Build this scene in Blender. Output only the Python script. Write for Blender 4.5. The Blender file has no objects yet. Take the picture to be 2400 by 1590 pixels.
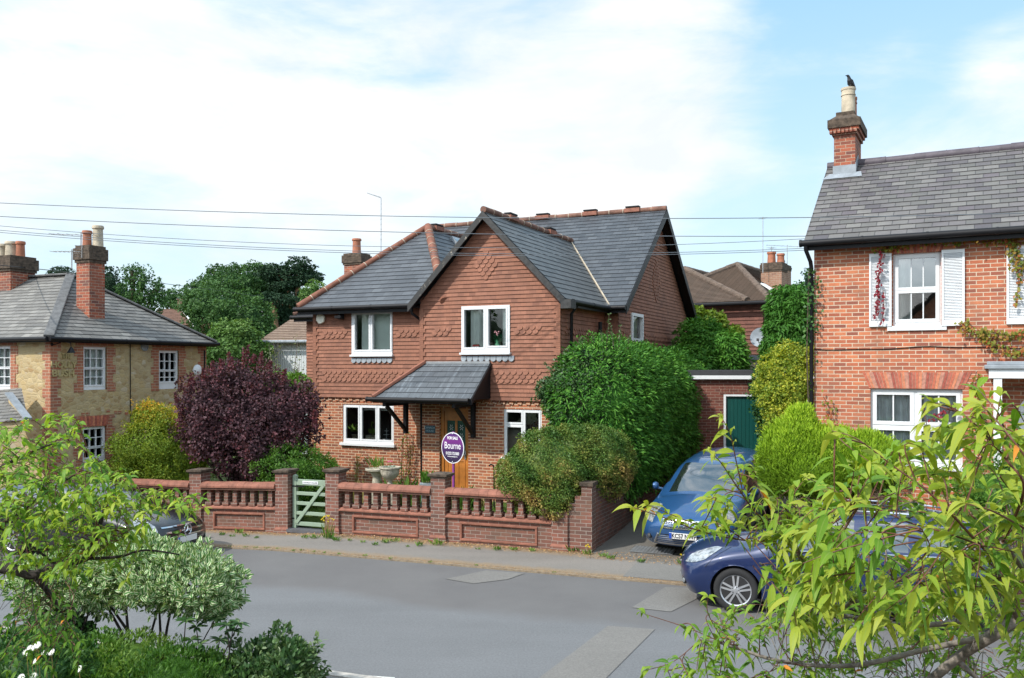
import bpy, math, random
import numpy as np
from mathutils import Vector, Matrix
R = math.radians
rng = np.random.default_rng(7)
random.seed(7)
scene = bpy.context.scene
COL = scene.collection
FL, HZ, EYE, CX = 2050.0, 862.0, 3.65, 1200.0   # focal length (px of the 2400 px frame), horizon row, eye height, centre column

def W(px, py, y):
    """world point seen at (px, py) at the distance y in front of the camera"""
    return Vector(((px-CX)/FL*y, y, EYE+(HZ-py)/FL*y))
def G(px, py, z=0.0):
    """world point on the level z seen at (px, py)"""
    y = (EYE-z)*FL/(py-HZ)
    return Vector(((px-CX)/FL*y, y, z))

class Frame:
    """a building's own axes: s along the facade to the right, t to the back"""
    def __init__(self, ox, oy, ux, uy):
        n = math.hypot(ux, uy); self.o = (ox, oy); self.u = (ux/n, uy/n); self.w = (-self.u[1], self.u[0])
        self.ang = math.atan2(self.u[1], self.u[0])
    def xy(self, s, t):
        return (self.o[0]+s*self.u[0]+t*self.w[0], self.o[1]+s*self.u[1]+t*self.w[1])
    def p(self, s, t, z=0.0):
        x, y = self.xy(s, t); return Vector((x, y, z))
    def s(self, px, t):
        k = (px-CX)/FL
        ax = self.o[0]+t*self.w[0]; ay = self.o[1]+t*self.w[1]
        return (k*ay-ax)/(self.u[0]-k*self.u[1])
    def t(self, px, s):
        k = (px-CX)/FL
        ax = self.o[0]+s*self.u[0]; ay = self.o[1]+s*self.u[1]
        return (k*ay-ax)/(self.w[0]-k*self.w[1])
    def z(self, py, s, t):
        return EYE+(HZ-py)/FL*self.xy(s, t)[1]
    def loc(self, v):
        dx, dy = v[0]-self.o[0], v[1]-self.o[1]
        return (dx*self.u[0]+dy*self.u[1], dx*self.w[0]+dy*self.w[1])

def tag(o, label=None, cat=None, group=None, kind=None):
    if label: o['label'] = label
    if cat: o['category'] = cat
    if group: o['group'] = group
    if kind: o['kind'] = kind
    return o
def thing(name, label, cat, loc=(0, 0, 0), rotz=0.0, group=None, rot=None):
    o = bpy.data.objects.new(name, None); COL.objects.link(o)
    o.empty_display_size = 0.3
    o.location = loc; o.rotation_euler = rot if rot else (0, 0, rotz)
    return tag(o, label, cat, group)
def copy_tree(o, parent=None):
    c = o.copy(); COL.objects.link(c); c.parent = parent
    for ch in list(o.children): copy_tree(ch, c)
    return c

def auto_uv(me, given=None):
    nv = len(me.vertices); co = np.empty(nv*3, np.float32); me.vertices.foreach_get('co', co); co = co.reshape(-1, 3)
    uv = me.uv_layers.new(name='UVMap')
    out = np.empty((len(me.loops), 2), np.float32)
    for p in me.polygons:
        n = p.normal
        if abs(n.z) > 0.98: h = Vector((1, 0, 0)); v = Vector((0, 1, 0))
        else:
            h = Vector((-n.y, n.x, 0)).normalized(); v = n.cross(h)
            if v.z < 0: v = -v
        for li in p.loop_indices:
            c = co[me.loops[li].vertex_index]
            out[li, 0] = c[0]*h.x+c[1]*h.y; out[li, 1] = c[0]*v.x+c[1]*v.y+c[2]*v.z
    for fi, q in (given or {}).items():
        p = me.polygons[fi]
        for k, li in enumerate(p.loop_indices): out[li] = q[k]
    uv.data.foreach_set('uv', out.ravel())

class MB:
    def __init__(self): self.v = []; self.f = []; self.m = []; self.cm = 0; self.uv = {}
    def add(self, pts, faces):
        b = len(self.v); self.v += [tuple(p) for p in pts]; self.f += [tuple(b+i for i in f) for f in faces]
        self.m += [self.cm]*len(faces); return self
    def poly(self, *pts): return self.add(pts, [tuple(range(len(pts)))])
    def box(self, x0, x1, y0, y1, z0, z1):
        if x0 > x1: x0, x1 = x1, x0
        if y0 > y1: y0, y1 = y1, y0
        if z0 > z1: z0, z1 = z1, z0
        return self.add([(x0,y0,z0),(x1,y0,z0),(x1,y1,z0),(x0,y1,z0),(x0,y0,z1),(x1,y0,z1),(x1,y1,z1),(x0,y1,z1)],
                        [(0,3,2,1),(4,5,6,7),(0,1,5,4),(1,2,6,5),(2,3,7,6),(3,0,4,7)])
    def prism(self, poly, ext):
        """poly: 3-D points of a flat outline; ext: extrusion vector"""
        n = len(poly); e = Vector(ext); a = [Vector(p) for p in poly]; nn = Vector((0,0,0))
        for i in range(n): nn += a[i].cross(a[(i+1) % n])
        if nn.dot(e) > 0: a.reverse()
        return self.add(a+[p+e for p in a], [tuple(range(n)), tuple(range(2*n-1, n-1, -1))]+[(i, n+i, n+(i+1) % n, (i+1) % n) for i in range(n)])
    def beam(self, p0, p1, w, h, up=(0, 0, 1)):
        p0, p1 = Vector(p0), Vector(p1); d = (p1-p0).normalized(); s = d.cross(Vector(up))
        if s.length < 1e-4: s = d.cross(Vector((0, 1, 0)))
        s.normalize(); u = s.cross(d)
        q = [s*w/2+u*h/2, -s*w/2+u*h/2, -s*w/2-u*h/2, s*w/2-u*h/2]
        return self.prism([p0+a for a in q], p1-p0)
    def cyl(self, p0, p1, r0, r1=None, n=12, caps=True): return self.tube([p0, p1], [r0, r0 if r1 is None else r1], n, caps)
    def tube(self, pts, rad, n=8, caps=True):
        pts = [Vector(p) for p in pts]; k = len(pts)
        if not hasattr(rad, '__len__'): rad = [rad]*k
        V = []; ref = None
        for i, p in enumerate(pts):
            d = (pts[min(i+1, k-1)]-pts[max(i-1, 0)])
            d = d.normalized() if d.length > 1e-9 else Vector((0, 0, 1))
            if ref is None: ref = Vector((0, 0, 1)) if abs(d.z) < 0.9 else Vector((1, 0, 0))
            a = (ref-d*ref.dot(d)).normalized(); b = d.cross(a); ref = a
            for j in range(n):
                th = 2*math.pi*j/n; V.append(p+(a*math.cos(th)+b*math.sin(th))*rad[i])
        Fc = [(i*n+j, i*n+(j+1) % n, (i+1)*n+(j+1) % n, (i+1)*n+j) for i in range(k-1) for j in range(n)]
        if caps: Fc += [tuple(range(n-1, -1, -1)), tuple((k-1)*n+j for j in range(n))]
        return self.add(V, Fc)
    def lathe(self, prof, c=(0, 0, 0), n=20, axis='z'):
        V = []
        for r, h in prof:
            for j in range(n):
                a = 2*math.pi*j/n; x, y = r*math.cos(a), r*math.sin(a)
                V.append((c[0]+x, c[1]+y, c[2]+h) if axis == 'z' else (c[0]+x, c[1]+h, c[2]-y))
        k = len(prof)
        Fc = [(i*n+j, i*n+(j+1) % n, (i+1)*n+(j+1) % n, (i+1)*n+j) for i in range(k-1) for j in range(n)]
        Fc += [tuple(range(n-1, -1, -1)), tuple((k-1)*n+j for j in range(n))]
        return self.add(V, Fc)
    def sheet(self, O, U, V, span, bands, holes=(), ch=None, d=0.0, th=0.0):
        """flat wall or roof slope: O + x*U + y*V; span(y)->(x0,x1); ch: course height, d: how far each course stands out at its foot"""
        O, U, V = Vector(O), Vector(U), Vector(V); N = U.cross(V).normalized()
        y0, y1 = bands
        ys = {round(y0, 4), round(y1, 4)}
        if ch:
            k = 0
            while y0+k*ch < y1: ys.add(round(y0+k*ch, 4)); k += 1
        base = sorted(ys)
        for h in holes:
            for e in (h[2], h[3]):
                if y0 < e < y1: ys.add(round(e, 4))
        ys = sorted(ys)
        def off(y):
            if not ch: return 0.0
            f = ((y-y0) / ch) % 1.0
            return d*(1-f)
        for a, b in zip(ys[:-1], ys[1:]):
            if b-a < 1e-4: continue
            la, ra = span(a); lb, rb = span(b)
            if ra-la <= 0.001 and rb-lb <= 0.001: continue
            mid = (a+b)/2; cuts = sorted([(h[0], h[1]) for h in holes if h[2] < mid < h[3]])
            segs = []; cl = (la, lb)
            for h0, h1 in cuts:
                if h0 > max(cl)+1e-4: segs.append((cl[0], h0, cl[1], h0))
                cl = (max(h1, cl[0]), max(h1, cl[1]))
            if ra > cl[0]+1e-4 or rb > cl[1]+1e-4: segs.append((cl[0], max(ra, cl[0]), cl[1], max(rb, cl[1])))
            oa = off(a+1e-5); ob = off(b-1e-5)
            for x0, x1, x2, x3 in segs:
                p = [O+U*x0+V*a+N*oa, O+U*x1+V*a+N*oa, O+U*x3+V*b+N*ob, O+U*x2+V*b+N*ob]
                self.uv[len(self.f)] = [(x0+3.3, a-y0), (x1+3.3, a-y0), (x3+3.3, b-y0), (x2+3.3, b-y0)]; self.poly(*p)
                if ch and d > 0 and oa > d*0.9:
                    self.poly(O+U*x0+V*a, O+U*x1+V*a, p[1], p[0])
        return self
    def build(self, name, mat, parent=None, smooth=False, bevel=0.0, loc=None, uv=True, kind=None):
        me = bpy.data.meshes.new(name); me.from_pydata(self.v, [], self.f); me.update()
        if uv: auto_uv(me, self.uv)
        for m in (mat if isinstance(mat, (list, tuple)) else [mat]): me.materials.append(m)
        if any(self.m): me.polygons.foreach_set('material_index', self.m)
        o = bpy.data.objects.new(name, me); COL.objects.link(o)
        if loc is not None: o.location = loc
        if parent is not None: o.parent = parent
        if smooth:
            me.polygons.foreach_set('use_smooth', [True]*len(me.polygons))
            me.set_sharp_from_angle(angle=R(smooth if smooth > 1 else 40))
        if bevel:
            b = o.modifiers.new('bevel', 'BEVEL'); b.width = bevel; b.segments = 2; b.limit_method = 'ANGLE'; b.angle_limit = R(40)
        if kind: o['kind'] = kind
        return o

def np_mesh(name, V, F, mat, parent=None, attr=None, smooth=False):
    V = np.ascontiguousarray(V, np.float32); F = np.ascontiguousarray(F, np.int32)
    me = bpy.data.meshes.new(name); n, k = F.shape
    me.vertices.add(len(V)); me.vertices.foreach_set('co', V.ravel())
    me.loops.add(n*k); me.loops.foreach_set('vertex_index', F.ravel())
    me.polygons.add(n); me.polygons.foreach_set('loop_start', np.arange(0, n*k, k, dtype=np.int32))
    if attr is not None:
        a = me.color_attributes.new(name='leaf', type='FLOAT_COLOR', domain='POINT')
        c = np.ones((len(V), 4), np.float32); c[:, :3] = attr; a.data.foreach_set('color', c.ravel())
    if smooth: me.polygons.foreach_set('use_smooth', np.ones(n, bool))
    me.update(calc_edges=True); me.validate()
    me.materials.append(mat)
    o = bpy.data.objects.new(name, me); COL.objects.link(o)
    if parent is not None: o.parent = parent
    return o

# ---------- materials ----------
class NT:
    def __init__(self, name):
        self.m = bpy.data.materials.new(name); self.m.use_nodes = True; self.t = self.m.node_tree
        self.b = self.t.nodes['Principled BSDF']; self.out = self.t.nodes['Material Output']
    def n(self, typ, **kw):
        nd = self.t.nodes.new(typ)
        for k, v in kw.items():
            if k.startswith('i_'):
                key = k[2:]
                key = int(key) if key.isdigit() else key.replace('_', ' ')
                nd.inputs[key].default_value = v
            else: setattr(nd, k, v)
        return nd
    def l(self, a, b): self.t.links.new(a, b)
    def noise(self, scale, detail=4, rough=0.6, vec=None, dist=0.0):
        nd = self.n('ShaderNodeTexNoise'); nd.inputs['Scale'].default_value = scale; nd.inputs['Detail'].default_value = detail
        nd.inputs['Roughness'].default_value = rough; nd.inputs['Distortion'].default_value = dist
        if vec is None: vec = self.obj()
        self.l(vec, nd.inputs['Vector']); return nd.outputs['Fac']
    def obj(self):
        if not hasattr(self, '_tc'): self._tc = self.n('ShaderNodeTexCoord')
        return self._tc.outputs['Object']
    def uvc(self):
        self.obj(); return self._tc.outputs['UV']
    def mapv(self, vec, scale=(1, 1, 1), loc=(0, 0, 0), rot=(0, 0, 0)):
        m = self.n('ShaderNodeMapping'); m.inputs['Scale'].default_value = scale; m.inputs['Location'].default_value = loc
        m.inputs['Rotation'].default_value = rot; self.l(vec, m.inputs['Vector']); return m.outputs['Vector']
    def ramp(self, fac, stops, interp='LINEAR'):
        r = self.n('ShaderNodeValToRGB'); e = r.color_ramp; e.interpolation = interp
        while len(e.elements) < len(stops): e.elements.new(0.5)
        for el, (p, c) in zip(e.elements, stops): el.position = p; el.color = (*c, 1) if len(c) == 3 else c
        self.l(fac, r.inputs['Fac']); return r.outputs['Color']
    def mix(self, fac, a, b, mode='MIX'):
        m = self.n('ShaderNodeMix', data_type='RGBA', blend_type=mode)
        for sock, val in ((m.inputs['Factor'], fac), (m.inputs['A'], a), (m.inputs['B'], b)):
            pass
        ins = {'f': m.inputs[0], 'a': m.inputs[6], 'b': m.inputs[7]}
        for key, val in (('f', fac), ('a', a), ('b', b)):
            if isinstance(val, bpy.types.NodeSocket): self.l(val, ins[key])
            else: ins[key].default_value = val if key == 'f' else ((*val, 1) if len(val) == 3 else val)
        return m.outputs[2]
    def math(self, op, a, b=0.0, c=None):
        m = self.n('ShaderNodeMath', operation=op)
        for i, val in enumerate((a, b) if c is None else (a, b, c)):
            if isinstance(val, bpy.types.NodeSocket): self.l(val, m.inputs[i])
            else: m.inputs[i].default_value = val
        return m.outputs[0]
    def rng_map(self, v, a, b, c, d):
        m = self.n('ShaderNodeMapRange'); self.l(v, m.inputs[0])
        for i, x in enumerate((a, b, c, d)): m.inputs[i+1].default_value = x
        return m.outputs[0]
    def bump(self, h, strength=0.3, dist=0.01):
        b = self.n('ShaderNodeBump'); b.inputs['Strength'].default_value = strength; b.inputs['Distance'].default_value = dist
        self.l(h, b.inputs['Height']); self.l(b.outputs['Normal'], self.b.inputs['Normal']); return b
    def col(self, c):
        if isinstance(c, bpy.types.NodeSocket): self.l(c, self.b.inputs['Base Color'])
        else: self.b.inputs['Base Color'].default_value = (*c, 1)
    def set(self, **kw):
        for k, v in kw.items(): self.b.inputs[k.replace('_', ' ')].default_value = v
        return self

def plain(name, c, rough=0.6, metal=0.0, var=0.15, scale=6.0, bump=0.0, bscale=60.0, coat=0.0, spec=None):
    t = NT(name); f = t.noise(scale, 5)
    hi = tuple(min(1, x*(1+var)) for x in c); lo = tuple(x*(1-var) for x in c)
    t.col(t.ramp(f, [(0.3, lo), (0.7, hi)])); t.set(Roughness=rough, Metallic=metal)
    if spec is not None: t.b.inputs['Specular IOR Level'].default_value = spec
    if coat: t.b.inputs['Coat Weight'].default_value = coat; t.b.inputs['Coat Roughness'].default_value = 0.04
    if bump: t.bump(t.noise(bscale, 4), bump, 0.01)
    return t.m

def brickwork(name, cols, mortar, bw=0.225, bh=0.075, mo=0.011, stain=None, bump=0.5, rough=0.85, seed=0.0, freq=2, stain_amt=0.6, wscale=1.3, off=0.5):
    t = NT(name); vec = t.mapv(t.uvc(), loc=(seed, 0, 0))
    # slight waver so that courses are not ruler-straight
    nz = t.n('ShaderNodeTexNoise'); nz.inputs['Scale'].default_value = 1.7; t.l(vec, nz.inputs['Vector'])
    sub = t.n('ShaderNodeVectorMath', operation='SUBTRACT'); t.l(nz.outputs['Color'], sub.inputs[0]); sub.inputs[1].default_value = (0.5, 0.5, 0.5)
    mul = t.n('ShaderNodeVectorMath', operation='SCALE'); t.l(sub.outputs[0], mul.inputs[0]); mul.inputs['Scale'].default_value = 0.012
    ad = t.n('ShaderNodeVectorMath', operation='ADD'); t.l(vec, ad.inputs[0]); t.l(mul.outputs[0], ad.inputs[1])
    b = t.n('ShaderNodeTexBrick', offset=off, offset_frequency=freq, squash=1.0, squash_frequency=2)
    t.l(ad.outputs[0], b.inputs['Vector'])
    for k, v in (('Color1', (0, 0, 0, 1)), ('Color2', (1, 1, 1, 1)), ('Mortar', (0.5, 0.5, 0.5, 1)), ('Scale', 1.0), ('Mortar Size', mo/2), ('Mortar Smooth', 0.15), ('Bias', 0.0), ('Brick Width', bw), ('Row Height', bh)):
        b.inputs[k].default_value = v
    k = len(cols)
    c = t.ramp(b.outputs['Color'], [(0.02+0.96*i/(k-1), cols[i]) for i in range(k)])
    f = t.noise(9, 5); c = t.mix(t.rng_map(f, 0.3, 0.7, 0.0, 0.35), c, tuple(x*0.7 for x in cols[0]))
    mm = t.mix(t.noise(5, 3), mortar, tuple(x*0.7 for x in mortar))
    c = t.mix(b.outputs['Fac'], c, mm)
    if stain:
        sf = t.noise(wscale, 6, 0.65, dist=0.4); c = t.mix(t.rng_map(sf, 0.45, 0.72, 0.0, stain_amt), c, stain)
    t.col(c); t.set(Roughness=rough)
    h = t.math('ADD', t.math('MULTIPLY', t.math('SUBTRACT', 1.0, b.outputs['Fac']), 1.0), t.math('MULTIPLY', t.noise(70, 4), 0.35))
    t.bump(h, bump, 0.012)
    return t.m

def slate(name, cols, bw=0.3, bh=0.2, seed=0.0, lichen=None, rough=0.5, streak=None, edge=(0.02, 0.02, 0.02), st_amt=0.5):
    t = NT(name); vec = t.mapv(t.uvc(), loc=(seed, 0, 0))
    b = t.n('ShaderNodeTexBrick', offset=0.5, offset_frequency=2); t.l(vec, b.inputs['Vector'])
    for k, v in (('Color1', (0, 0, 0, 1)), ('Color2', (1, 1, 1, 1)), ('Mortar', (0.5, 0.5, 0.5, 1)), ('Scale', 1.0), ('Mortar Size', 0.006), ('Mortar Smooth', 0.1), ('Brick Width', bw), ('Row Height', bh)):
        b.inputs[k].default_value = v
    k = len(cols); c = t.ramp(b.outputs['Color'], [(0.03+0.94*i/(k-1), cols[i]) for i in range(k)])
    c = t.mix(t.rng_map(t.noise(3, 5), 0.35, 0.7, 0, 0.4), c, tuple(x*0.75 for x in cols[0]))
    if streak:
        sv = t.mapv(t.uvc(), scale=(9, 0.8, 1)); c = t.mix(t.rng_map(t.noise(1.0, 5, 0.7, vec=sv), 0.52, 0.72, 0, st_amt), c, streak)
    if lichen:
        c = t.mix(t.rng_map(t.noise(14, 8, 0.75), 0.6, 0.68, 0, 0.55), c, lichen)
        c = t.mix(t.rng_map(t.noise(1.1, 6, 0.7), 0.5, 0.75, 0, 0.6), c, tuple(x*0.55 for x in cols[0]))
    c = t.mix(t.math('MULTIPLY', b.outputs['Fac'], 0.9), c, edge)
    t.col(c); t.set(Roughness=rough)
    t.bump(t.math('ADD', t.math('MULTIPLY', b.outputs['Color'], 0.6), t.math('MULTIPLY', t.noise(40, 4), 0.3)), 0.35, 0.01)
    return t.m

def leafmat(name, cols, rough=0.45, trans=0.35, edge=None, edge_at=0.55, vein=None, spec=0.25, gain=1.4):
    cols = [tuple(min(0.9, x*gain) for x in c) for c in cols]; rough = max(rough, 0.48)
    """cols: ramp over the leaf's own random tint; edge: a pale margin (variegated leaves); vein: colour of the midrib"""
    t = NT(name); a = t.n('ShaderNodeAttribute', attribute_name='leaf'); s = t.n('ShaderNodeSeparateColor'); t.l(a.outputs['Color'], s.inputs[0])
    k = len(cols); c = t.ramp(s.outputs[0], [(i/(k-1), cols[i]) for i in range(k)])
    if vein: c = t.mix(t.rng_map(s.outputs[2], 0.0, 0.16, 0.7, 0.0), c, vein)
    if edge: c = t.mix(t.rng_map(s.outputs[2], edge_at, edge_at+0.08, 0.0, 1.0), c, edge)
    t.col(c); t.set(Roughness=rough); t.b.inputs['Specular IOR Level'].default_value = spec
    tr = t.n('ShaderNodeBsdfTranslucent')
    t.l(t.mix(1.0, c, (1.0, 1.0, 0.45), 'MULTIPLY'), tr.inputs['Color'])
    mx = t.n('ShaderNodeMixShader'); mx.inputs[0].default_value = trans
    t.l(t.b.outputs[0], mx.inputs[1]); t.l(tr.outputs[0], mx.inputs[2]); t.l(mx.outputs[0], t.out.inputs['Surface'])
    return t.m

def glassmat(name, tint=(0.9, 0.95, 0.93), refl=0.12):
    t = NT(name); t.t.nodes.remove(t.b)
    tr = t.n('ShaderNodeBsdfTransparent'); tr.inputs[0].default_value = (*tint, 1)
    gl = t.n('ShaderNodeBsdfGlossy'); gl.inputs['Roughness'].default_value = 0.02
    fr = t.n('ShaderNodeFresnel'); fr.inputs[0].default_value = 1.5
    f = t.math('ADD', t.math('MULTIPLY', fr.outputs[0], 1.2), refl)
    nz = t.n('ShaderNodeBump'); nz.inputs['Strength'].default_value = 0.05; nz.inputs['Distance'].default_value = 0.02
    tc = t.n('ShaderNodeTexCoord'); no = t.n('ShaderNodeTexNoise'); no.inputs['Scale'].default_value = 1.5; t.l(tc.outputs['Object'], no.inputs['Vector'])
    t.l(no.outputs[0], nz.inputs['Height']); t.l(nz.outputs[0], gl.inputs['Normal'])
    mx = t.n('ShaderNodeMixShader'); t.l(f, mx.inputs[0]); t.l(tr.outputs[0], mx.inputs[1]); t.l(gl.outputs[0], mx.inputs[2])
    t.l(mx.outputs[0], t.out.inputs['Surface']); return t.m

def carpaint(name, c, flake=0.3, metal=0.3):
    t = NT(name); t.col(t.ramp(t.noise(900, 2), [(0.3, tuple(x*(1-flake) for x in c)), (0.7, tuple(min(1, x*(1+flake)) for x in c))]))
    t.set(Roughness=0.35, Metallic=metal); t.b.inputs['Coat Weight'].default_value = 1.0; t.b.inputs['Coat Roughness'].default_value = 0.03
    return t.m
# ---------- camera ----------
cam = bpy.data.cameras.new('camera'); camo = bpy.data.objects.new('camera', cam); COL.objects.link(camo)
camo.location = (0, 0, EYE); camo.rotation_euler = (R(90), 0, 0)
cam.sensor_fit = 'HORIZONTAL'; cam.sensor_width = 36.0; cam.lens = 36.0*FL/2400.0
cam.shift_y = (HZ-795.0)/2400.0; cam.clip_start = 0.05; cam.clip_end = 3000
scene.camera = camo
scene.render.resolution_x, scene.render.resolution_y = 1024, 678
# ---------- light ----------
SUN_DIR = Vector((-0.74, -0.52, 0.86)).normalized()      # towards the sun: front left, fairly high
elev = math.asin(SUN_DIR.z); az = math.atan2(SUN_DIR.x, SUN_DIR.y)
sl = bpy.data.lights.new('sun', 'SUN'); sl.energy = 2.35; sl.angle = R(0.9); sl.color = (1.0, 0.95, 0.87)
so = bpy.data.objects.new('sun', sl); COL.objects.link(so); so.rotation_euler = SUN_DIR.to_track_quat('Z', 'Y').to_euler(); so.location = (0, 0, 60)
wd = bpy.data.worlds.new('World'); scene.world = wd; wd.use_nodes = True
wt = wd.node_tree; wt.nodes.clear()
def wn(t, **k):
    n = wt.nodes.new(t)
    for a, b in k.items(): setattr(n, a, b)
    return n
sky = wn('ShaderNodeTexSky', sky_type='NISHITA', sun_disc=False, sun_elevation=elev, sun_rotation=az, air_density=1.0, dust_density=0.6, ozone_density=1.5)
tc = wn('ShaderNodeTexCoord'); mp = wn('ShaderNodeMapping'); mp.inputs['Scale'].default_value = (1.0, 1.0, 3.2)
wt.links.new(tc.outputs['Generated'], mp.inputs['Vector'])
def wnoise(scale, det, rough, dist=0.0):
    n = wn('ShaderNodeTexNoise'); n.inputs['Scale'].default_value = scale; n.inputs['Detail'].default_value = det
    n.inputs['Roughness'].default_value = rough; n.inputs['Distortion'].default_value = dist
    wt.links.new(mp.outputs[0], n.inputs['Vector']); return n.outputs['Fac']
def wm(op, a, b=0.0, c=0.0):
    m = wn('ShaderNodeMath', operation=op)
    for i, v in enumerate((a, b, c)):
        if isinstance(v, bpy.types.NodeSocket): wt.links.new(v, m.inputs[i])
        else: m.inputs[i].default_value = v
    return m.outputs[0]
nrm = wn('ShaderNodeVectorMath', operation='NORMALIZE'); wt.links.new(tc.outputs['Generated'], nrm.inputs[0])
def patch(px, py, rad, soft):
    """1 inside a cone of half-angle rad (in degrees) round the direction, 0 outside"""
    d = Vector(((px-CX)/FL, 1.0, (HZ-py)/FL)).normalized()
    dt = wn('ShaderNodeVectorMath', operation='DOT_PRODUCT'); wt.links.new(nrm.outputs[0], dt.inputs[0]); dt.inputs[1].default_value = d
    mr = wn('ShaderNodeMapRange', interpolation_type='SMOOTHSTEP'); wt.links.new(dt.outputs['Value'], mr.inputs[0])
    mr.inputs[1].default_value = math.cos(R(rad+soft)); mr.inputs[2].default_value = math.cos(R(max(rad-soft, 0)))
    mr.inputs[3].default_value = 0; mr.inputs[4].default_value = 1
    return mr.outputs[0]
big = wnoise(1.7, 9, 0.6, 0.3); fine = wnoise(5.0, 9, 0.62, 0.5)
dens = wm('ADD', wm('MULTIPLY', big, 1.9), wm('SUBTRACT', wm('MULTIPLY', fine, 1.1), 0.83))
cov = 0.0
# (column, row, radius, softness, weight): where the sky is clouded over, and where blue shows through
for (px, py, rad, soft, w) in ((650, 170, 12, 7, 0.34), (1450, 250, 7, 5, 0.34), (100, 300, 6, 5, 0.24), (1500, 420, 2.5, 2.5, 0.2), (2180, 330, 4.0, 3.5, 0.42), (2395, 140, 2.0, 2.2, 0.30), (1700, 180, 6, 5, 0.20), (2360, 280, 3, 3, 0.30),
                               (2170, 40, 6.0, 8, -0.55), (2330, 200, 3, 3, -0.25), (960, 240, 3.2, 3.0, -0.12), (20, 70, 3, 3, -0.22), (230, 170, 1.5, 2, -0.14), (1660, 20, 3, 4, -0.18), (1850, 480, 4, 4, -0.2), (300, 600, 5, 3, -0.42), (1000, 620, 5, 3, -0.40), (1650, 600, 4, 3, -0.40), (700, 560, 3, 2, -0.3), (1250, 40, 4, 3, -0.15), (1900, 400, 2.5, 2, -0.15)):
    cov = wm('ADD', wm('MULTIPLY', patch(px, py, rad, soft), w), cov)
dens = wm('ADD', dens, cov)
mask = wn('ShaderNodeMapRange', interpolation_type='SMOOTHSTEP'); wt.links.new(dens, mask.inputs[0])
mask.inputs[1].default_value = 0.30; mask.inputs[2].default_value = 1.22; mask.inputs[3].default_value = 0.0; mask.inputs[4].default_value = 1.0
cl = wn('ShaderNodeMix', data_type='RGBA'); cr = wn('ShaderNodeMapRange'); wt.links.new(wnoise(3.0, 8, 0.6, 0.4), cr.inputs[0])
cr.inputs[1].default_value = 0.35; cr.inputs[2].default_value = 0.62
wt.links.new(cr.outputs[0], cl.inputs[0]); cl.inputs[6].default_value = (0.515, 0.545, 0.575, 1); cl.inputs[7].default_value = (0.64, 0.64, 0.64, 1)
SKY_STR = 0.125
sc_ = wn('ShaderNodeVectorMath', operation='SCALE'); wt.links.new(sky.outputs[0], sc_.inputs[0]); sc_.inputs['Scale'].default_value = SKY_STR
pale = wn('ShaderNodeMix', data_type='RGBA'); pale.inputs[0].default_value = 0.82   # thin high veil
wt.links.new(sc_.outputs[0], pale.inputs[6]); 
sz_ = wn('ShaderNodeSeparateXYZ'); wt.links.new(nrm.outputs[0], sz_.inputs[0]); vr = wn('ShaderNodeValToRGB'); wt.links.new(sz_.outputs[2], vr.inputs[0])
vr.color_ramp.elements[0].position = 0.02; vr.color_ramp.elements[0].color = (0.455, 0.55, 0.60, 1); vr.color_ramp.elements[1].position = 0.42; vr.color_ramp.elements[1].color = (0.23, 0.42, 0.59, 1)
e_ = vr.color_ramp.elements.new(0.2); e_.color = (0.37, 0.52, 0.61, 1); wt.links.new(vr.outputs[0], pale.inputs[7])
mixc = wn('ShaderNodeMix', data_type='RGBA'); wt.links.new(mask.outputs[0], mixc.inputs[0]); wt.links.new(pale.outputs[2], mixc.inputs[6])
# unseen clouds overhead and behind the viewer, brightened towards the sun as added fill light
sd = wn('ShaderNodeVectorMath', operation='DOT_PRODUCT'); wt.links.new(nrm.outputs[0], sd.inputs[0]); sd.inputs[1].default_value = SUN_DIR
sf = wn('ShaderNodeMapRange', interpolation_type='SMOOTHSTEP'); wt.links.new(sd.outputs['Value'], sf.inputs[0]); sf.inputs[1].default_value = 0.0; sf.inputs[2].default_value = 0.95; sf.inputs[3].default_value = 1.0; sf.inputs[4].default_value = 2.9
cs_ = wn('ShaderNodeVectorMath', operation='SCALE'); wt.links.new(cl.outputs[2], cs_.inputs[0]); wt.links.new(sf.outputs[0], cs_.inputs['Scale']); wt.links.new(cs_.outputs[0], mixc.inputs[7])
# Background strength stays in the sky's range: the cloud colour is divided by it
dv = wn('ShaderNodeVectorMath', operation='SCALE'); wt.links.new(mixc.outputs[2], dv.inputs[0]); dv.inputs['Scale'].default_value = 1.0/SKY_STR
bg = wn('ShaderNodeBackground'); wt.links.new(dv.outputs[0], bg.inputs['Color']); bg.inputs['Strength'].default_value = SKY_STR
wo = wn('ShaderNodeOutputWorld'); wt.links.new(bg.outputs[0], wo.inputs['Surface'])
scene.view_settings.view_transform = 'Standard'; scene.view_settings.look = 'None'; scene.view_settings.exposure = 0.85; scene.view_settings.gamma = 1.0
scene.cycles.max_bounces = 8; scene.cycles.transparent_max_bounces = 24; scene.cycles.use_denoising = True
scene.cycles.caustics_reflective = False; scene.cycles.caustics_refractive = False; scene.cycles.sample_clamp_indirect = 4.0

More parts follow.
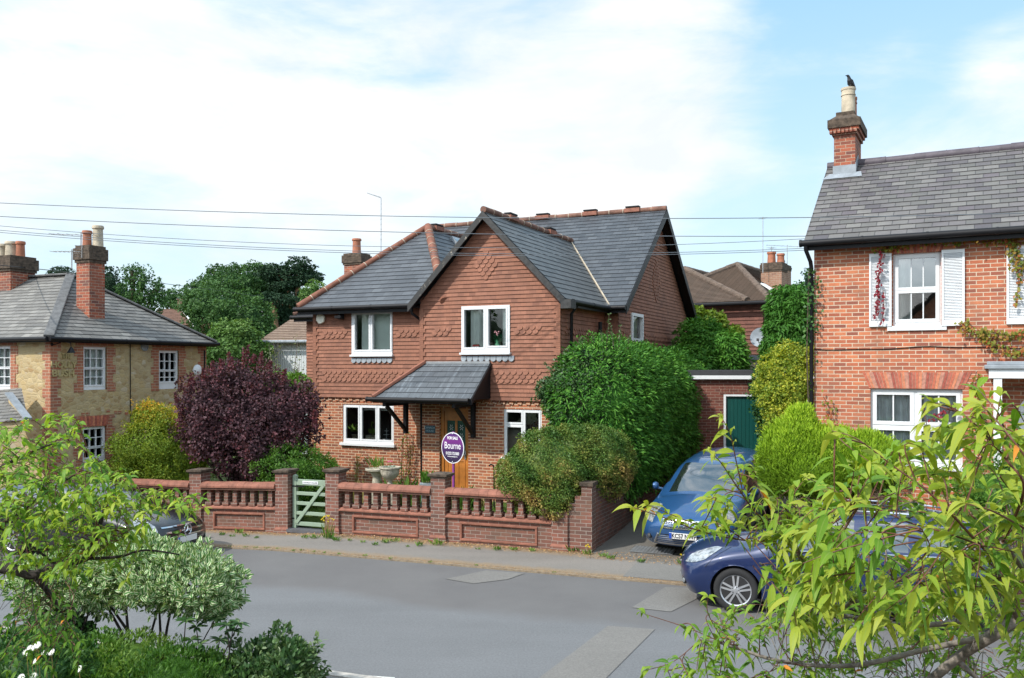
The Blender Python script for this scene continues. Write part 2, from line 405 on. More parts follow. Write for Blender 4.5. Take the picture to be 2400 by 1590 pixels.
# ---------- shared materials ----------
m_brick = brickwork('main_brick', [(0.21, 0.07, 0.04), (0.46, 0.145, 0.065), (0.30, 0.105, 0.055), (0.52, 0.18, 0.08), (0.17, 0.065, 0.045), (0.42, 0.14, 0.062)], (0.70, 0.53, 0.37), mo=0.017)
m_brick_r = brickwork('right_brick', [(0.37, 0.10, 0.052), (0.57, 0.175, 0.08), (0.46, 0.13, 0.063), (0.64, 0.22, 0.10), (0.24, 0.08, 0.055), (0.50, 0.15, 0.073)], (0.70, 0.56, 0.42), mo=0.016, stain=(0.22, 0.115, 0.08), stain_amt=0.7, wscale=1.1, seed=3.3)
m_brick_hb = brickwork('pub_quoin_brick', [(0.36, 0.13, 0.075), (0.46, 0.17, 0.09), (0.29, 0.105, 0.065), (0.42, 0.155, 0.085)], (0.55, 0.45, 0.32), mo=0.012, seed=5)
m_brick_w = brickwork('garden_wall_brick', [(0.18, 0.075, 0.055), (0.25, 0.095, 0.065), (0.15, 0.07, 0.055), (0.29, 0.11, 0.075), (0.12, 0.06, 0.05)], (0.40, 0.34, 0.29), mo=0.012, stain=(0.11, 0.085, 0.06), stain_amt=0.6, wscale=1.6, seed=1.7)
m_brick_d = brickwork('drive_wall_brick', [(0.14, 0.06, 0.045), (0.22, 0.085, 0.06), (0.11, 0.055, 0.045), (0.26, 0.10, 0.07)], (0.26, 0.22, 0.19), mo=0.012, stain=(0.04, 0.045, 0.03), stain_amt=0.7, wscale=1.0, seed=2.1)
m_brick_dark = brickwork('garage_brick', [(0.16, 0.05, 0.035), (0.24, 0.075, 0.05), (0.12, 0.045, 0.035)], (0.36, 0.26, 0.2), seed=4.4)
m_brick_ch = brickwork('chimney_brick', [(0.33, 0.085, 0.045), (0.42, 0.12, 0.06), (0.25, 0.075, 0.045), (0.15, 0.06, 0.05)], (0.5, 0.38, 0.28), mo=0.012, stain=(0.14, 0.075, 0.055), stain_amt=0.5, wscale=2.5, seed=6)
m_tile = brickwork('hung_tile', [(0.25, 0.105, 0.064), (0.33, 0.138, 0.084), (0.275, 0.115, 0.07), (0.36, 0.155, 0.098), (0.205, 0.085, 0.055)], (0.12, 0.06, 0.042), bw=0.165, bh=0.1, mo=0.004, stain=(0.19, 0.085, 0.055), stain_amt=0.6, wscale=1.5, bump=0.25, rough=0.8)
m_tile_dk = brickwork('hung_tile_brown', [(0.17, 0.07, 0.05), (0.22, 0.09, 0.065), (0.14, 0.06, 0.045)], (0.08, 0.04, 0.03), bw=0.165, bh=0.1, mo=0.004, bump=0.25)
m_terra = plain('terracotta', (0.25, 0.10, 0.066), 0.8, var=0.35, scale=5, bump=0.2)
m_terra_dk = plain('weathered_terracotta', (0.17, 0.085, 0.06), 0.85, var=0.5, scale=4, bump=0.3)
m_mortar = plain('lime_mortar', (0.42, 0.35, 0.27), 0.9)
m_slate = slate('blue_slate', [(0.055, 0.062, 0.072), (0.078, 0.086, 0.098), (0.065, 0.072, 0.082), (0.095, 0.104, 0.116), (0.05, 0.056, 0.066)], bw=0.30, bh=0.2, rough=0.42, lichen=(0.125, 0.115, 0.10))
m_slate_g = slate('gable_slate', [(0.10, 0.105, 0.105), (0.135, 0.14, 0.14), (0.085, 0.09, 0.092)], bw=0.30, bh=0.2, rough=0.5, streak=(0.035, 0.035, 0.035), seed=2, st_amt=0.8)
m_slate_p = slate('porch_slate', [(0.085, 0.098, 0.112), (0.11, 0.125, 0.14), (0.095, 0.108, 0.122)], bw=0.34, bh=0.2, rough=0.45, streak=(0.30, 0.34, 0.38), seed=4, st_amt=0.6)
m_slate_h = slate('old_slate', [(0.17, 0.162, 0.148), (0.225, 0.215, 0.20), (0.13, 0.125, 0.118), (0.26, 0.25, 0.23)], bw=0.30, bh=0.17, lichen=(0.40, 0.40, 0.33), rough=0.7, seed=7)
m_slate_r = slate('purple_slate', [(0.115, 0.10, 0.11), (0.16, 0.152, 0.145), (0.11, 0.108, 0.10), (0.19, 0.182, 0.17), (0.085, 0.078, 0.085)], bw=0.28, bh=0.2, lichen=(0.2, 0.2, 0.16), rough=0.6, seed=9)
m_browntile = slate('brown_roof_tile', [(0.13, 0.095, 0.07), (0.17, 0.12, 0.09), (0.105, 0.075, 0.058)], bw=0.17, bh=0.1, rough=0.9, seed=1, edge=(0.03, 0.02, 0.015))
m_barntile = slate('barn_roof_tile', [(0.23, 0.165, 0.12), (0.28, 0.20, 0.15), (0.20, 0.14, 0.105)], bw=0.25, bh=0.2, rough=0.9, seed=1, edge=(0.06, 0.04, 0.03))
m_black = plain('black_gutter', (0.010, 0.010, 0.012), 0.5, spec=0.25)
m_board = plain('weathered_black_paint', (0.03, 0.03, 0.03), 0.6, var=0.6, scale=12, bump=0.2)
t = NT('flaking_black_paint'); f = t.noise(9, 8, 0.75, vec=t.mapv(t.obj(), scale=(1, 1, 0.5)))
t.col(t.ramp(f, [(0.0, (0.025, 0.025, 0.025)), (0.60, (0.035, 0.035, 0.035)), (0.66, (0.35, 0.31, 0.25)), (1.0, (0.42, 0.38, 0.3))])); t.set(Roughness=0.7); m_flake = t.m
m_upvc = plain('white_upvc', (0.72, 0.735, 0.75), 0.35, var=0.05)
m_white = plain('white_paint', (0.78, 0.80, 0.82), 0.5, var=0.04)
m_grey = plain('lead_flashing', (0.26, 0.29, 0.32), 0.6, var=0.2)
m_concrete = plain('concrete', (0.30, 0.28, 0.25), 0.9, var=0.35, scale=5, bump=0.4)
m_glass = glassmat('window_glass', refl=0.05)
m_glass_d = glassmat('old_sash_glass', refl=-0.06)
m_terra_h = plain('hip_terracotta', (0.20, 0.08, 0.05), 0.85, var=0.35, scale=5, bump=0.2)
m_glass_r = glassmat('reflecting_glass', refl=0.32)
m_curtain = plain('net_curtain', (0.88, 0.9, 0.87), 0.9, var=0.05)
m_blind = plain('pale_blind', (0.80, 0.86, 0.80), 0.9, var=0.03)
m_dark = plain('dark_interior', (0.02, 0.02, 0.022), 0.9)
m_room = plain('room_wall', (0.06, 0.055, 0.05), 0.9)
m_metal = plain('aluminium', (0.45, 0.46, 0.47), 0.4, 0.8)
m_pot = plain('clay_pot', (0.36, 0.135, 0.075), 0.8, var=0.25)
m_potb = plain('buff_pot', (0.47, 0.40, 0.30), 0.85, var=0.3, bump=0.2)
m_cap = plain('mossy_capping', (0.085, 0.062, 0.045), 0.95, var=0.6, scale=10, bump=0.5)
# ================= building helpers =================
def plate(mb, x0, x1, z0, z1, holes, y0, y1):
    xs = sorted({round(v, 5) for v in [x0, x1]+[h[i] for h in holes for i in (0, 1)]})
    zs = sorted({round(v, 5) for v in [z0, z1]+[h[i] for h in holes for i in (2, 3)]})
    for a, b in zip(zs[:-1], zs[1:]):
        run = None
        for c, d in list(zip(xs[:-1], xs[1:]))+[(None, None)]:
            solid = c is not None and not any(h[0] < (c+d)/2 < h[1] and h[2] < (a+b)/2 < h[3] for h in holes)
            if solid: run = (run[0], d) if run else (c, d)
            elif run:
                mb.box(run[0], run[1], y0, y1, a, b); run = None
    return mb
def wavy(mb, x0, x1, z0, z1, y, amp=0.03, wl=0.12):
    n = max(6, int((x1-x0)/wl*6)); b = len(mb.v)
    pts = []
    for i in range(n+1):
        x = x0+(x1-x0)*i/n; yy = y+amp*math.sin(x/wl*2*math.pi)+amp*0.5*math.sin(x/wl*2.7+1)
        pts += [(x, yy, z0), (x, yy, z1)]
    return mb.add(pts, [(2*i, 2*i+2, 2*i+3, 2*i+1) for i in range(n)])
def window(parent, loc, rotz, w, h, cells, fr=0.055, sash=0.045, bars=(), depth=0.07, proud=0.0, sill=None, curtains=(), mat=None, glass=None, name='window', room=1.2, sill_mat=None, label=None, opens=(), bar_w=0.022):
    """cells: glazed openings as fractions (x0,x1,z0,z1); bars: glazing bars (kind, cell, positions); one mesh frame with pane, sill and curtain below it"""
    mat = mat or m_upvc; fb = MB(); holes = []
    for (a, b, c, d) in cells: holes.append((a*w, b*w, c*h, d*h))
    plate(fb, 0, w, 0, h, holes, -proud, depth)
    pb = MB(); pn = []
    for i, (x0, x1, z0, z1) in enumerate(holes):
        s = sash
        plate(fb, x0-0.012, x1+0.012, z0-0.012, z1+0.012, [(x0+s, x1-s, z0+s, z1-s)], -proud-0.012, depth-0.02)
        for kind, ci, pos in bars:
            if ci != i: continue
            for q in pos:
                if kind == 'v': xx = x0+s+(x1-x0-2*s)*q; fb.box(xx-bar_w/2, xx+bar_w/2, -proud+0.004, depth-0.03, z0+s, z1-s)
                else: zz = z0+s+(z1-z0-2*s)*q; fb.box(x0+s, x1-s, -proud+0.006, depth-0.032, zz-bar_w/2, zz+bar_w/2)
        if i not in opens: pn.append((x0+s*0.8, x1-s*0.8, z0+s*0.8, z1-s*0.8))
    fo = fb.build(name, mat, parent); fo.location = loc; fo.rotation_euler = (0, 0, rotz)
    if label: fo['label'] = label
    for q in pn:
        g = MB().poly((q[0], 0.025, q[2]), (q[1], 0.025, q[2]), (q[1], 0.025, q[3]), (q[0], 0.025, q[3]))
        g.build('pane', glass or m_glass, fo)
    if sill:
        sx, sh, so_ = sill
        MB().box(-sx, w+sx, -so_, 0.03, -sh, 0.002).build('sill', sill_mat or mat, fo, bevel=0.006)
    for cu in curtains:
        kind, x0, x1, z0, z1, y = cu[:6]; m = cu[6] if len(cu) > 6 else m_curtain
        c = MB()
        if kind == 'blind': c.box(x0*w, x1*w, y, y+0.01, z0*h, z1*h)
        else: wavy(c, x0*w, x1*w, z0*h, z1*h, y)
        c.build('blind' if kind == 'blind' else 'curtain', m, fo, smooth=60)
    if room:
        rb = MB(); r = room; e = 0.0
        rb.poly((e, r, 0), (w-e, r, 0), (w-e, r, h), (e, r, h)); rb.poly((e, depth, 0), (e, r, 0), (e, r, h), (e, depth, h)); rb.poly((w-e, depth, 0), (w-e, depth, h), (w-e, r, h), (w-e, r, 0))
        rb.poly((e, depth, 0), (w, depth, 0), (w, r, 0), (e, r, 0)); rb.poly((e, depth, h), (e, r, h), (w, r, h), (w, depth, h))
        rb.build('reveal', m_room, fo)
    return fo
def slope(mb, eave0, eave1, top0, top1, ch, d):
    """roof slope between an eave line and a top line (all 3-D, local), in courses"""
    E0, E1, T0, T1 = map(Vector, (eave0, eave1, top0, top1))
    U = (E1-E0).normalized(); q = T0-E0; V = (q-U*q.dot(U)); L = V.length; V.normalize()
    a0, b0 = 0.0, (E1-E0).length; a1, b1 = (T0-E0).dot(U), (T1-E0).dot(U)
    return mb.sheet(E0, U, V, lambda y: (a0+(a1-a0)*y/L, b0+(b1-b0)*y/L), (0, L), ch=ch, d=d)
def ridge_run(mb, p0, p1, r=0.11, seg=0.45, n=10, collar=True):
    p0, p1 = Vector(p0), Vector(p1); L = (p1-p0).length; k = max(1, round(L/seg))
    for i in range(k):
        a = p0.lerp(p1, i/k); b = p0.lerp(p1, (i+1)/k); j = 0.008*math.sin(i*2.3)
        mb.cm = 0; mb.tube([a, b], [r+j, r+j*0.5], n)
        if collar and i: mb.cm = 1; mb.tube([a-(b-a).normalized()*0.012, a+(b-a).normalized()*0.012], [r*1.07]*2, n); mb.cm = 0
    return mb
def gutter(p0, p1, r=0.06):
    g = MB(); g.cyl(p0, p1, r, n=10)
    p0, p1 = Vector(p0), Vector(p1); L = (p1-p0).length; k = max(2, int(L/1.0))
    for i in range(k+1):
        q = p0.lerp(p1, i/k); d = (p1-p0).normalized()*0.02; g.cyl(q-d, q+d, r*1.13, n=10)
    return g
def scallops(mb, x0, y, z, count, pitch=0.165, rows=1, rh=0.1, skip=0.5, out=0.038, shape=None):
    """bull-nosed tiles on a wall facing -y; x0 = left end"""
    hw = pitch*0.46
    for r in range(rows):
        cnt = count if shape is None else shape[r]
        xs = x0+(skip*pitch if r % 2 else 0) if shape is None else x0-(cnt-1)*pitch/2-pitch/2
        zz = z+r*rh
        for i in range(cnt):
            cx = xs+(i+0.5)*pitch; o0 = out; pts = []
            for k in range(9):
                a = math.pi+math.pi*k/8; pts.append((cx+hw*math.cos(a), zz+hw*0.95+hw*0.95*math.sin(a)))
            top = zz+rh*1.15
            outl = pts+[(cx+hw, top), (cx-hw, top)]
            f = lambda q: y-o0+(q-zz)/(rh*1.4)*(o0-0.012)
            front = [(px_, f(pz), pz) for px_, pz in outl]; back = [(px_, f(pz)+0.02, pz) for px_, pz in outl]
            b = len(mb.v); n = len(outl); mb.add(front+back, [tuple(range(n))]+[(i2, (i2+1) % n, n+(i2+1) % n, n+i2)[::-1] for i2 in range(n)])
    return mb
def stack_chimney(parent, x0, x1, y0, y1, z0, z1, mat, cap=0.07, rows=4, capmat=None, name='chimney', label=None, mid=None, pots=()):
    c = MB(); c.box(x0, x1, y0, y1, z0, z1-0.075*rows)
    for i in range(rows):
        g = cap*(1, 1.5, 1.0, 0.4, 0.2)[min(i, 4)] if rows > 2 else cap
        g = cap*(i+1)/2 if i < 2 else cap*(1.0 if i < rows-1 else 0.3)
        zz = z1-0.075*(rows-i); c.cm = 1; c.box(x0-g, x1+g, y0-g, y1+g, zz+0.001*i, zz+0.075)
    o = c.build(name, [mat, capmat or mat], parent)
    if label: o['label'] = label
    for (px_, py_, r, h, m) in pots:
        p = MB(); p.lathe([(r*1.05, 0), (r, 0.05), (r*0.93, h*0.55), (r*0.9, h-0.09), (r*1.1, h-0.08), (r*1.1, h-0.03), (r*1.0, h), (r*0.8, h), (r*0.8, h-0.15)], (px_, py_, z1-0.02), 18)
        p.build('chimney_pot', m, o, smooth=35)
    return o
def aerial(name, parent, base, h, boom=1.0, yaw=0.3, els=9, lean=0.0, kind='yagi', label=None):
    a = MB(); b = Vector(base); top = b+Vector((lean, 0, h)); a.cyl(b, top, 0.016, n=6)
    d = Vector((math.cos(yaw), math.sin(yaw), 0.06)); s = Vector((-math.sin(yaw), math.cos(yaw), 0))
    q0 = top-Vector((0, 0, 0.06))-d*boom*0.35; q1 = q0+d*boom; a.cyl(q0, q1, 0.010, n=6)
    for i in range(els):
        c = q0.lerp(q1, i/(els-1)); l = 0.16-0.008*i; a.cyl(c-s*l, c+s*l, 0.006, n=5)
    if kind == 'grid':
        for i in range(5): c = q0+Vector((0, 0, -0.14+0.07*i)); a.cyl(c-s*0.22, c+s*0.22, 0.006, n=5)
        a.cyl(q0+Vector((0, 0, -0.16)), q0+Vector((0, 0, 0.16)), 0.01, n=5)
    return a.build(name, m_metal, parent)

# ================= the tile-hung house =================
M = Frame(-1.733, 22.2, 0.9046, -0.4263)
GZ = 0.35
house = thing('brick_house', 'tile-hung red brick house with slate roofs and a front gable, behind the baluster wall', 'house', (M.o[0], M.o[1], 0), M.ang)
g0, g1 = M.s(985, 0), M.s(1314, 0)
l0 = M.s(735, 0.3)
ZT = 2.84                    # foot of the hung tiles
ZE = 5.30                    # eaves
b1 = 3.585                   # right wall of the rear range
tf, tb, tr_ = 3.17, 10.69, 6.93
zr = 8.50
def wf(px0, px1, py0, py1, t):
    s0, s1 = M.s(px0, t), M.s(px1, t); sm = (s0+s1)/2
    return s0, s1, M.z(py1, sm, t), M.z(py0, sm, t)
w_gu = wf(1083, 1196, 717, 827, 0)
w_lu = wf(826, 921, 727, 832, 0.3)
w_ll = wf(803.5, 923, 949, 1040, 0.35)
w_rl = wf(1181, 1269.5, 960, 1073, 0.05)
door = (M.s(1030, 0.05), M.s(1097.5, 0.05), GZ, 2.62)
# --- lower brick walls ---
br = MB(); X, Zv, Y = (1, 0, 0), (0, 0, 1), (0, 1, 0)
br.sheet((0, 0.05, 0), X, Zv, lambda y: (g0+0.03, g1-0.02), (GZ-0.3, ZT+0.1), [w_rl, door])
br.sheet((0, 0.35, 0), X, Zv, lambda y: (l0+0.03, g0+0.03), (GZ-0.3, ZT+0.1), [w_ll])
br.poly((g0+0.03, 0.35, 0), (g0+0.03, 0.05, 0), (g0+0.03, 0.05, ZT+0.1), (g0+0.03, 0.35, ZT+0.1))
for hx in ((w_rl, 0.05), (w_ll, 0.35)):        # brick reveals
    h, yy = hx
    br.poly((h[0], yy, h[2]), (h[0], yy+0.1, h[2]), (h[0], yy+0.1, h[3]), (h[0], yy, h[3])); br.poly((h[1], yy, h[2]), (h[1], yy, h[3]), (h[1], yy+0.1, h[3]), (h[1], yy+0.1, h[2]))
    br.poly((h[0], yy, h[3]), (h[0], yy+0.1, h[3]), (h[1], yy+0.1, h[3]), (h[1], yy, h[3])); br.poly((h[0], yy, h[2]), (h[1], yy, h[2]), (h[1], yy+0.1, h[2]), (h[0], yy+0.1, h[2]))
h = door; br.poly((h[0], 0.05, h[2]), (h[0], 0.3, h[2]), (h[0], 0.3, h[3]), (h[0], 0.05, h[3])); br.poly((h[1], 0.05, h[2]), (h[1], 0.05, h[3]), (h[1], 0.3, h[3]), (h[1], 0.3, h[2])); br.poly((h[0], 0.05, h[3]), (h[0], 0.3, h[3]), (h[1], 0.3, h[3]), (h[1], 0.05, h[3]))
br.poly((g1-0.02, 0.05, 0), (g1-0.02, tf, 0), (g1-0.02, tf, ZT+0.1), (g1-0.02, 0.05, ZT+0.1))
br.poly((g1-0.02, tf, 0), (b1-0.03, tf, 0), (b1-0.03, tf, ZT+0.1), (g1-0.02, tf, ZT+0.1))
br.poly((b1-0.03, tf, 0), (b1-0.03, tb, 0), (b1-0.03, tb, ZT+0.1), (b1-0.03, tf, ZT+0.1))
br.poly((l0+0.03, 0.35, 0), (l0+0.03, 0.35, ZT+0.1), (l0+0.03, tf, ZT+0.1), (l0+0.03, tf, 0))
br.poly((-6.8, tf, 0), (l0+0.1, tf, 0), (l0+0.1, tf, ZT+0.1), (-6.8, tf, ZT+0.1))
br.poly((-6.8, tf, 0), (-6.8, tf, ZT+0.1), (-6.8, tb, ZT+0.1), (-6.8, tb, 0)); br.poly((-6.8, tb, 0), (-6.8, tb, ZE), (b1, tb, ZE), (b1, tb, 0))
br.build('brick_wall', m_brick, house)
# dentil brick course under the tile kick
de = MB()
for (a, b, yy) in ((l0+0.03, g0+0.03, 0.35), (g0+0.03, g1-0.02, 0.05)):
    k = int((b-a)/0.225)
    for i in range(k):
        x = a+(b-a)*i/k; de.box(x+0.01, x+0.115, yy-0.03, yy+0.02, ZT-0.10, ZT-0.03)
    de.box(a, b, yy-0.035, yy+0.02, ZT-0.03, ZT+0.03)
de.build('dentil_course', m_brick, house)
# --- hung tiles ---
ht = MB(); CH = 0.1; D = 0.020
sc = (g0+g1)/2; ZA = 7.40
def gspan(y):
    if y <= ZE: return (g0, g1)
    k = (ZA-y)/(ZA-ZE); return (sc-(sc-g0)*k, sc+(g1-sc)*k)
ht.sheet((0, 0, 0), X, Zv, gspan, (ZT, ZA), [w_gu], CH, D)
ht.sheet((0, 0.3, 0), X, Zv, lambda y: (l0, g0), (ZT, ZE), [w_lu], CH, D)
ht.sheet((g1, 0, 0), Y, Zv, lambda y: (0, tf), (ZT, ZE), (), CH, D)
ht.sheet((0, tf, 0), X, Zv, lambda y: (g1, b1), (ZT, ZE), (), CH, D)
tw0, tw1 = M.t(1477.5, b1), M.t(1505, b1)
w_sd = (tw0, tw1, M.z(800, b1, tw0), M.z(733, b1, tw0))
def sspan(y):
    if y <= ZE: return (tf, tb)
    k = (zr-0.1-y)/(zr-0.1-ZE); return (tr_-(tr_-tf)*k, tr_+(tb-tr_)*k)
ht.sheet((b1, 0, 0), Y, Zv, sspan, (ZT, zr-0.1), [w_sd], CH, D)
ht.sheet((0, tf, 0), X, Zv, lambda y: (-6.84, l0+0.2), (ZT, ZE), (), CH, D)
ht.sheet((l0, tf, 0), (0, -1, 0), Zv, lambda y: (0, tf-0.3), (ZT, ZE), (), CH, D)
ht.sheet((-6.84, tb, 0), (0, -1, 0), Zv, lambda y: (0, tb-tf), (ZT, ZE), (), CH, D)
ht.poly((g0, 0.3, ZT), (g0, 0, ZT), (g0, 0, ZE+0.3), (g0, 0.3, ZE+0.3))
ht.build('hung_tiles', m_tile, house)
# --- ornamental bands of bull-nosed tiles ---
def band(x0, x1, y, z, rows):
    scallops(MB(), x0, y, z, int((x1-x0)/0.165)-(1 if rows > 1 else 0), rows=rows).build('bullnose_tiles', m_tile, house)
zb = ZT+0.43; zu = ZT+1.62
band(l0+0.3, g0-0.15, 0.3, zb, 3); band(w_lu[1]+0.1, g0-0.05, 0.3, zu, 2); band(l0+0.25, w_lu[0]-0.05, 0.3, zu, 2)
band(g0+0.4, M.s(998, 0)+0.05, 0, zb, 3); band(M.s(1150, 0)+0.05, g1-0.2, 0, zb, 3); band(g0+0.35, w_gu[0]-0.1, 0, zu, 2); band(w_gu[1]+0.1, g1-0.25, 0, zu, 2)
scallops(MB(), sc-0.05, 0, M.z(656, sc, 0), 0, rows=7, shape=[1, 2, 3, 4, 3, 2, 1]).build('bullnose_tiles', m_tile, house)
# the same tiles on the walls that face right, built flat and turned
for org, args, kw in (((g1, 0), (0.25, 0, zb, 16), dict(rows=3)), ((g1, 0), (0.25, 0, zu, 15), dict(rows=2)), ((b1, tf), (0.3, 0, zu, int((tw0-tf)/0.165)-3), dict(rows=2)), ((b1, tf), (tw1-tf+0.2, 0, zu, int((tb-tw1)/0.165)-3), dict(rows=2)),
                      ((b1, tf), (0.3, 0, zb, 40), dict(rows=3)), ((b1, tf), ((tb-tf)/2-0.1, 0, ZE+0.35, 0), dict(rows=13, shape=[1, 2, 3, 4, 4, 5, 5, 5, 4, 4, 3, 2, 1]))):
    o = scallops(MB(), *args, **kw).build('bullnose_tiles', m_tile, house); o.location = (org[0], org[1], 0); o.rotation_euler = (0, 0, R(90))
# angle tiles up the corners
for (cx, cy) in ((l0, 0.3), (g0, 0.0), (g1, 0.0), (b1, tf)):
    z = ZT+0.01; k = 0; an = MB()
    while z < ZE-0.25:
        w_ = 0.17 if k % 2 else 0.11; sgn = -1 if cx in (g1, b1) else 1
        an.box(cx-0.004*sgn-(0.0 if sgn > 0 else w_), cx-0.004*sgn+(w_ if sgn > 0 else 0.0), cy-0.031, cy-0.01, z, z+0.096)
        z += 0.1; k += 1
    an.build('corner_tiles', m_tile, house)
# --- roofs ---
rc, rd = 0.2, 0.012
ov = 0.3; eF = tf-0.3; rf = MB()
slope(rf, (-7.1, eF, ZE), (b1+ov, eF, ZE), (-4.34, tr_, zr), (b1+ov, tr_, zr), rc, rd)
slope(rf, (b1+ov, tb+0.3, ZE), (-7.1, tb+0.3, ZE), (b1+ov, tr_, zr), (-4.34, tr_, zr), rc, rd)
slope(rf, (-7.1, tb+0.3, ZE), (-7.1, eF, ZE), (-4.34, tr_, zr), (-4.34, tr_, zr), rc, rd)
roof = rf.build('roof', m_slate, house)
rf = MB(); pk = Vector((-2.3, 3.09, 7.80)); wl, wr = l0-0.3, 0.03; bk = 6.2
slope(rf, (wl, 0, ZE), (wr, 0, ZE), pk, pk, rc, rd)
slope(rf, (wl, bk, ZE), (wl, 0, ZE), (pk.x, bk, pk.z), pk, rc, rd)
slope(rf, (wr, 0, ZE), (wr, bk, ZE), pk, (pk.x, bk, pk.z), rc, rd)
rf.build('wing_roof', m_slate, house)
rf = MB(); zg = 7.50; e0, e1 = g0-0.2, g1+0.22; tg = -0.25; tgb = 5.8
slope(rf, (e1, tg, ZE-0.03), (e1, tgb, ZE-0.03), (sc, tg, zg), (sc, tgb, zg), rc, rd)
slope(rf, (e0, tgb, ZE-0.03), (e0, tg, ZE-0.03), (sc, tgb, zg), (sc, tg, zg), rc, rd)
rf.build('gable_roof', m_slate_g, house)
# skylight on the wing's right slope
kk = (zg-ZE)
def on_wr(f, y): return Vector((wr+(pk.x-wr)*f, y, ZE+(pk.z-ZE)*f))
sk = MB(); A, B, C_, D_ = on_wr(0.72, 4.1), on_wr(0.72, 4.8), on_wr(0.93, 4.8), on_wr(0.93, 4.1)
nn = (B-A).cross(D_-A).normalized()
sk.prism([A, B, C_, D_], nn*0.09); so2 = sk.build('skylight', m_grey, house)
c_ = (A+B+C_+D_)/4; q = [c_+(p-c_)*0.78+nn*0.095 for p in (A, B, C_, D_)]
MB().poly(*q).build('pane', m_glass_r, so2)
# ridge and hip tiles
def ridge(p0, p1, mats=None, name='ridge_tiles', r=0.085, vents=(), seg=0.45, par=None):
    o = ridge_run(MB(), p0, p1, r, seg).build(name, mats or [m_terra_dk, m_mortar], par or house, smooth=50)
    p0, p1 = Vector(p0), Vector(p1); d = (p1-p0).normalized()
    for f in vents:
        c = p0.lerp(p1, f)-Vector((0, 0, 0.03)); v = MB(); s = d.cross(Vector((0, 0, 1))).normalized()
        v.beam(c-d*0.24+Vector((0, 0, 0.05)), c+d*0.24+Vector((0, 0, 0.05)), 0.24, 0.12); ob = v.build('ridge_vent', m_terra, o)
        v = MB(); v.beam(c-d*0.22+Vector((0, 0, 0.155)), c+d*0.22+Vector((0, 0, 0.155)), 0.20, 0.05); v.build('vent_cap', m_black, ob, bevel=0.01)
    return o
up = Vector((0, 0, 0.03))
ridge(Vector((-4.34, tr_, zr))+up, Vector((b1+ov, tr_, zr))+up, vents=(0.50, 0.70, 0.87))
ridge(Vector((sc, tg, zg))+up, Vector((sc, 5.65, zg))+up, vents=(0.27, 0.72))
ridge(pk+up, Vector((pk.x, 6.1, pk.z))+up, vents=(0.18,))
ridge(Vector((wl, 0, ZE))+up, pk+up, [m_terra_h, m_mortar], 'hip_tiles', 0.095); ridge(Vector((wr, 0, ZE))+up, pk+up, [m_terra_h, m_mortar], 'hip_tiles', 0.12)
ridge(Vector((-7.1, eF, ZE))+up, Vector((-4.34, tr_, zr))+up, name='hip_tiles')
# valley strip
v0 = Vector((e1, 2.90, ZE+0.03)); v1 = Vector((sc, 5.62, zg+0.03)); MB().beam(v0, v1, 0.035, 0.03).build('valley_lead', m_potb, house)
# bargeboards, soffits, fascias
bb = MB(); tb0 = tg-0.02
def barge(mb, p0, p1, w=0.2, th=0.03, dn=0.03, nrm=(0, -1, 0)):
    p0, p1 = Vector(p0), Vector(p1); dz = Vector((0, 0, -1)); n = Vector(nrm)*th
    return mb.prism([p0+dz*dn, p1+dz*dn, p1+dz*(dn+w), p0+dz*(dn+w)], n)
barge(bb, (e0, tb0, ZE), (sc, tb0, zg+0.02)); bb.build('bargeboard', m_flake, house)
bb = MB(); barge(bb, (e1, tb0, ZE), (sc, tb0, zg+0.02)); bb.box(e1-0.1, e1+0.16, tb0-0.035, tb0+0.3, ZE-0.26, ZE-0.05); bb.build('bargeboard', m_board, house)
bb = MB(); xs = b1+ov
barge(bb, (xs, eF, ZE), (xs, tr_, zr), 0.24, 0.03, 0.0, (1, 0, 0)); barge(bb, (xs, tb+0.3, ZE), (xs, tr_, zr), 0.24, 0.03, 0.0, (1, 0, 0)); bb.build('bargeboard', m_black, house)
dn = Vector((0, 0, -0.09))
for (a, b) in (((tf-0.3), tr_), ((tb+0.3), tr_)):
    MB().poly(Vector((b1, a, ZE))+dn, Vector((xs, a, ZE))+dn, Vector((xs, b, zr))+dn, Vector((b1, b, zr))+dn).build('soffit', m_black, house)
for a in (e0, e1): MB().poly(Vector((a, tg, ZE-0.03))+dn, Vector((a, 0, ZE-0.03))+dn, Vector((sc, 0, zg))+dn, Vector((sc, tg, zg))+dn).build('soffit', m_black, house)
for q in ((wl, g0-0.02, 0.0, 0.3, ZE-0.1, ZE-0.07), (g1+0.01, e1, tg+0.1, tf, ZE-0.12, ZE-0.09), (e1, b1+ov, eF, tf, ZE-0.12, ZE-0.09), (-7.1, l0, eF, tf, ZE-0.1, ZE-0.07)): MB().box(*q).build('soffit', m_black, house)
for q in ((wl, e0-0.01, -0.02, 0.0, ZE-0.2, ZE-0.02), (e1-0.02, e1, tg+0.3, eF, ZE-0.2, ZE-0.04), (e1, b1+ov, eF-0.02, eF, ZE-0.2, ZE-0.02), (-7.1, wl, eF-0.02, eF, ZE-0.2, ZE-0.02)): MB().box(*q).build('fascia', m_black, house)
gutter((wl-0.05, -0.08, ZE-0.05), (e0-0.02, -0.08, ZE-0.05)).build('gutter', m_black, house, smooth=40)
gutter((e1+0.06, tg+0.35, ZE-0.08), (e1+0.06, eF, ZE-0.08)).build('gutter', m_black, house, smooth=40)
gutter((e1+0.06, eF-0.07, ZE-0.06), (b1+ov, eF-0.07, ZE-0.06)).build('gutter', m_black, house, smooth=40)
gutter((-7.15, eF-0.07, ZE-0.06), (wl-0.2, eF-0.07, ZE-0.06)).build('gutter', m_black, house, smooth=40)
dp = MB(); x = g0-0.10
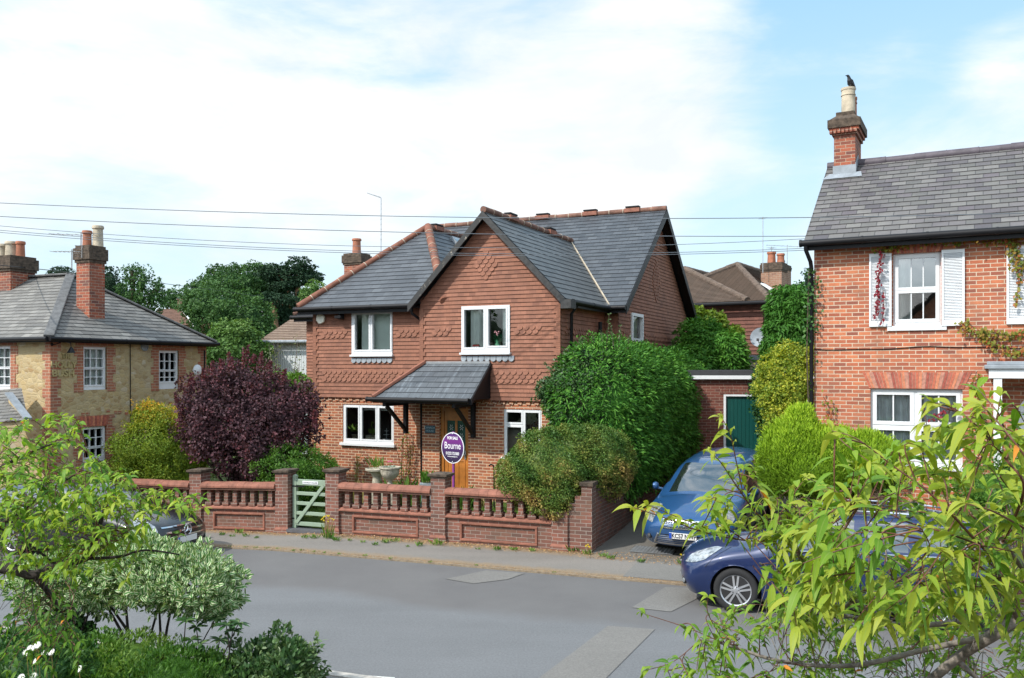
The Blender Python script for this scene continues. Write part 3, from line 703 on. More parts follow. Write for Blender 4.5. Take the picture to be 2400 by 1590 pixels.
dp.tube([(e0-0.04, -0.08, ZE-0.08), (e0-0.02, -0.05, ZE-0.25), (x, 0.2, ZE-0.42), (x, 0.24, ZE-0.5), (x, 0.22, ZT+0.3), (x, 0.25, GZ)], 0.036); dp.build('downpipe', m_black, house, smooth=60)
dp = MB(); yy = M.t(1339.5, g1+0.1)
dp.tube([(e1+0.06, yy, ZE-0.1), (g1+0.1, yy, ZE-0.35), (g1+0.1, yy, 0.4)], 0.04); dp.build('downpipe', m_black, house, smooth=60)
dp = MB(); yy = M.t(1405, g1+0.1)
dp.tube([(g1+0.12, yy, ZE-0.45), (g1+0.12, yy, 0.4)], 0.055); dp.cyl((g1+0.12, yy, ZE-0.9), (g1+0.12, yy, ZE-0.78), 0.075); dp.build('soil_pipe', m_black, house, smooth=60)
# --- windows ---
def fit(w_, t, **k): return window(house, (w_[0], t, w_[2]), 0.0, w_[1]-w_[0], w_[3]-w_[2], **k)
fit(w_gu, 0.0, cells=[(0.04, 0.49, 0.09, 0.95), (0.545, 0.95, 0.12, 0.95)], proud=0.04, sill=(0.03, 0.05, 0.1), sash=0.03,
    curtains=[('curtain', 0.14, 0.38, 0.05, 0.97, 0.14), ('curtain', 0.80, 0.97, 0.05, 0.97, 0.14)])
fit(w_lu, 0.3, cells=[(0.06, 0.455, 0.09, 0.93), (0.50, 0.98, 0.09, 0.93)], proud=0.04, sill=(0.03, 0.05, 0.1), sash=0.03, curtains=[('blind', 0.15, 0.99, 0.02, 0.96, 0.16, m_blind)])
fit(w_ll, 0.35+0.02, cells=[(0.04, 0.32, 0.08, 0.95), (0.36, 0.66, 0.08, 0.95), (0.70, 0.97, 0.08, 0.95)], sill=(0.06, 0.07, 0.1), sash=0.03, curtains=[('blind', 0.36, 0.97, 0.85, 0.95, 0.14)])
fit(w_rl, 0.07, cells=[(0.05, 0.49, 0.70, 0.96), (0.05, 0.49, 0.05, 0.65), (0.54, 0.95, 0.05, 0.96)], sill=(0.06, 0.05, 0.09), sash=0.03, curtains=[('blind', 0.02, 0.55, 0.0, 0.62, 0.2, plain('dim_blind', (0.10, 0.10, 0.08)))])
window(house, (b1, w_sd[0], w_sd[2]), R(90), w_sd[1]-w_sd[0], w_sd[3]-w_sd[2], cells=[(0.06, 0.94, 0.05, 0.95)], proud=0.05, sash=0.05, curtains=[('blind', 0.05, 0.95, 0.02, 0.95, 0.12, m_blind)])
# scalloped lead aprons under the upper windows
for w_, t in ((w_gu, 0.0), (w_lu, 0.3)):
    sb = MB(); scallops(sb, w_[0]-0.02, t-0.012, w_[2]-0.22, int((w_[1]-w_[0])/0.165)+1, rows=1, rh=0.12)
    sb.build('lead_apron', m_grey, house)
# --- front door ---
m_oak = plain('varnished_oak', (0.42, 0.155, 0.032), 0.35, var=0.35, scale=3, coat=0.3)
m_sglass = plain('leaded_green_glass', (0.02, 0.07, 0.055), 0.12, var=0.5, scale=9)
dw = door[1]-door[0]; dh = door[3]-door[2]; fr = MB()
plate(fr, 0, dw, 0, dh, [(0.09, dw-0.07, 0.05, dh-0.08)], 0.0, 0.12); fo = fr.build('door_frame', m_oak, house, bevel=0.006); fo.location = (door[0], 0.12, GZ)
lf = MB(); a, b = 0.09, dw-0.07; cw = b-a; hz = []
hz += [(a+0.11*cw, a+0.46*cw, dh*0.48, dh*0.86), (a+0.55*cw, a+0.90*cw, dh*0.48, dh*0.86)]
plate(lf, a, b, 0.05, dh-0.08, hz, 0.03, 0.07)
for (p0, p1) in ((a+0.11*cw, a+0.43*cw), (a+0.58*cw, a+0.90*cw)):
    plate(lf, p0, p1, 0.2, dh*0.42, [(p0+0.035, p1-0.035, 0.235, dh*0.42-0.035)], 0.015, 0.031)
do = lf.build('door', m_oak, house, bevel=0.004); do.location = (door[0], 0.12, GZ)
for q in hz:
    g = MB(); g.box(q[0], q[1], 0.05, 0.06, q[2], q[3]); g.cm = 1
    cx_ = (q[0]+q[1])/2
    for zz in (0.3, 0.55, 0.8):
        z_ = q[2]+(q[3]-q[2])*zz
        for k in range(6):
            aa = k*math.pi/3; g.beam((cx_+0.02*math.cos(aa), 0.047, z_+0.02*math.sin(aa)), (cx_+0.06*math.cos(aa), 0.047, z_+0.075*math.sin(aa)), 0.006, 0.006)
    g.build('door_light', [m_sglass, m_white], do)
hd = MB(); hd.box(b-0.075, b-0.045, 0.0, 0.03, 0.98, 1.2); hd.cyl((b-0.06, 0.0, 1.1), (b-0.06, -0.05, 1.1), 0.01); hd.cyl((b-0.06, -0.05, 1.1), (b-0.16, -0.05, 1.1), 0.011); hd.build('door_handle', m_metal, do)
MB().box(0, 0.04, -0.03, 0, 0, 0.09).build('doorbell', m_white, house, bevel=0.006, loc=(M.s(1102, 0), 0.05, M.z(1020, 0, 0)))
# name plaque
def text_mesh(s, size, mat, name, parent, loc, rot=(R(90), 0, 0), ext=0.002, align='CENTER', sx=1.0, bold=0.0):
    cu = bpy.data.curves.new(name, 'FONT'); cu.body = s; cu.size = size; cu.extrude = ext; cu.align_x = align; cu.align_y = 'CENTER'; cu.offset = bold
    tmp = bpy.data.objects.new('tmp_text', cu); COL.objects.link(tmp)
    dg = bpy.context.evaluated_depsgraph_get(); dg.update()
    me = bpy.data.meshes.new_from_object(tmp.evaluated_get(dg)); bpy.data.objects.remove(tmp)
    me.materials.clear(); me.materials.append(mat); me.name = name
    o = bpy.data.objects.new(name, me); COL.objects.link(o); o.parent = parent; o.location = loc; o.rotation_euler = rot; o.scale = (sx, 1, 1)
    return o
pw = (M.s(997, 0.05), M.s(1020.5, 0.05)); pz = (M.z(1016, 0, 0), M.z(1000, 0, 0)); pc = ((pw[0]+pw[1])/2, 0.0, (pz[0]+pz[1])/2)
pq = MB().box(-0.15, 0.15, 0, 0.03, -0.1, 0.1).build('name_plaque', plain('slate_plaque', (0.045, 0.075, 0.095), 0.4), house, bevel=0.005, loc=(pc[0], 0.02, pc[2]))
m_ptxt = plain('plaque_lettering', (0.25, 0.38, 0.44), 0.5)
text_mesh('CANADA', 0.075, m_ptxt, 'lettering', pq, (0, -0.002, 0.042)); text_mesh('HOUSE', 0.075, m_ptxt, 'lettering', pq, (0, -0.002, -0.042))
# alarm box
ab = MB(); c = [(0.15*math.cos(R(60*k+20))*1.0, 0.16*math.sin(R(60*k+20))) for k in range(6)]
ab.prism([(x, 0, z) for x, z in c], (0, -0.07, 0)); ab.build('alarm_box', plain('cream_plastic', (0.82, 0.80, 0.68), 0.35, var=0.03), house, bevel=0.02, loc=(M.s(755, 0.3), 0.27, M.z(748, l0, 0.3)))
lp = MB(); lp.box(-0.1, 0.1, -0.18, 0, -0.04, 0.04); lp.box(-0.03, 0.03, -0.1, 0.1, -0.06, 0.1); lp.build('security_lamp', m_black, house, bevel=0.01, loc=(M.s(805, 0.3), 0.2, ZE-0.28))
# --- porch canopy ---
pr1 = M.s(1150, 0); pr0 = M.s(997, 0); pzt = M.z(850, pr1, 0)
pt = M.t(1103, pr1); pze = M.z(936, pr1, pt); pl = M.s(873, pt)
cn = MB(); slope(cn, (pl, pt, pze), (pr1, pt, pze), (pr0, -0.01, pzt), (pr1, -0.01, pzt), 0.2, 0.012)
slope(cn, (pl, 0.28, pze), (pl, pt, pze), (pr0, 0.0, pzt), (pr0, -0.01, pzt), 0.2, 0.0)
can = cn.build('porch_roof', m_slate_p, house)
cn = MB(); cn.beam((pl, pt, pze+0.03), (pr0, -0.02, pzt+0.03), 0.17, 0.07); cn.build('hip_tiles', m_terra, can, bevel=0.01)
MB().box(pr0, pr1, -0.07, 0, pzt-0.03, pzt+0.03).build('flashing', m_metal, can)
cn = MB(); cn.poly((pr1, pt, pze-0.02), (pr1, 0, pze-0.02), (pr1, 0, pzt-0.02))
cn.prism([(pr1, pt, pze-0.14), (pr1, 0, pzt-0.17), (pr1, 0, pzt-0.0), (pr1, pt, pze-0.0)], (0.035, 0, 0)); cn.box(pl, pr1, pt, pt+0.02, pze-0.13, pze-0.01)
cn.build('boarding', m_black, can)
gutter((pl-0.12, pt-0.06, pze-0.04), (pr1-0.04, pt-0.06, pze-0.04), 0.055).build('gutter', m_black, can, smooth=40)
for px_, tt in ((953, 0.05), (1111, 0.05)):
    s_ = M.s(px_, tt); bk_ = MB(); zb_ = M.z(1016 if px_ < 1000 else 1026, s_, tt)
    bk_.box(s_-0.05, s_+0.05, -0.05, tt+0.02, zb_, pze-0.13); bk_.box(s_-0.045, s_+0.045, pt+0.05, -0.05, pze-0.22, pze-0.13)
    bk_.beam((s_, -0.04, zb_+0.12), (s_, pt+0.18, pze-0.22), 0.08, 0.08); bk_.build('bracket', m_black, can, bevel=0.006)
# --- chimney and aerial behind the left hip ---
cs, ct = -6.3, 9.0
cs = M.s(835, ct)
stack_chimney(house, cs-0.36, cs+0.42, ct-0.3, ct+0.3, ZE-0.5, M.z(596, cs, ct), m_brick_ch, rows=6, capmat=m_cap, pots=[(cs+0.02, ct, 0.17, 0.62, m_pot)])
as_ = M.s(893, 9.5)
m = MB(); zt_ = M.z(464, as_, 9.5); m.cyl((as_, 9.5, ZE), (as_, 9.5, zt_), 0.018, n=6); m.tube([(as_, 9.5, zt_), (as_-0.25, 9.4, zt_+0.09), (as_-0.52, 9.3, zt_+0.2)], 0.014, 6)
for k in range(5): m.box(as_-0.05-0.1*k, as_-0.04-0.1*k, 9.33, 9.55, zt_+0.03+0.036*k, zt_+0.04+0.036*k)
for k in range(8): m.cyl((as_, 9.5, zt_-0.25-0.2*k), (as_, 9.5, zt_-0.22-0.2*k), 0.028, n=6)
m.build('aerial', m_metal, house)
# ================= house on the right =================
RH = Frame(6.01, 17.4, 0.880, -0.4748)
rgz = 0.9
rhouse = thing('brick_house', 'orange-red brick house with white louvred shutters and a purple-grey slate roof', 'house', (RH.o[0], RH.o[1], 0), RH.ang)
def rw(px0, px1, py0, py1, t=0.0):
    s0, s1 = RH.s(px0, t), RH.s(px1, t); sm = (s0+s1)/2
    return s0, s1, RH.z(py1, sm, t), RH.z(py0, sm, t)
rZE = RH.z(556, 0, 0)
rR = 7.5; rD = 8.4
rtr = RH.t(1942, -0.12); rzr = RH.z(392, -0.12, rtr)
w_u = rw(2093, 2205, 593, 764); w_l = rw(2040, 2256, 912, 1092)
pdoor = (RH.s(2345, 0.0), RH.s(2345, 0)+1.5, rgz, RH.z(905, 4, 0))
mb = MB()
mb.sheet((0, 0, 0), X, Zv, lambda y: (0, rR), (0, rZE), [w_u, w_l, pdoor])
w2 = (RH.s(2412, 0), RH.s(2412, 0)+1.0, w_u[2], w_u[3])
def rspan(y):
    if y <= rZE: return (0, rD)
    k = (rzr-0.08-y)/(rzr-0.08-rZE); return (rtr*(1-k), rtr+(rD-rtr)*k)
mb.sheet((0, rD, 0), (0, -1, 0), Zv, lambda y: tuple(sorted((rD-rspan(y)[0], rD-rspan(y)[1]))), (0, rzr-0.1))
mb.sheet((rR, 0, 0), Y, Zv, rspan, (0, rzr-0.1)); mb.poly((0, rD, 0), (0, rD, rZE), (rR, rD, rZE), (rR, rD, 0))
for q in (w_u, w_l, pdoor):
    e = 0.11
    mb.poly((q[0], 0, q[2]), (q[0], e, q[2]), (q[0], e, q[3]), (q[0], 0, q[3])); mb.poly((q[1], 0, q[2]), (q[1], 0, q[3]), (q[1], e, q[3]), (q[1], e, q[2]))
    mb.poly((q[0], 0, q[3]), (q[0], e, q[3]), (q[1], e, q[3]), (q[1], 0, q[3])); mb.poly((q[0], 0, q[2]), (q[1], 0, q[2]), (q[1], e, q[2]), (q[0], e, q[2]))
mb.build('brick_wall', m_brick_r, rhouse)
# flat gauged arches
m_gauge = brickwork('gauged_brick', [(0.45, 0.14, 0.08), (0.52, 0.19, 0.11), (0.34, 0.085, 0.055), (0.50, 0.24, 0.17)], (0.62, 0.5, 0.4), bw=0.1, bh=0.5, mo=0.01, off=0.0)
def arch(parent, x0, x1, z0, h, splay, mat_list, n, y=-0.012, name='arch'):
    a = MB(); k = n
    for i in range(k):
        f0, f1 = i/k, (i+1)/k; g = 0.06/k
        b0, b1_ = x0+(x1-x0)*(f0+g), x0+(x1-x0)*(f1-g); t0, t1 = x0-splay+(x1-x0+2*splay)*(f0+g), x0-splay+(x1-x0+2*splay)*(f1-g)
        a.cm = i*7 % len(mat_list[:-1]); a.prism([(b0, y, z0), (b1_, y, z0), (t1, y, z0+h), (t0, y, z0+h)], (0, 0.03, 0))
    a.cm = len(mat_list)-1; a.prism([(x0, y+0.006, z0), (x1, y+0.006, z0), (x1+splay, y+0.006, z0+h), (x0-splay, y+0.006, z0+h)], (0, 0.02, 0))
    return a.build(name, mat_list, parent)
ga = [plain('arch_brick_%d' % i, c, 0.85, var=0.3, scale=18) for i, c in enumerate([(0.46, 0.13, 0.075), (0.33, 0.085, 0.06), (0.55, 0.20, 0.11), (0.40, 0.12, 0.08), (0.48, 0.22, 0.16)])]
arch(rhouse, w_l[0]-0.02, w_l[1]+0.02, w_l[3]+0.005, 0.31, 0.13, ga+[m_mortar], 30)
arch(rhouse, w_u[0]-0.02, w_u[1]+0.02, w_u[3]+0.005, 0.28, 0.10, ga[:4]+[m_mortar], 16)
cb = MB(); pts = []
zc = RH.z(816, 2, 0)
for i in range(30): x = rR*i/29*0.9; pts.append((x, -0.015, zc-0.01*math.sin(i*1.3)-0.02*math.sin(i*0.5)))
cb.tube(pts, 0.008, 5).build('wall_cable', m_black, rhouse)
# roof
rf = MB(); slope(rf, (-0.14, -0.28, rZE-0.1), (rR+0.2, -0.28, rZE-0.1), (-0.14, rtr, rzr), (rR+0.2, rtr, rzr), 0.2, 0.014)
slope(rf, (rR+0.2, rD+0.3, rZE-0.1), (-0.14, rD+0.3, rZE-0.1), (rR+0.2, rtr, rzr), (-0.14, rtr, rzr), 0.2, 0.014)
rf.build('roof', m_slate_r, rhouse)
m_ridge_b = plain('blue_clay_ridge', (0.085, 0.07, 0.085), 0.6, var=0.3)
ridge((-0.14, rtr, rzr+0.0), (rR+0.2, rtr, rzr+0.0), [m_ridge_b, m_ridge_b], par=rhouse, seg=0.6, r=0.1)
g_ = gutter((-0.2, -0.34, rZE-0.16), (rR+0.2, -0.34, rZE-0.16), 0.065); g_.box(-0.1, rR, -0.28, -0.255, rZE-0.3, rZE-0.12); g_.box(-0.1, rR, -0.27, 0.0, rZE-0.2, rZE-0.18); g_.build('gutter', m_black, rhouse, smooth=40)
bg_ = MB(); barge(bg_, (-0.13, -0.28, rZE-0.1), (-0.13, rtr, rzr), 0.16, 0.02, 0.02, (-1, 0, 0)); bg_.build('bargeboard', m_black, rhouse)
dp = MB(); dp.tube([(-0.1, -0.34, rZE-0.2), (-0.1, -0.32, rZE-0.3), (-0.05, -0.12, rZE-0.5), (-0.04, -0.07, rZE-0.62), (-0.04, -0.07, rgz-0.5)], 0.04)
for z in (1.8, 3.3, 4.9): dp.cyl((-0.04, -0.07, z), (-0.04, -0.07, z+0.07), 0.052)
dp.build('downpipe', m_black, rhouse, smooth=60)
# windows
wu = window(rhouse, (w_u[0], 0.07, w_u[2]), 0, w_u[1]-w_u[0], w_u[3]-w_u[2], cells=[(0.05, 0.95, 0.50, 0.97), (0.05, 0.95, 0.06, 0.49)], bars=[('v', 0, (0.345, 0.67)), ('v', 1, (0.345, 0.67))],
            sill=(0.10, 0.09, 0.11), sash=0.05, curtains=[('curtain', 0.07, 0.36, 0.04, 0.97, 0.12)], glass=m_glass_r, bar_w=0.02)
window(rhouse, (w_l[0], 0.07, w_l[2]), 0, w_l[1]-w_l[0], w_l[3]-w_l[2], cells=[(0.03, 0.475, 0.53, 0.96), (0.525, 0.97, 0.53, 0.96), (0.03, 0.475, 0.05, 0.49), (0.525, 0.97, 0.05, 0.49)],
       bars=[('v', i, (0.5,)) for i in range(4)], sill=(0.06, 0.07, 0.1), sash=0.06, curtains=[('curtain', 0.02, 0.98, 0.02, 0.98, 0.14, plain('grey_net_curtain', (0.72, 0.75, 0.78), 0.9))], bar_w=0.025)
def shutter(x0, x1, z0, z1):
    s = MB(); w_ = 0.035; s.box(x0, x0+w_, -0.05, 0, z0, z1); s.box(x1-w_, x1, -0.05, 0, z0, z1); s.box(x0, x1, -0.048, 0, z0, z0+0.10); s.box(x0, x1, -0.048, 0, z1-0.06, z1)
    n = int((z1-z0-0.16)/0.028)
    for i in range(n):
        z = z0+0.10+(z1-z0-0.16)*i/n
        s.prism([(x0+w_, -0.040, z), (x0+w_, -0.012, z+0.026), (x0+w_, -0.006, z+0.026), (x0+w_, -0.034, z-0.001)], (x1-x0-2*w_, 0, 0))
    s.box(x0+w_, x1-w_, -0.004, 0.0, z0, z1)
    return s.build('shutter', m_white, rhouse, loc=(0, -0.005, 0))
for (a, b, c, d) in ((2038, 2090, 595, 766), (2207, 2261, 586, 764), (2359, 2410, 578, 760)):
    q = rw(a, b, c, d); shutter(*q)
# porch
ps = RH.s(2310, -0.8); pzz = RH.z(865, ps, -0.8)
pp = MB(); pp.box(ps-0.02, ps+2.4, -1.0, 0, pzz, pzz+0.07); pp.box(ps+0.02, ps+2.3, -0.92, 0, pzz+0.07, pzz+0.13); po = pp.build('porch_roof', m_grey, rhouse, bevel=0.01)
MB().box(ps+0.05, ps+2.35, -0.95, 0, pzz-0.16, pzz-0.002).build('fascia', m_white, po)
MB().box(ps+0.12, ps+0.25, -0.93, -0.80, rgz, pzz-0.162).build('porch_post', m_white, po, bevel=0.006)
dr = MB(); dr.box(pdoor[0], pdoor[1], 0.1, 0.13, pdoor[2], pdoor[3]); dr.build('porch_wall', m_brick_r, rhouse)
dr = MB(); dr.box(pdoor[0]+0.28, pdoor[0]+1.2, 0.06, 0.11, rgz, rgz+1.95)
n = 14; cx = pdoor[0]+0.74; dr.prism([(cx+0.46*math.cos(math.pi*i/n), 0.06, rgz+1.93+0.4*math.sin(math.pi*i/n)) for i in range(n+1)], (0, 0.05, 0))
dr.build('arched_door', m_white, rhouse)
# chimney
cz = RH.z(267, 0.4, rtr)
c0 = RH.s(1954, rtr-0.45); c1_ = RH.s(2004, rtr-0.45)
ch = MB(); ch.box(c0, c1_, rtr-0.42, rtr+0.6, rzr-0.7, cz-0.55)
for i, (g, h0, h1) in enumerate(((0.04, 0.55, 0.47), (0.08, 0.47, 0.40))): ch.box(c0-g, c1_+g, rtr-0.42-g, rtr+0.6+g, cz-h0, cz-h1)
for i in range(7):
    x = c0-0.08+(c1_-c0+0.10)*i/6.5; ch.box(x, x+0.06, rtr-0.53, rtr-0.4, cz-0.52, cz-0.44)
ch.cm = 1; ch.box(c0-0.12, c1_+0.12, rtr-0.54, rtr+0.72, cz-0.40, cz-0.22)
top = [(c0-0.10, rtr-0.52, cz-0.22), (c1_+0.10, rtr-0.52, cz-0.22), (c1_+0.10, rtr+0.70, cz-0.22), (c0-0.10, rtr+0.70, cz-0.22), (c0+0.03, rtr-0.34, cz-0.10), (c1_-0.03, rtr-0.34, cz-0.10), (c1_-0.03, rtr+0.52, cz-0.10), (c0+0.03, rtr+0.52, cz-0.10)]
ch.add(top, [(0, 1, 5, 4), (1, 2, 6, 5), (2, 3, 7, 6), (3, 0, 4, 7), (4, 5, 6, 7)]); ch.box(c0+0.03, c1_-0.03, rtr-0.34, rtr+0.52, cz-0.102, cz-0.02)
cho = ch.build('chimney', [m_brick_ch, m_cap], rhouse)
ccx = (c0+c1_)/2+0.04; ph = RH.z(204, ccx, rtr-0.1)-cz
for (yy, r, h, m) in ((rtr-0.12, 0.148, ph, m_potb), (rtr+0.3, 0.13, ph-0.10, m_pot)):
    p = MB(); p.lathe([(r, 0), (r*0.97, h*0.7), (r*1.06, h*0.71), (r*1.06, h*0.74), (r*0.98, h*0.75), (r*0.98, h-0.06), (r*1.06, h-0.05), (r*1.06, h), (r*0.8, h), (r*0.8, h-0.2)], (ccx, yy, cz-0.04), 20); p.build('chimney_pot', m, cho, smooth=35)
fl = MB(); zf = lambda y: rzr-(rtr-y)*(rzr-rZE+0.1)/(rtr+0.28)+0.035
fl.poly((c0-0.22, rtr-0.62, zf(rtr-0.62)), (c1_+0.16, rtr-0.62, zf(rtr-0.62)), (c1_+0.12, rtr-0.41, zf(rtr-0.41)), (c0-0.1, rtr-0.41, zf(rtr-0.41)))
fl.box(c0-0.02, c1_+0.02, rtr-0.44, rtr-0.415, zf(rtr-0.42)-0.02, zf(rtr-0.42)+0.17); fl.prism([(c1_+0.004, rtr-0.42, zf(rtr-0.42)), (c1_+0.004, rtr, zf(rtr)), (c1_+0.004, rtr, zf(rtr)+0.18), (c1_+0.004, rtr-0.42, zf(rtr-0.42)+0.2)], (0.012, 0, 0))
fl.build('flashing', m_grey, cho)
pot_top = RH.p(ccx+0.03, rtr-0.12, cz-0.04+ph)

# ================= stone pub on the left =================
HB = Frame(-11.08, 21.0, 0.406, 0.914)
pub = thing('stone_pub', 'honey-coloured stone pub with red brick corners and sash windows, on the left', 'pub', (HB.o[0], HB.o[1], 0), HB.ang)
hL = HB.s(483, 0); hT = 6.6; hZE = HB.z(793, 0, 0); ap = 1
tN = NT('rubble_stone'); v = tN.mapv(tN.uvc(), scale=(7, 12, 1)); vo = tN.n('ShaderNodeTexVoronoi', feature='F1'); vo.inputs['Scale'].default_value = 1.0; vo.inputs['Randomness'].default_value = 0.9
nz = tN.n('ShaderNodeTexNoise'); nz.inputs['Scale'].default_value = 2.0; tN.l(v, nz.inputs['Vector']); mm_ = tN.mix(0.12, v, nz.outputs['Color']); tN.l(mm_, vo.inputs['Vector'])
sp = tN.n('ShaderNodeSeparateColor'); tN.l(vo.outputs['Color'], sp.inputs[0])
c = tN.ramp(sp.outputs[0], [(0, (0.38, 0.27, 0.13)), (0.3, (0.54, 0.41, 0.21)), (0.55, (0.46, 0.36, 0.20)), (0.75, (0.58, 0.46, 0.26)), (0.93, (0.38, 0.24, 0.11)), (1.0, (0.62, 0.55, 0.4))])
ve = tN.n('ShaderNodeTexVoronoi', feature='DISTANCE_TO_EDGE'); ve.inputs['Scale'].default_value = 1.0; ve.inputs['Randomness'].default_value = 0.9; tN.l(mm_, ve.inputs['Vector'])
c = tN.mix(tN.rng_map(ve.outputs['Distance'], 0.0, 0.10, 0.7, 0.0), c, (0.50, 0.41, 0.26))
c = tN.mix(tN.rng_map(tN.noise(0.7, 6, 0.65), 0.5, 0.72, 0, 0.5), c, (0.30, 0.26, 0.18)); c = tN.mix(tN.rng_map(tN.noise(30, 4), 0.4, 0.7, 0, 0.35), c, (0.33, 0.23, 0.11))
tN.col(c); tN.set(Roughness=0.95); tN.bump(tN.math('ADD', tN.rng_map(ve.outputs['Distance'], 0, 0.2, 0, 1), tN.math('MULTIPLY', tN.noise(25, 5), 0.7)), 0.4, 0.015); m_stone = tN.m
def hw(px0, px1, py0, py1):
    s0, s1 = HB.s(px0, 0), HB.s(px1, 0); sm = (s0+s1)/2
    return s0, s1, HB.z(py1, sm, 0), HB.z(py0, sm, 0)
hw1 = hw(195, 250, 813, 914); hw2 = hw(372, 419, 822, 912); hw3 = hw(193, 249, 1000, 1102)
hwL = (HB.t(25, 0), HB.t(-30, 0), HB.z(914, 0, HB.t(25, 0)), HB.z(811, 0, HB.t(25, 0)))
ws = MB()
ws.sheet((0, 0, 0), X, Zv, lambda y: (0, hL), (0, hZE), [hw1, hw2, hw3])
ws.sheet((0, hT, 0), (0, -1, 0), Zv, lambda y: (0, hT), (0, hZE), [(hT-hwL[1], hT-hwL[0], hwL[2], hwL[3])])
ws.poly((hL, 0, 0), (hL, hT, 0), (hL, hT, hZE), (hL, 0, hZE)); ws.poly((0, hT, 0), (0, hT, hZE), (hL, hT, hZE), (hL, hT, 0))
for q in (hw1, hw2, hw3):
    e = 0.10
    ws.poly((q[0], 0, q[2]), (q[0], e, q[2]), (q[0], e, q[3]), (q[0], 0, q[3])); ws.poly((q[1], 0, q[2]), (q[1], 0, q[3]), (q[1], e, q[3]), (q[1], e, q[2]))
ws.build('stone_wall', m_stone, pub)
# brick quoins round the openings and corners
def quoin_col(x0, w0, w1, z0, z1, y=-0.012, side=1, face='f'):
    z = z0; k = 0; qn = MB()
    while z < z1-0.02:
        h_ = min(0.225, z1-z); ww = w0 if k % 2 == 0 else w1; a, b = sorted((x0, x0+side*ww))
        if face == 'f': qn.box(a, b, y, 0.09, z, z+h_)
        else: qn.box(y, 0.09, a, b, z, z+h_)
        z += 0.225; k += 1
    qn.build('brick_quoins', m_brick_hb, pub)
quoin_col(0.0, 0.28, 0.19, 0, hZE-0.02, side=1); quoin_col(-0.011, 0.19, 0.28, 0, hZE-0.02, side=1, face='l')
quoin_col(hL, 0.33, 0.22, 0, hZE-0.02, side=-1)
for q in (hw1, hw2, hw3):
    quoin_col(q[0], 0.27, 0.18, q[2]-0.05, q[3]+(0.0 if q is not hw3 else 0.28), side=-1); quoin_col(q[1], 0.27, 0.18, q[2]-0.05, q[3]+(0.0 if q is not hw3 else 0.28), side=1)
quoin_col(hwL[0], 0.27, 0.18, hwL[2]-0.05, hwL[3]+0.0, side=-1, face='l')
for bx in ((hw1[0]-0.22, hw1[1]+0.22, -0.011, 0.09, hw1[3], hZE-0.02), (hw2[0]-0.22, hw2[1]+0.22, -0.011, 0.09, hw2[3], hZE-0.02), (-0.011, 0.09, hwL[0]-0.22, hwL[1]+0.22, hwL[3], hZE-0.02)): MB().box(*bx).build('brick_lintel', m_brick_hb, pub)
qn = MB()
for x_, z_ in ((0.86, 2.45), (1.0, 2.45), (1.62, 2.5), (1.86, 2.45), (1.99, 2.45), (2.2, 2.40), (2.43, 2.42), (2.75, 2.52), (2.88, 2.52), (3.2, 2.62), (3.72, 2.62), (4.1, 2.72), (4.45, 2.7)):
    qn.box(x_, x_+0.10, -0.010, 0.02, z_, z_+0.07)
qn.build('brick_fragments', m_brick_hb, pub)
arch(pub, hw3[0]-0.02, hw3[1]+0.02, hw3[3]+0.004, 0.27, 0.06, ga[:4]+[m_mortar], 14, y=-0.018)
# roof
hov = 0.22
az_ = (EYE+(HZ-645)/FL*24.3); apx = Vector((hL/2, 2.46, az_)); ap2 = Vector((hL/2, hT-2.46, az_)); ez = hZE+0.02
c00 = (-hov, -hov, ez); c10 = (hL+hov, -hov, ez); c11 = (hL+hov, hT+hov, ez); c01 = (-hov, hT+hov, ez)
rf = MB(); slope(rf, c00, c10, apx, apx, 0.17, 0.012); slope(rf, c01, c00, ap2, apx, 0.17, 0.012); slope(rf, c10, c11, apx, ap2, 0.17, 0.012); slope(rf, c11, c01, ap2, ap2, 0.17, 0.012)
rf.build('roof', m_slate_h, pub)
m_leadroll = plain('lead_roll', (0.11, 0.11, 0.11), 0.7, var=0.4, scale=8, bump=0.2)
hp = MB()
for a, b in ((c00, apx), (c10, apx), (c01, ap2), (apx, ap2)): hp.beam(Vector(a)+up, Vector(b)+up, 0.24, 0.06)
hp.build('hip_tiles', m_leadroll, pub, bevel=0.02)
gt = gutter((-hov, -hov-0.05, ez-0.04), (hL+hov, -hov-0.05, ez-0.04), 0.05); gt.cyl((-hov-0.05, -hov, ez-0.04), (-hov-0.05, hT+hov, ez-0.04), 0.05, n=10)
gt.box(-hov, hL+hov, -hov, -hov+0.02, ez-0.12, ez-0.02); gt.box(-hov, -hov+0.02, -hov, hT, ez-0.12, ez-0.02); gt.box(-hov, hL+hov, -hov, 0.05, ez-0.07, ez-0.05); gt.box(-hov, 0.05, -hov, hT, ez-0.071, ez-0.051)
gt.build('gutter', m_black, pub, smooth=40)
m_cur2 = plain('grey_curtain', (0.85, 0.85, 0.82), 0.9)
def sash6(parent, loc, rz_, w, h, lower=0.5, **k):
    return window(parent, loc, rz_, w, h, cells=[(0.06, 0.94, lower, 0.965), (0.06, 0.94, 0.09, lower)], bars=[('v', 0, (0.34, 0.67)), ('h', 0, (0.5,)), ('v', 1, (0.34, 0.67)), ('h', 1, (0.5,))], sash=0.03, depth=0.09, mat=m_white, sill_mat=m_concrete, bar_w=0.018, **k)
sash6(pub, (hw1[0], 0.07, hw1[2]), 0, hw1[1]-hw1[0], hw1[3]-hw1[2], sill=(0.05, 0.1, 0.06), curtains=[('curtain', 0.32, 0.95, 0.05, 0.97, 0.14, m_cur2)], proud=0.02, glass=m_glass_d)
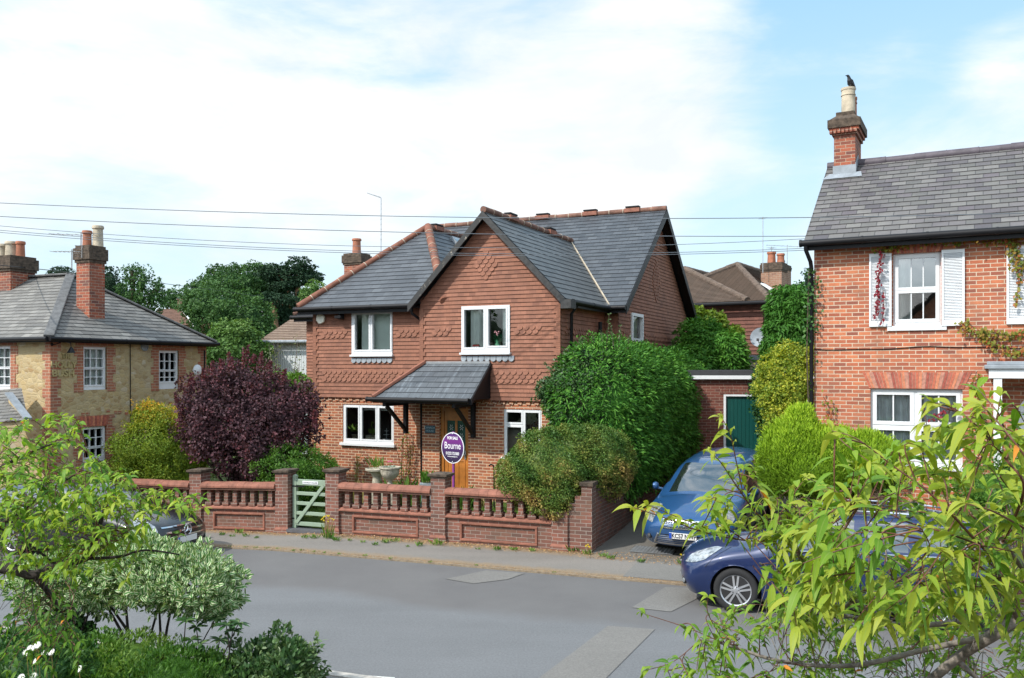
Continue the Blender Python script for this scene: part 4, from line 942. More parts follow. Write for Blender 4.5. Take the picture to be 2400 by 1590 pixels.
window(pub, (hw2[0], 0.07, hw2[2]), 0, hw2[1]-hw2[0], hw2[3]-hw2[2], cells=[(0.06, 0.94, 0.48, 0.965), (0.06, 0.94, 0.17, 0.48)], bars=[('v', 0, (0.34, 0.67)), ('h', 0, (0.5,)), ('v', 1, (0.34, 0.67)), ('h', 1, (0.42,))], sash=0.03, depth=0.09, mat=m_white, sill_mat=m_concrete, bar_w=0.02, sill=(0.05, 0.1, 0.06), proud=0.02, glass=m_glass_d)
window(pub, (hw3[0], 0.07, hw3[2]), 0, hw3[1]-hw3[0], hw3[3]-hw3[2], cells=[(0.06, 0.94, 0.52, 0.965), (0.06, 0.94, 0.27, 0.52), (0.06, 0.94, 0.08, 0.22)], bars=[('v', 0, (0.34, 0.67)), ('h', 0, (0.5,)), ('v', 1, (0.34, 0.67))], sash=0.03, depth=0.09, mat=m_white, sill_mat=m_concrete, bar_w=0.02, sill=(0.05, 0.1, 0.06), proud=0.02, glass=m_glass_d)
sash6(pub, (0.07, hwL[1], hwL[2]), R(-90), hwL[1]-hwL[0], hwL[3]-hwL[2], sill=(0.05, 0.1, 0.06), curtains=[('curtain', 0.02, 0.75, 0.05, 0.97, 0.14, m_cur2)], proud=0.02, glass=m_glass_d)
# raised lettering on the wall
m_let = plain('stone_letters', (0.42, 0.34, 0.16), 0.8, var=0.2); m_lets = m_let
for txt, px0, px1, py0, py1 in (('THE', 143, 167, 829, 842), ('HOLLY', 117, 178, 848, 863), ('BUSH', 121, 172, 868, 884)):
    s0, s1 = HB.s(px0, 0), HB.s(px1, 0); sm = (s0+s1)/2; z0, z1 = HB.z(py1, sm, 0), HB.z(py0, sm, 0)
    # first letter larger, as small capitals
    to = text_mesh(txt, (z1-z0)*1.35, m_let, 'raised_letters', pub, (sm, -0.02, (z0+z1)/2), ext=0.018, bold=0.006)
    to.scale = ((s1-s0)/max(to.dimensions.x, 0.01), 1, 1)
# swan-neck lamp, vent, dish-like flood lamp
ln = MB(); ls = HB.s(160, -0.2); lz = HB.z(820, ls, 0)
ln.tube([(ls-0.30, 0, lz+0.12), (ls-0.28, -0.1, lz+0.12), (ls-0.15, -0.22, lz+0.2), (ls-0.02, -0.3, lz+0.16), (ls+0.0, -0.3, lz+0.05)], 0.012, 6); ln.lathe([(0.02, 0.06), (0.04, 0.03), (0.10, -0.08), (0.085, -0.08), (0.03, 0.02)], (ls, -0.3, lz), 14); ln.cyl((ls-0.3, 0.0, lz+0.12), (ls-0.3, -0.02, lz+0.12), 0.04); ln.build('swan_neck_lamp', m_black, pub, smooth=40)
vn = MB(); vs = HB.s(338, 0); vn.lathe([(0.12, 0), (0.12, -0.04), (0.10, -0.05), (0.09, -0.03), (0.0, -0.03)], (vs, 0, HB.z(813, vs, 0)), 20, 'y'); vn.build('round_vent', m_grey, pub, smooth=40)
vn = MB(); vs = HB.s(453, 0); vn.lathe([(0.13, -0.12), (0.16, -0.14), (0.16, -0.17), (0.10, -0.22), (0.0, -0.23)], (vs, 0, HB.z(868, vs, 0)), 20, 'y'); vn.cyl((vs, 0, HB.z(868, vs, 0)), (vs, -0.14, HB.z(868, vs, 0)), 0.03); vn.build('round_lamp', m_white, pub, smooth=40)
dp = MB(); ds = HB.s(304, 0); dp.tube([(ds, -0.02, hZE), (ds+0.01, -0.02, 2.5), (ds-0.01, -0.02, 1.0)], 0.012, 5); ds = hL-0.1; dp.tube([(ds, -0.04, hZE-0.2), (ds, -0.04, 0)], 0.02, 6); dp.build('wall_cable', m_black, pub)
# chimneys
t0 = 1.5
cs0 = HB.s(212, 1.3)
p1 = HB.loc(W(218, 640, 23.2)); 
def hchim(px0, px1, pyt, pyb, depth_y, pots, nm, ptop=None):
    c = HB.loc(W((px0+px1)/2, 600, depth_y)); wdt = (px1-px0)/FL*depth_y/1.62
    zt = EYE+(HZ-pyt)/FL*depth_y
    return c, wdt, zt
c, w_, zt = hchim(178, 247, 578, 0, 23.0, None, None)
PP = [(c[0]+0.0, c[1]+0.13, 0.115, 0.44, m_pot), (c[0]+0.16, c[1]-0.08, 0.135, 0.58, m_potb)]
stack_chimney(pub, c[0]-w_/2, c[0]+w_/2, c[1]-w_/2, c[1]+w_/2, hZE, zt, m_brick_ch, rows=6, cap=0.06, capmat=m_cap, pots=PP)
c2, w2_, zt2 = hchim(-40, 78, 604, 0, 25.0, None, None)
stack_chimney(pub, c2[0]-0.38, c2[0]+0.38, c2[1]-0.62, c2[1]+0.62, hZE, zt2, m_brick_ch, rows=6, cap=0.07, capmat=m_cap,
              pots=[(c2[0], c2[1]+0.25, 0.13, 0.42, m_potb), (c2[0], c2[1]-0.12, 0.15, 0.47, m_potb), (c2[0]+0.05, c2[1]-0.45, 0.12, 0.46, m_pot)])
aerial('aerial', pub, (c[0]-w_/2-0.05, c[1]+0.35, zt-0.6), EYE+(HZ-590)/FL*23.3-zt+0.6, boom=1.1, yaw=R(-205)-HB.ang, els=8, kind='grid')
aerial('aerial', pub, (c[0]-0.05, c[1]+0.3, zt-0.6), EYE+(HZ-545)/FL*23-zt+0.6, boom=1.3, yaw=R(172)-HB.ang, els=6)
# flue: small lead roof of the porch at the far left
pr = MB(); q = HB.loc(W(-10, 930, 20.0)); 
lt = thing('lean_to_roof', 'small slate lean-to with a pale lead edge at the foot of the stone pub', 'outbuilding', (0, 0, 0))
A = W(20, 925, 20.4); B = W(66, 985, 19.6); C_ = W(-120, 925, 21.0); D_ = W(-120, 1000, 19.6)
mb = MB(); mb.sheet(D_, (B-D_).normalized(), ((C_-D_)-(B-D_).normalized()*((C_-D_).dot((B-D_).normalized()))).normalized(), lambda y: (0, (B-D_).length-0.55*y), (0, (C_-D_).length*0.9), ch=0.15, d=0.012)
mb.build('roof', m_slate_h, lt); mb = MB(); mb.beam(A+up, B+up, 0.16, 0.05); mb.build('flashing', m_grey, lt)
mb = MB(); b2 = B.copy(); d2 = D_.copy(); mb.poly((D_.x, D_.y+0.05, 0), (B.x-0.1, B.y+0.05, 0), (B.x-0.1, B.y+0.05, B.z), (D_.x, D_.y+0.05, D_.z)); mb.poly((B.x-0.1, B.y+0.05, 0), (A.x, A.y, 0), (A.x, A.y, A.z), (B.x-0.1, B.y+0.05, B.z)); mb.build('wall', m_stone, lt)

# ================= garage =================
GA = Frame(*W(1650, 868, 23.5)[:2], 0.985, -0.17)
ggz = 0.85
garage = thing('garage', 'flat-roofed brick garage with a dark green door at the end of the drive', 'garage', (GA.o[0], GA.o[1], 0), GA.ang)
gz1 = GA.z(889, 0.5, 0)
gd = (GA.s(1696, 0), GA.s(1696, 0)+2.2, ggz, GA.z(925, 1, 0))
mb = MB(); mb.sheet((0, 0, 0), X, Zv, lambda y: (-0.9, gd[1]+0.35), (0, gz1), [gd])
for sx in (-0.9, gd[1]+0.35): mb.poly((sx, 0, 0), (sx, 5, 0), (sx, 5, gz1), (sx, 0, gz1))
mb.build('brick_wall', m_brick_dark, garage)
sld = MB(); x = gd[0]-0.1
while x < gd[1]+0.1: sld.box(x+0.005, x+0.07, -0.012, 0.03, gd[3], gd[3]+0.22); x += 0.075
sld.build('brick_lintel', m_brick_dark, garage)
fb = MB(); plate(fb, gd[0], gd[1], ggz, gd[3], [(gd[0]+0.06, gd[1]-0.06, ggz-0.1, gd[3]-0.05)], -0.01, 0.08); fb.build('door_frame', m_white, garage)
t = NT('green_door_paint'); t.col((0.008, 0.075, 0.065)); t.set(Roughness=0.3); m_gdoor = t.m
fb = MB(); xx = gd[0]+0.07
while xx < gd[1]-0.1: fb.box(xx+0.004, xx+0.096, 0.05, 0.08, ggz+0.02, gd[3]-0.06); xx += 0.1
fb.box(gd[0]+0.06, gd[1]-0.06, 0.065, 0.09, ggz, gd[3]-0.05); fb.build('garage_door', m_gdoor, garage)
MB().box(-1.0, gd[1]+0.5, -0.12, 5.1, gz1+0.10, gz1+0.24).build('flat_roof', m_grey.copy() if False else plain('felt_roof', (0.05, 0.052, 0.058), 0.8), garage)
MB().box(-1.0, gd[1]+0.5, -0.125, -0.1, gz1-0.0, gz1+0.098).build('fascia', m_white, garage)
lm = MB(); lm.box(-0.08, 0.08, -0.18, 0, 0, 0.07); lm.box(-0.05, 0.07, -0.06, 0, -0.12, 0); lm.build('security_lamp', m_black, garage, loc=(GA.s(1758, 0), 0, GA.z(902, 1, 0)))

# ================= brown-tiled house behind the garage =================
BH = Frame(*W(1789, 862, 32)[:2], 0.845, -0.535)
bhouse = thing('brick_house', 'brown-tiled hipped house behind the green garage', 'house', (BH.o[0], BH.o[1], 0), BH.ang)
bZE = EYE+(HZ-706)/FL*32; bL = 8.0; bD = 8.5
mb = MB(); mb.sheet((0, 0, 0), X, Zv, lambda y: (-bL, 0), (3.3, bZE), (), 0.14, 0.03); mb.sheet((0, 0, 0), Y, Zv, lambda y: (0, bD), (3.3, bZE), (), 0.14, 0.03); mb.build('hung_tiles', m_tile_dk, bhouse)
m_brick_bh = brickwork('rear_house_brick', [(0.30, 0.16, 0.10), (0.38, 0.21, 0.14), (0.24, 0.12, 0.08)], (0.5, 0.42, 0.33), seed=8)
mb = MB(); wv = (BH.s(1744, 0), BH.s(1776, 0), EYE+(HZ-834)/FL*32.4, EYE+(HZ-806)/FL*32.4); mb.sheet((0, 0.04, 0), X, Zv, lambda y: (-bL, 0), (0, 3.35), [wv]); mb.poly((0, 0.04, 0), (0, bD, 0), (0, bD, 3.35), (0, 0.04, 3.35)); mb.box(-bL, 0, bD-0.1, bD, 0, bZE); mb.box(-bL-0.1, -bL, 0, bD, 0, bZE)
mb.build('brick_wall', m_brick_bh, bhouse)
window(bhouse, (wv[0], 0.04, wv[2]), 0, wv[1]-wv[0], wv[3]-wv[2], cells=[(0.3, 0.94, 0.35, 0.9), (0.3, 0.94, 0.05, 0.3), (0.0, 0.27, 0.05, 0.9)], sash=0.04, sill=(0.03, 0.04, 0.05), proud=0.03)
ba = Vector((BH.s(1728, 4.2), 4.2, EYE+(HZ-622)/FL*BH.xy(BH.s(1728, 4.2), 4.2)[1]))
rf = MB(); o4 = 0.35; E = [(-bL, -o4, bZE), (o4, -o4, bZE), (o4, bD+o4, bZE), (-bL, bD+o4, bZE)]
slope(rf, (2*ba.x-0.35, -o4, bZE), (o4, -o4, bZE), ba, ba, 0.12, 0.03)
bb_ = Vector((ba.x, 9.5, ba.z)); slope(rf, (o4, -o4, bZE), (o4, 12.5, bZE), ba, bb_, 0.12, 0.03); slope(rf, (2*ba.x-0.35, 12.5, bZE), (2*ba.x-0.35, -o4, bZE), bb_, ba, 0.12, 0.03)
lq = BH.loc(W(1605, 632, 36.5)); lx = lq[0]; lb = Vector((lx, max(lq[1], 2.5), EYE+(HZ-632)/FL*36.5)); slope(rf, (lx-3.6, -o4, bZE), (lx+3.6, -o4, bZE), lb, lb, 0.12, 0.03); slope(rf, (lx+3.6, -o4, bZE), (lx+3.6, 9, bZE), lb, (lx, 9, lb.z), 0.12, 0.03); slope(rf, (lx-3.6, 9, bZE), (lx-3.6, -o4, bZE), (lx, 9, lb.z), lb, 0.12, 0.03)
rf.build('roof', m_browntile, bhouse)
hp = MB()
for a, b in (((o4, -o4, bZE), ba), ((2*ba.x-0.35, -o4, bZE), ba), (ba, bb_), ((lx+3.6, -o4, bZE), lb), ((lx-3.6, -o4, bZE), lb), (lb, (lx, 9, lb.z))):
    ridge_run(hp, Vector(a)+up, Vector(b)+up, 0.12, 0.3, collar=False)
hp.build('hip_tiles', m_browntile, bhouse)
gutter((-bL, -o4-0.05, bZE-0.08), (o4, -o4-0.05, bZE-0.08), 0.07).build('gutter', m_black, bhouse)
MB().tube([(0.1, 0.1, bZE-0.1), (0.1, 0.1, 2)], 0.06).build('downpipe', m_black, bhouse)
window(bhouse, (0, 1.0, EYE+(HZ-745)/FL*33), R(90), 1.3, 0.9, cells=[(0.05, 0.47, 0.06, 0.94), (0.53, 0.95, 0.06, 0.94)], proud=0.03)
sk = MB(); fz = lambda k: Vector((o4+(ba.x-o4)*k, 2.6, bZE+(ba.z-bZE)*k))
sk.beam(fz(0.18)+up*3, fz(0.42)+up*3, 0.6, 0.06, (0, 0, 1)); sk.build('skylight', m_white, bhouse)
bc = BH.loc(W(1814, 640, 36)); zt = EYE+(HZ-618)/FL*36
stack_chimney(bhouse, bc[0]-0.42, bc[0]+0.42, bc[1]-0.4, bc[1]+0.4, bZE, zt, m_brick_bh, rows=5, cap=0.04, capmat=m_cap, pots=[(bc[0]-0.1, bc[1], 0.17, 0.5, m_pot), (bc[0]+0.25, bc[1]+0.1, 0.15, 0.42, m_pot)])
bc2 = BH.loc(W(1834, 640, 37)); stack_chimney(bhouse, bc2[0]-0.28, bc2[0]+0.28, bc2[1]-0.3, bc2[1]+0.3, bZE, zt+0.02, m_brick_bh, rows=3, cap=0.03, capmat=m_cap, pots=[(bc2[0], bc2[1], 0.1, 0.25, m_grey)])
for (px, top, base, d, els, yaw) in ((1788, 508, 640, 35.5, 3, R(80)), (1808, 578, 620, 36, 3, R(60)), (1845, 574, 625, 37, 5, R(175))):
    b = BH.loc(W(px, 700, d)); zb0 = EYE+(HZ-base)/FL*d; aerial('aerial', bhouse, (b[0], b[1], zb0), (base-top)/FL*d, boom=1.3 if els == 5 else 0.5, yaw=yaw-BH.ang, els=els)
dd = BH.loc(W(1782, 791, 31.2)); ds_ = MB(); n = 20
ds_.lathe([(0.0, 0.10), (0.12, 0.085), (0.26, 0.04), (0.36, 0.0), (0.36, -0.012), (0.26, 0.028), (0.12, 0.07), (0, 0.088)], (0, 0, 0), 24, 'y'); dsh = ds_.build('satellite_dish', m_grey, bhouse, smooth=60); dsh.location = (dd[0], dd[1], EYE+(HZ-791)/FL*31.2); dsh.rotation_euler = (R(-15), 0, R(-28)-BH.ang)
a_ = MB(); a_.tube([(0, 0.1, -0.05), (0.1, 0.45, -0.35), (0.1, 0.8, -0.35)], 0.02, 6); a_.tube([(0, 0, -0.3), (0.0, -0.35, -0.2)], 0.012, 6); a_.box(-0.04, 0.04, -0.4, -0.33, -0.24, -0.16); a_.build('bracket', m_black, dsh)
# lean-to between: felt roof and pale wall above the garage
ln_ = thing('lean_to_extension', 'pale rendered extension with a dark flat roof behind the garage', 'extension', (BH.o[0], BH.o[1], 0), BH.ang)
lzt = EYE+(HZ-842)/FL*29.5
q0 = BH.loc(W(1735, 842, 29.5)); MB().box(q0[0], q0[0]+3.2, q0[1], q0[1]+1.5, lzt-0.02, lzt+0.13).build('flat_roof', m_grey, ln_); MB().box(q0[0]+0.05, q0[0]+3.1, q0[1]+0.05, q0[1]+1.4, 0, lzt-0.025).build('wall', plain('cream_render', (0.50, 0.42, 0.30), 0.9, var=0.25, scale=12), ln_)

# ================= barn and far roofs =================
BN = Frame(*W(630, 862, 34)[:2], 0.955, -0.297)
barn = thing('barn', 'white boarded barn with a brown tiled roof behind the purple tree', 'barn', (BN.o[0], BN.o[1], 0), BN.ang)
nz0 = EYE+(HZ-800)/FL*34
t = NT('white_boards'); wv_ = t.n('ShaderNodeTexWave', bands_direction='X'); wv_.inputs['Scale'].default_value = 3.2; t.l(t.uvc(), wv_.inputs['Vector'])
t.col(t.mix(t.rng_map(t.noise(1.5, 4), 0.3, 0.7, 0, 0.25), (0.60, 0.64, 0.66), (0.45, 0.50, 0.54))); t.bump(wv_.outputs['Fac'], 0.6, 0.03); t.set(Roughness=0.7)
MB().box(0, 7, 0, 12, 0, nz0).build('wall', t.m, barn)
rf = MB(); rzt = EYE+(HZ-676)/FL*40
slope(rf, (-0.25, -0.3, nz0), (7, -0.3, nz0), (-0.25, 6.0, rzt), (7, 6.0, rzt), 0.2, 0.03); slope(rf, (7, 12.3, nz0), (-0.25, 12.3, nz0), (7, 6, rzt), (-0.25, 6, rzt), 0.2, 0.03)
rf.poly((0, 0, nz0), (0, 6, rzt-0.05), (0, 12, nz0)); rf.build('roof', m_barntile, barn)
gutter((-0.3, -0.36, nz0-0.04), (7, -0.36, nz0-0.04), 0.06).build('gutter', m_grey, barn); MB().tube([(0.35, -0.3, nz0-0.05), (0.35, -0.06, nz0-0.4), (0.35, -0.06, 0)], 0.055, 8).build('downpipe', m_grey, barn)

FH = Frame(*W(398, 862, 75)[:2], 0.93, 0.37)
far = thing('gabled_house', 'small far house with brown roof and white bargeboards among the trees on the left', 'house', (FH.o[0], FH.o[1], 0), FH.ang)
fe = EYE+(HZ-762)/FL*75; fr_ = EYE+(HZ-721)/FL*75
mb = MB(); mb.box(-1.6, 1.6, 0, 6, 0, fe+0.3); mb.build('wall', m_brick_bh, far)
rf = MB(); slope(rf, (-1.9, -0.3, fe), (1.9, -0.3, fe), (-1.0, 2.4, fr_), (1.0, 2.4, fr_), 0.3, 0.02); slope(rf, (1.9, -0.3, fe), (1.9, 6, fe), (1.0, 2.4, fr_), (1.0, 4, fr_), 0.3, 0.02); slope(rf, (-1.9, 6, fe), (-1.9, -0.3, fe), (-1.0, 4, fr_), (-1.0, 2.4, fr_), 0.3, 0.02); rf.build('roof', plain('red_brown_tiles', (0.15, 0.08, 0.055), 0.9, var=0.3, scale=3), far)
bg_ = MB(); bg_.beam((-1.95, -0.4, fe-0.1), (-0.98, 2.3, fr_), 0.12, 0.16); bg_.beam((1.95, -0.4, fe-0.1), (0.98, 2.3, fr_), 0.12, 0.16); bg_.beam((-2.0, -0.5, fe+0.9), (-1.4, -0.5, fe+0.1), 0.12, 0.12); bg_.beam((-2.0, -0.5, fe+0.9), (-2.6, -0.5, fe+0.1), 0.12, 0.12); bg_.build('bargeboard', m_white, far)
stack_chimney(far, 0.65, 1.15, 2.5, 3.1, fr_-0.6, fr_+0.95, m_brick_bh, rows=2, cap=0.06)
fc = thing('chimney_stack', 'short pale chimney pot on a stack rising above the round green tree', 'chimney', W(487, 862, 62)*1.0)
fc.location.z = 0; cz_ = EYE+(HZ-760)/FL*62
o = stack_chimney(fc, -0.35, 0.35, -0.3, 0.3, cz_-1.4, cz_, m_brick_bh, rows=2, cap=0.04, pots=[(0, 0, 0.2, 0.55, m_potb)]); 
bx_ = MB(); bx_.box(-2.2, 1.5, -0.2, 3, 0, cz_-1.35); bx_.prism([(-2.3, -0.3, cz_-1.35), (1.6, -0.3, cz_-1.35), (1.6, 2.0, cz_-0.6), (-2.3, 2.0, cz_-0.6)], (0, 0, 0.06)); bx_.build('roof', m_slate_h, fc)
# ================= ground, road, pavements =================
WF = Frame(-1.405, 18.12, 0.938, -0.3465)      # along the garden wall and the road
def asphalt(name, base, spk=(0.3, 0.3, 0.3), patchy=0.3, tint=(0.05, 0.045, 0.04), rough=0.85):
    t = NT(name); c = t.ramp(t.noise(0.35, 6, 0.6), [(0.3, tuple(x*(1-patchy) for x in base)), (0.7, tuple(x*(1+patchy) for x in base))])
    v = t.mapv(t.obj(), rot=(0, 0, R(20)), scale=(0.16, 1.0, 1)); c = t.mix(t.rng_map(t.noise(1.0, 4, vec=v), 0.42, 0.65, 0, 0.5), c, tuple(x*1.35 for x in base))
    c = t.mix(t.rng_map(t.noise(160, 3, 0.8), 0.52, 0.75, 0, 0.55), c, spk); c = t.mix(t.rng_map(t.noise(110, 3, 0.8, vec=t.mapv(t.obj(), loc=(9, 3, 2))), 0.55, 0.75, 0, 0.6), c, tint)
    c = t.mix(t.rng_map(t.noise(42, 3, 0.6, vec=t.mapv(t.obj(), loc=(1, 2, 5))), 0.40, 0.62, 0, 0.42), c, tuple(min(1, x*1.5) for x in base)); c = t.mix(t.rng_map(t.noise(30, 5, 0.8), 0.45, 0.62, 0, 0.42), c, tuple(x*0.62 for x in base)); c = t.mix(t.rng_map(t.noise(6, 7, 0.75, vec=t.mapv(t.obj(), loc=(4, 7, 1))), 0.5, 0.7, 0, 0.3), c, tuple(min(1, x*1.3) for x in base))
    t.col(c); t.set(Roughness=rough); t.bump(t.noise(90, 4, 0.8), 0.6, 0.01); return t.m
def road_mat():
    m = asphalt('road_asphalt', (0.140, 0.144, 0.149), spk=(0.25, 0.26, 0.27), patchy=0.12); t = NT.__new__(NT); t.m = m; t.t = m.node_tree; t.b = t.t.nodes['Principled BSDF']
    src = t.b.inputs['Base Color'].links[0].from_socket; d = t.n('ShaderNodeVectorMath', operation='DOT_PRODUCT'); t.l(t.obj(), d.inputs[0]); d.inputs[1].default_value = (WF.w[0], WF.w[1], 0)
    edge = WF.o[0]*WF.w[0]+WF.o[1]*WF.w[1]-1.775-2.55
    f = t.rng_map(t.math('ADD', d.outputs['Value'], t.math('MULTIPLY', t.math('SUBTRACT', t.noise(0.5, 5, 0.6), 0.5), 1.3)), edge-0.25, edge+0.25, 0.0, 0.85)
    c = t.mix(t.rng_map(t.noise(120, 3, 0.8), 0.5, 0.75, 0, 0.6), t.ramp(t.noise(0.8, 6), [(0.3, (0.105, 0.10, 0.10)), (0.7, (0.135, 0.13, 0.127))]), (0.24, 0.23, 0.22)); t.col(t.mix(f, src, c)); return m
m_road = road_mat()
def pave_mat():
    m = asphalt('pavement_asphalt', (0.185, 0.168, 0.15), spk=(0.33, 0.30, 0.27), tint=(0.06, 0.05, 0.045), patchy=0.15); t = NT.__new__(NT); t.m = m; t.t = m.node_tree; t.b = t.t.nodes['Principled BSDF']
    src = t.b.inputs['Base Color'].links[0].from_socket; d = t.n('ShaderNodeVectorMath', operation='DOT_PRODUCT'); t.l(t.obj(), d.inputs[0]); d.inputs[1].default_value = (WF.w[0], WF.w[1], 0)
    e = WF.o[0]*WF.w[0]+WF.o[1]*WF.w[1]; nz = t.math('MULTIPLY', t.math('SUBTRACT', t.noise(4, 6, 0.7), 0.5), 0.5); v = t.math('ADD', d.outputs['Value'], nz)
    grit = t.ramp(t.noise(30, 6, 0.8), [(0.3, (0.10, 0.075, 0.05)), (0.5, (0.25, 0.18, 0.11)), (0.68, (0.36, 0.28, 0.18)), (0.8, (0.13, 0.14, 0.05))])
    c = t.mix(t.rng_map(v, e-0.45, e-0.2, 0.0, 0.9), src, grit); c = t.mix(t.rng_map(v, e-1.62, e-1.40, 0.9, 0.0), c, grit); t.col(c); return m
m_pave2 = pave_mat()
m_patch = asphalt('patch_asphalt', (0.165, 0.158, 0.147), spk=(0.27, 0.26, 0.24), patchy=0.12); m_pave = asphalt('pavement_asphalt', (0.165, 0.155, 0.145), spk=(0.33, 0.31, 0.29), tint=(0.06, 0.05, 0.045))
m_drive = asphalt('drive_asphalt', (0.13, 0.12, 0.105), spk=(0.36, 0.33, 0.28), tint=(0.03, 0.04, 0.02))
t = NT('soil'); t.col(t.ramp(t.noise(3, 8, 0.7), [(0.3, (0.05, 0.035, 0.02)), (0.55, (0.10, 0.075, 0.045)), (0.75, (0.05, 0.07, 0.02))])); t.bump(t.noise(30, 6), 0.6, 0.03); t.set(Roughness=1.0); m_soil = t.m
t = NT('lawn'); t.col(t.ramp(t.noise(2, 8, 0.7), [(0.3, (0.05, 0.09, 0.015)), (0.6, (0.10, 0.15, 0.03)), (0.8, (0.14, 0.14, 0.05))])); t.bump(t.noise(60, 6), 0.8, 0.03); t.set(Roughness=1.0); m_lawn = t.m
t = NT('verge_grit'); t.col(t.ramp(t.noise(14, 8, 0.8), [(0.3, (0.12, 0.095, 0.07)), (0.5, (0.27, 0.21, 0.145)), (0.7, (0.36, 0.30, 0.21)), (0.85, (0.10, 0.12, 0.04))])); t.bump(t.noise(70, 6), 0.7, 0.02); t.set(Roughness=1.0); m_grit = t.m
def struct(name, mb, m, **k): return mb.build(name, m, None, kind='structure', **k)
m_far = plain('distant_ground', (0.05, 0.08, 0.025), 1.0, var=0.4, scale=0.05)
g = MB(); g.poly((-700, -60, -0.32), (700, -60, -0.32), (700, 1200, -0.32), (-700, 1200, -0.32)); struct('ground', g, m_far)
g = MB(); g.prism([WF.p(-500, 0.32, -0.02), WF.p(500, 0.32, -0.02), WF.p(500, 1100, -0.02), WF.p(-500, 1100, -0.02)], (0, 0, -0.25)); struct('far_side_ground', g, m_far)
KB = -1.775
def dip(s, t=0.0):
    """the street falls gently towards the left"""
    return float(np.interp(s, [-14, -6.5, -4, -2.9, -0.3], [-0.24, -0.17, -0.08, -0.01, 0])*np.interp(t, [KB-3, KB, 0], [0.35, 0.5, 1]))
def strip(name, s0, s1, t0, t1, z, m, thick=0.0):
    g = MB(); ss = sorted({s0, s1}|{q for q in [-14, -12, -10, -8.5, -7.5, -6.5, -5.5, -4.8, -4, -3.4, -2.9, -2, -1, -0.3] if s0 < q < s1}); tt_ = [t0]+([KB-3] if t0 < KB-3 < t1 else [])+[t1]
    for a0, a1 in zip(ss[:-1], ss[1:]):
        for c0, c1 in zip(tt_[:-1], tt_[1:]): g.poly(*[WF.p(a, c, z+dip(a, c)) for a, c in ((a0, c0), (a1, c0), (a1, c1), (a0, c1))])
        if thick: g.poly(*[WF.p(a, t0, q+dip(a, t0)) for a, q in ((a0, z-thick), (a1, z-thick), (a1, z), (a0, z))])
    return struct(name, g, m)
def G2(px, py, h=0.04):
    z = h
    for _ in range(4): p = G(px, py, z); q = WF.loc(p); z = h+dip(*q)
    return G(px, py, z)
strip('road', -45, 40, KB-5.85, KB, 0.0, m_road)
strip('pavement', -45, 40, KB+0.10, 0.3, 0.035, m_pave2, 0.08)
strip('kerb', -45, 40, KB-0.02, KB+0.10, 0.03, m_grit, 0.05)
strip('near_kerb', -45, 40, KB-5.98, KB-5.85, 0.10, plain('kerb_stone', (0.42, 0.39, 0.35), 0.9, var=0.3, scale=8, bump=0.3), 0.12)
strip('near_pavement', -45, 40, KB-7.6, KB-5.98, 0.085, m_patch, 0.1)
strip('near_garden', -45, 40, KB-24, KB-7.6, 0.20, m_soil, 0.25)
def gpatch(name, pts, z, m):
    g = MB(); q = [G(px, py, z) for px, py in pts]; g.poly(*q); return struct(name, g, m)
gpatch('tarmac_patch', [(1045, 1357), (1110, 1368), (1190, 1358), (1230, 1344), (1140, 1337)][::1], 0.008, m_patch)
gpatch('tarmac_patch', [(1560, 1376), (1480, 1424), (1572, 1434), (1650, 1395), (1660, 1380)], 0.008, m_patch)
gpatch('tarmac_patch', [(1425, 1467), (1262, 1590), (1230, 1625), (1370, 1640), (1420, 1590), (1535, 1475)], 0.008, m_patch)
strip('pavement_patch', 4.15, 7.6, KB+0.12, -0.35, 0.040, m_patch)
gpatch('road_marking', [(855, 1583), (925, 1588), (930, 1600), (850, 1595)], 0.008, plain('road_paint', (0.62, 0.62, 0.58), 0.7, var=0.3, scale=20))
# front garden and plots, raised behind the wall
g = MB(); g.prism([WF.p(-40, 0.3, 0.33), WF.p(3.05, 0.3, 0.33), Vector((*WF.xy(3.05, 0.3), 0.33)), M.p(3.6, 13, 0.33), M.p(-26, 22, 0.33)], (0, 0, -0.5)); struct('garden_lawn', g, m_lawn)
# the drive climbs to the garage
dv0 = WF.p(3.2, 0.0); s0 = 3.15
d0, d1 = WF.p(3.10, 0.05, 0.04), WF.p(6.4, 0.0, 0.04)
wall_end = M.loc(WF.p(3.1, 0)); 
def dr(s, t): return M.p(s, t, 0)
ds0 = M.loc(WF.p(3.05, 0.3)); 
g = MB(); tt = [0, 0.7, 2, 4, 5.2, 6.5, 9.5]; zz = [0.036, 0.05, 0.15, 0.38, 0.52, 0.66, 0.84]; L = ds0[0]; Rr = L+3.35
for i in range(len(tt)-1):
    y0 = ds0[1]-0.2+tt[i]; y1 = ds0[1]-0.2+tt[i+1]
    p = M.p(L, y0, zz[i]); q = M.p(Rr, y0+(-1.1 if i == 0 else 0), zz[i]); r = M.p(Rr, y1, zz[i+1]); s = M.p(L, y1, zz[i+1]); g.poly(p, q, r, s)
struct('driveway', g, m_drive)
drive_z = lambda t_: float(np.interp(t_-(ds0[1]-0.2), tt, zz))
# the plot of the right-hand house, raised, with its front bank
g = MB(); a = WF.xy(6.9, 0.35); b_ = WF.xy(22, 0.35)
bl = RH.p(-0.35, -1.6, 0); 
g.prism([Vector((*RH.xy(-0.3, -2.4), rgz)), Vector((*RH.xy(9, -2.4), rgz)), Vector((*RH.xy(9, 14), rgz)), Vector((*RH.xy(-0.3, 14), rgz))], (0, 0, -1.0)); struct('right_garden', g, m_soil)

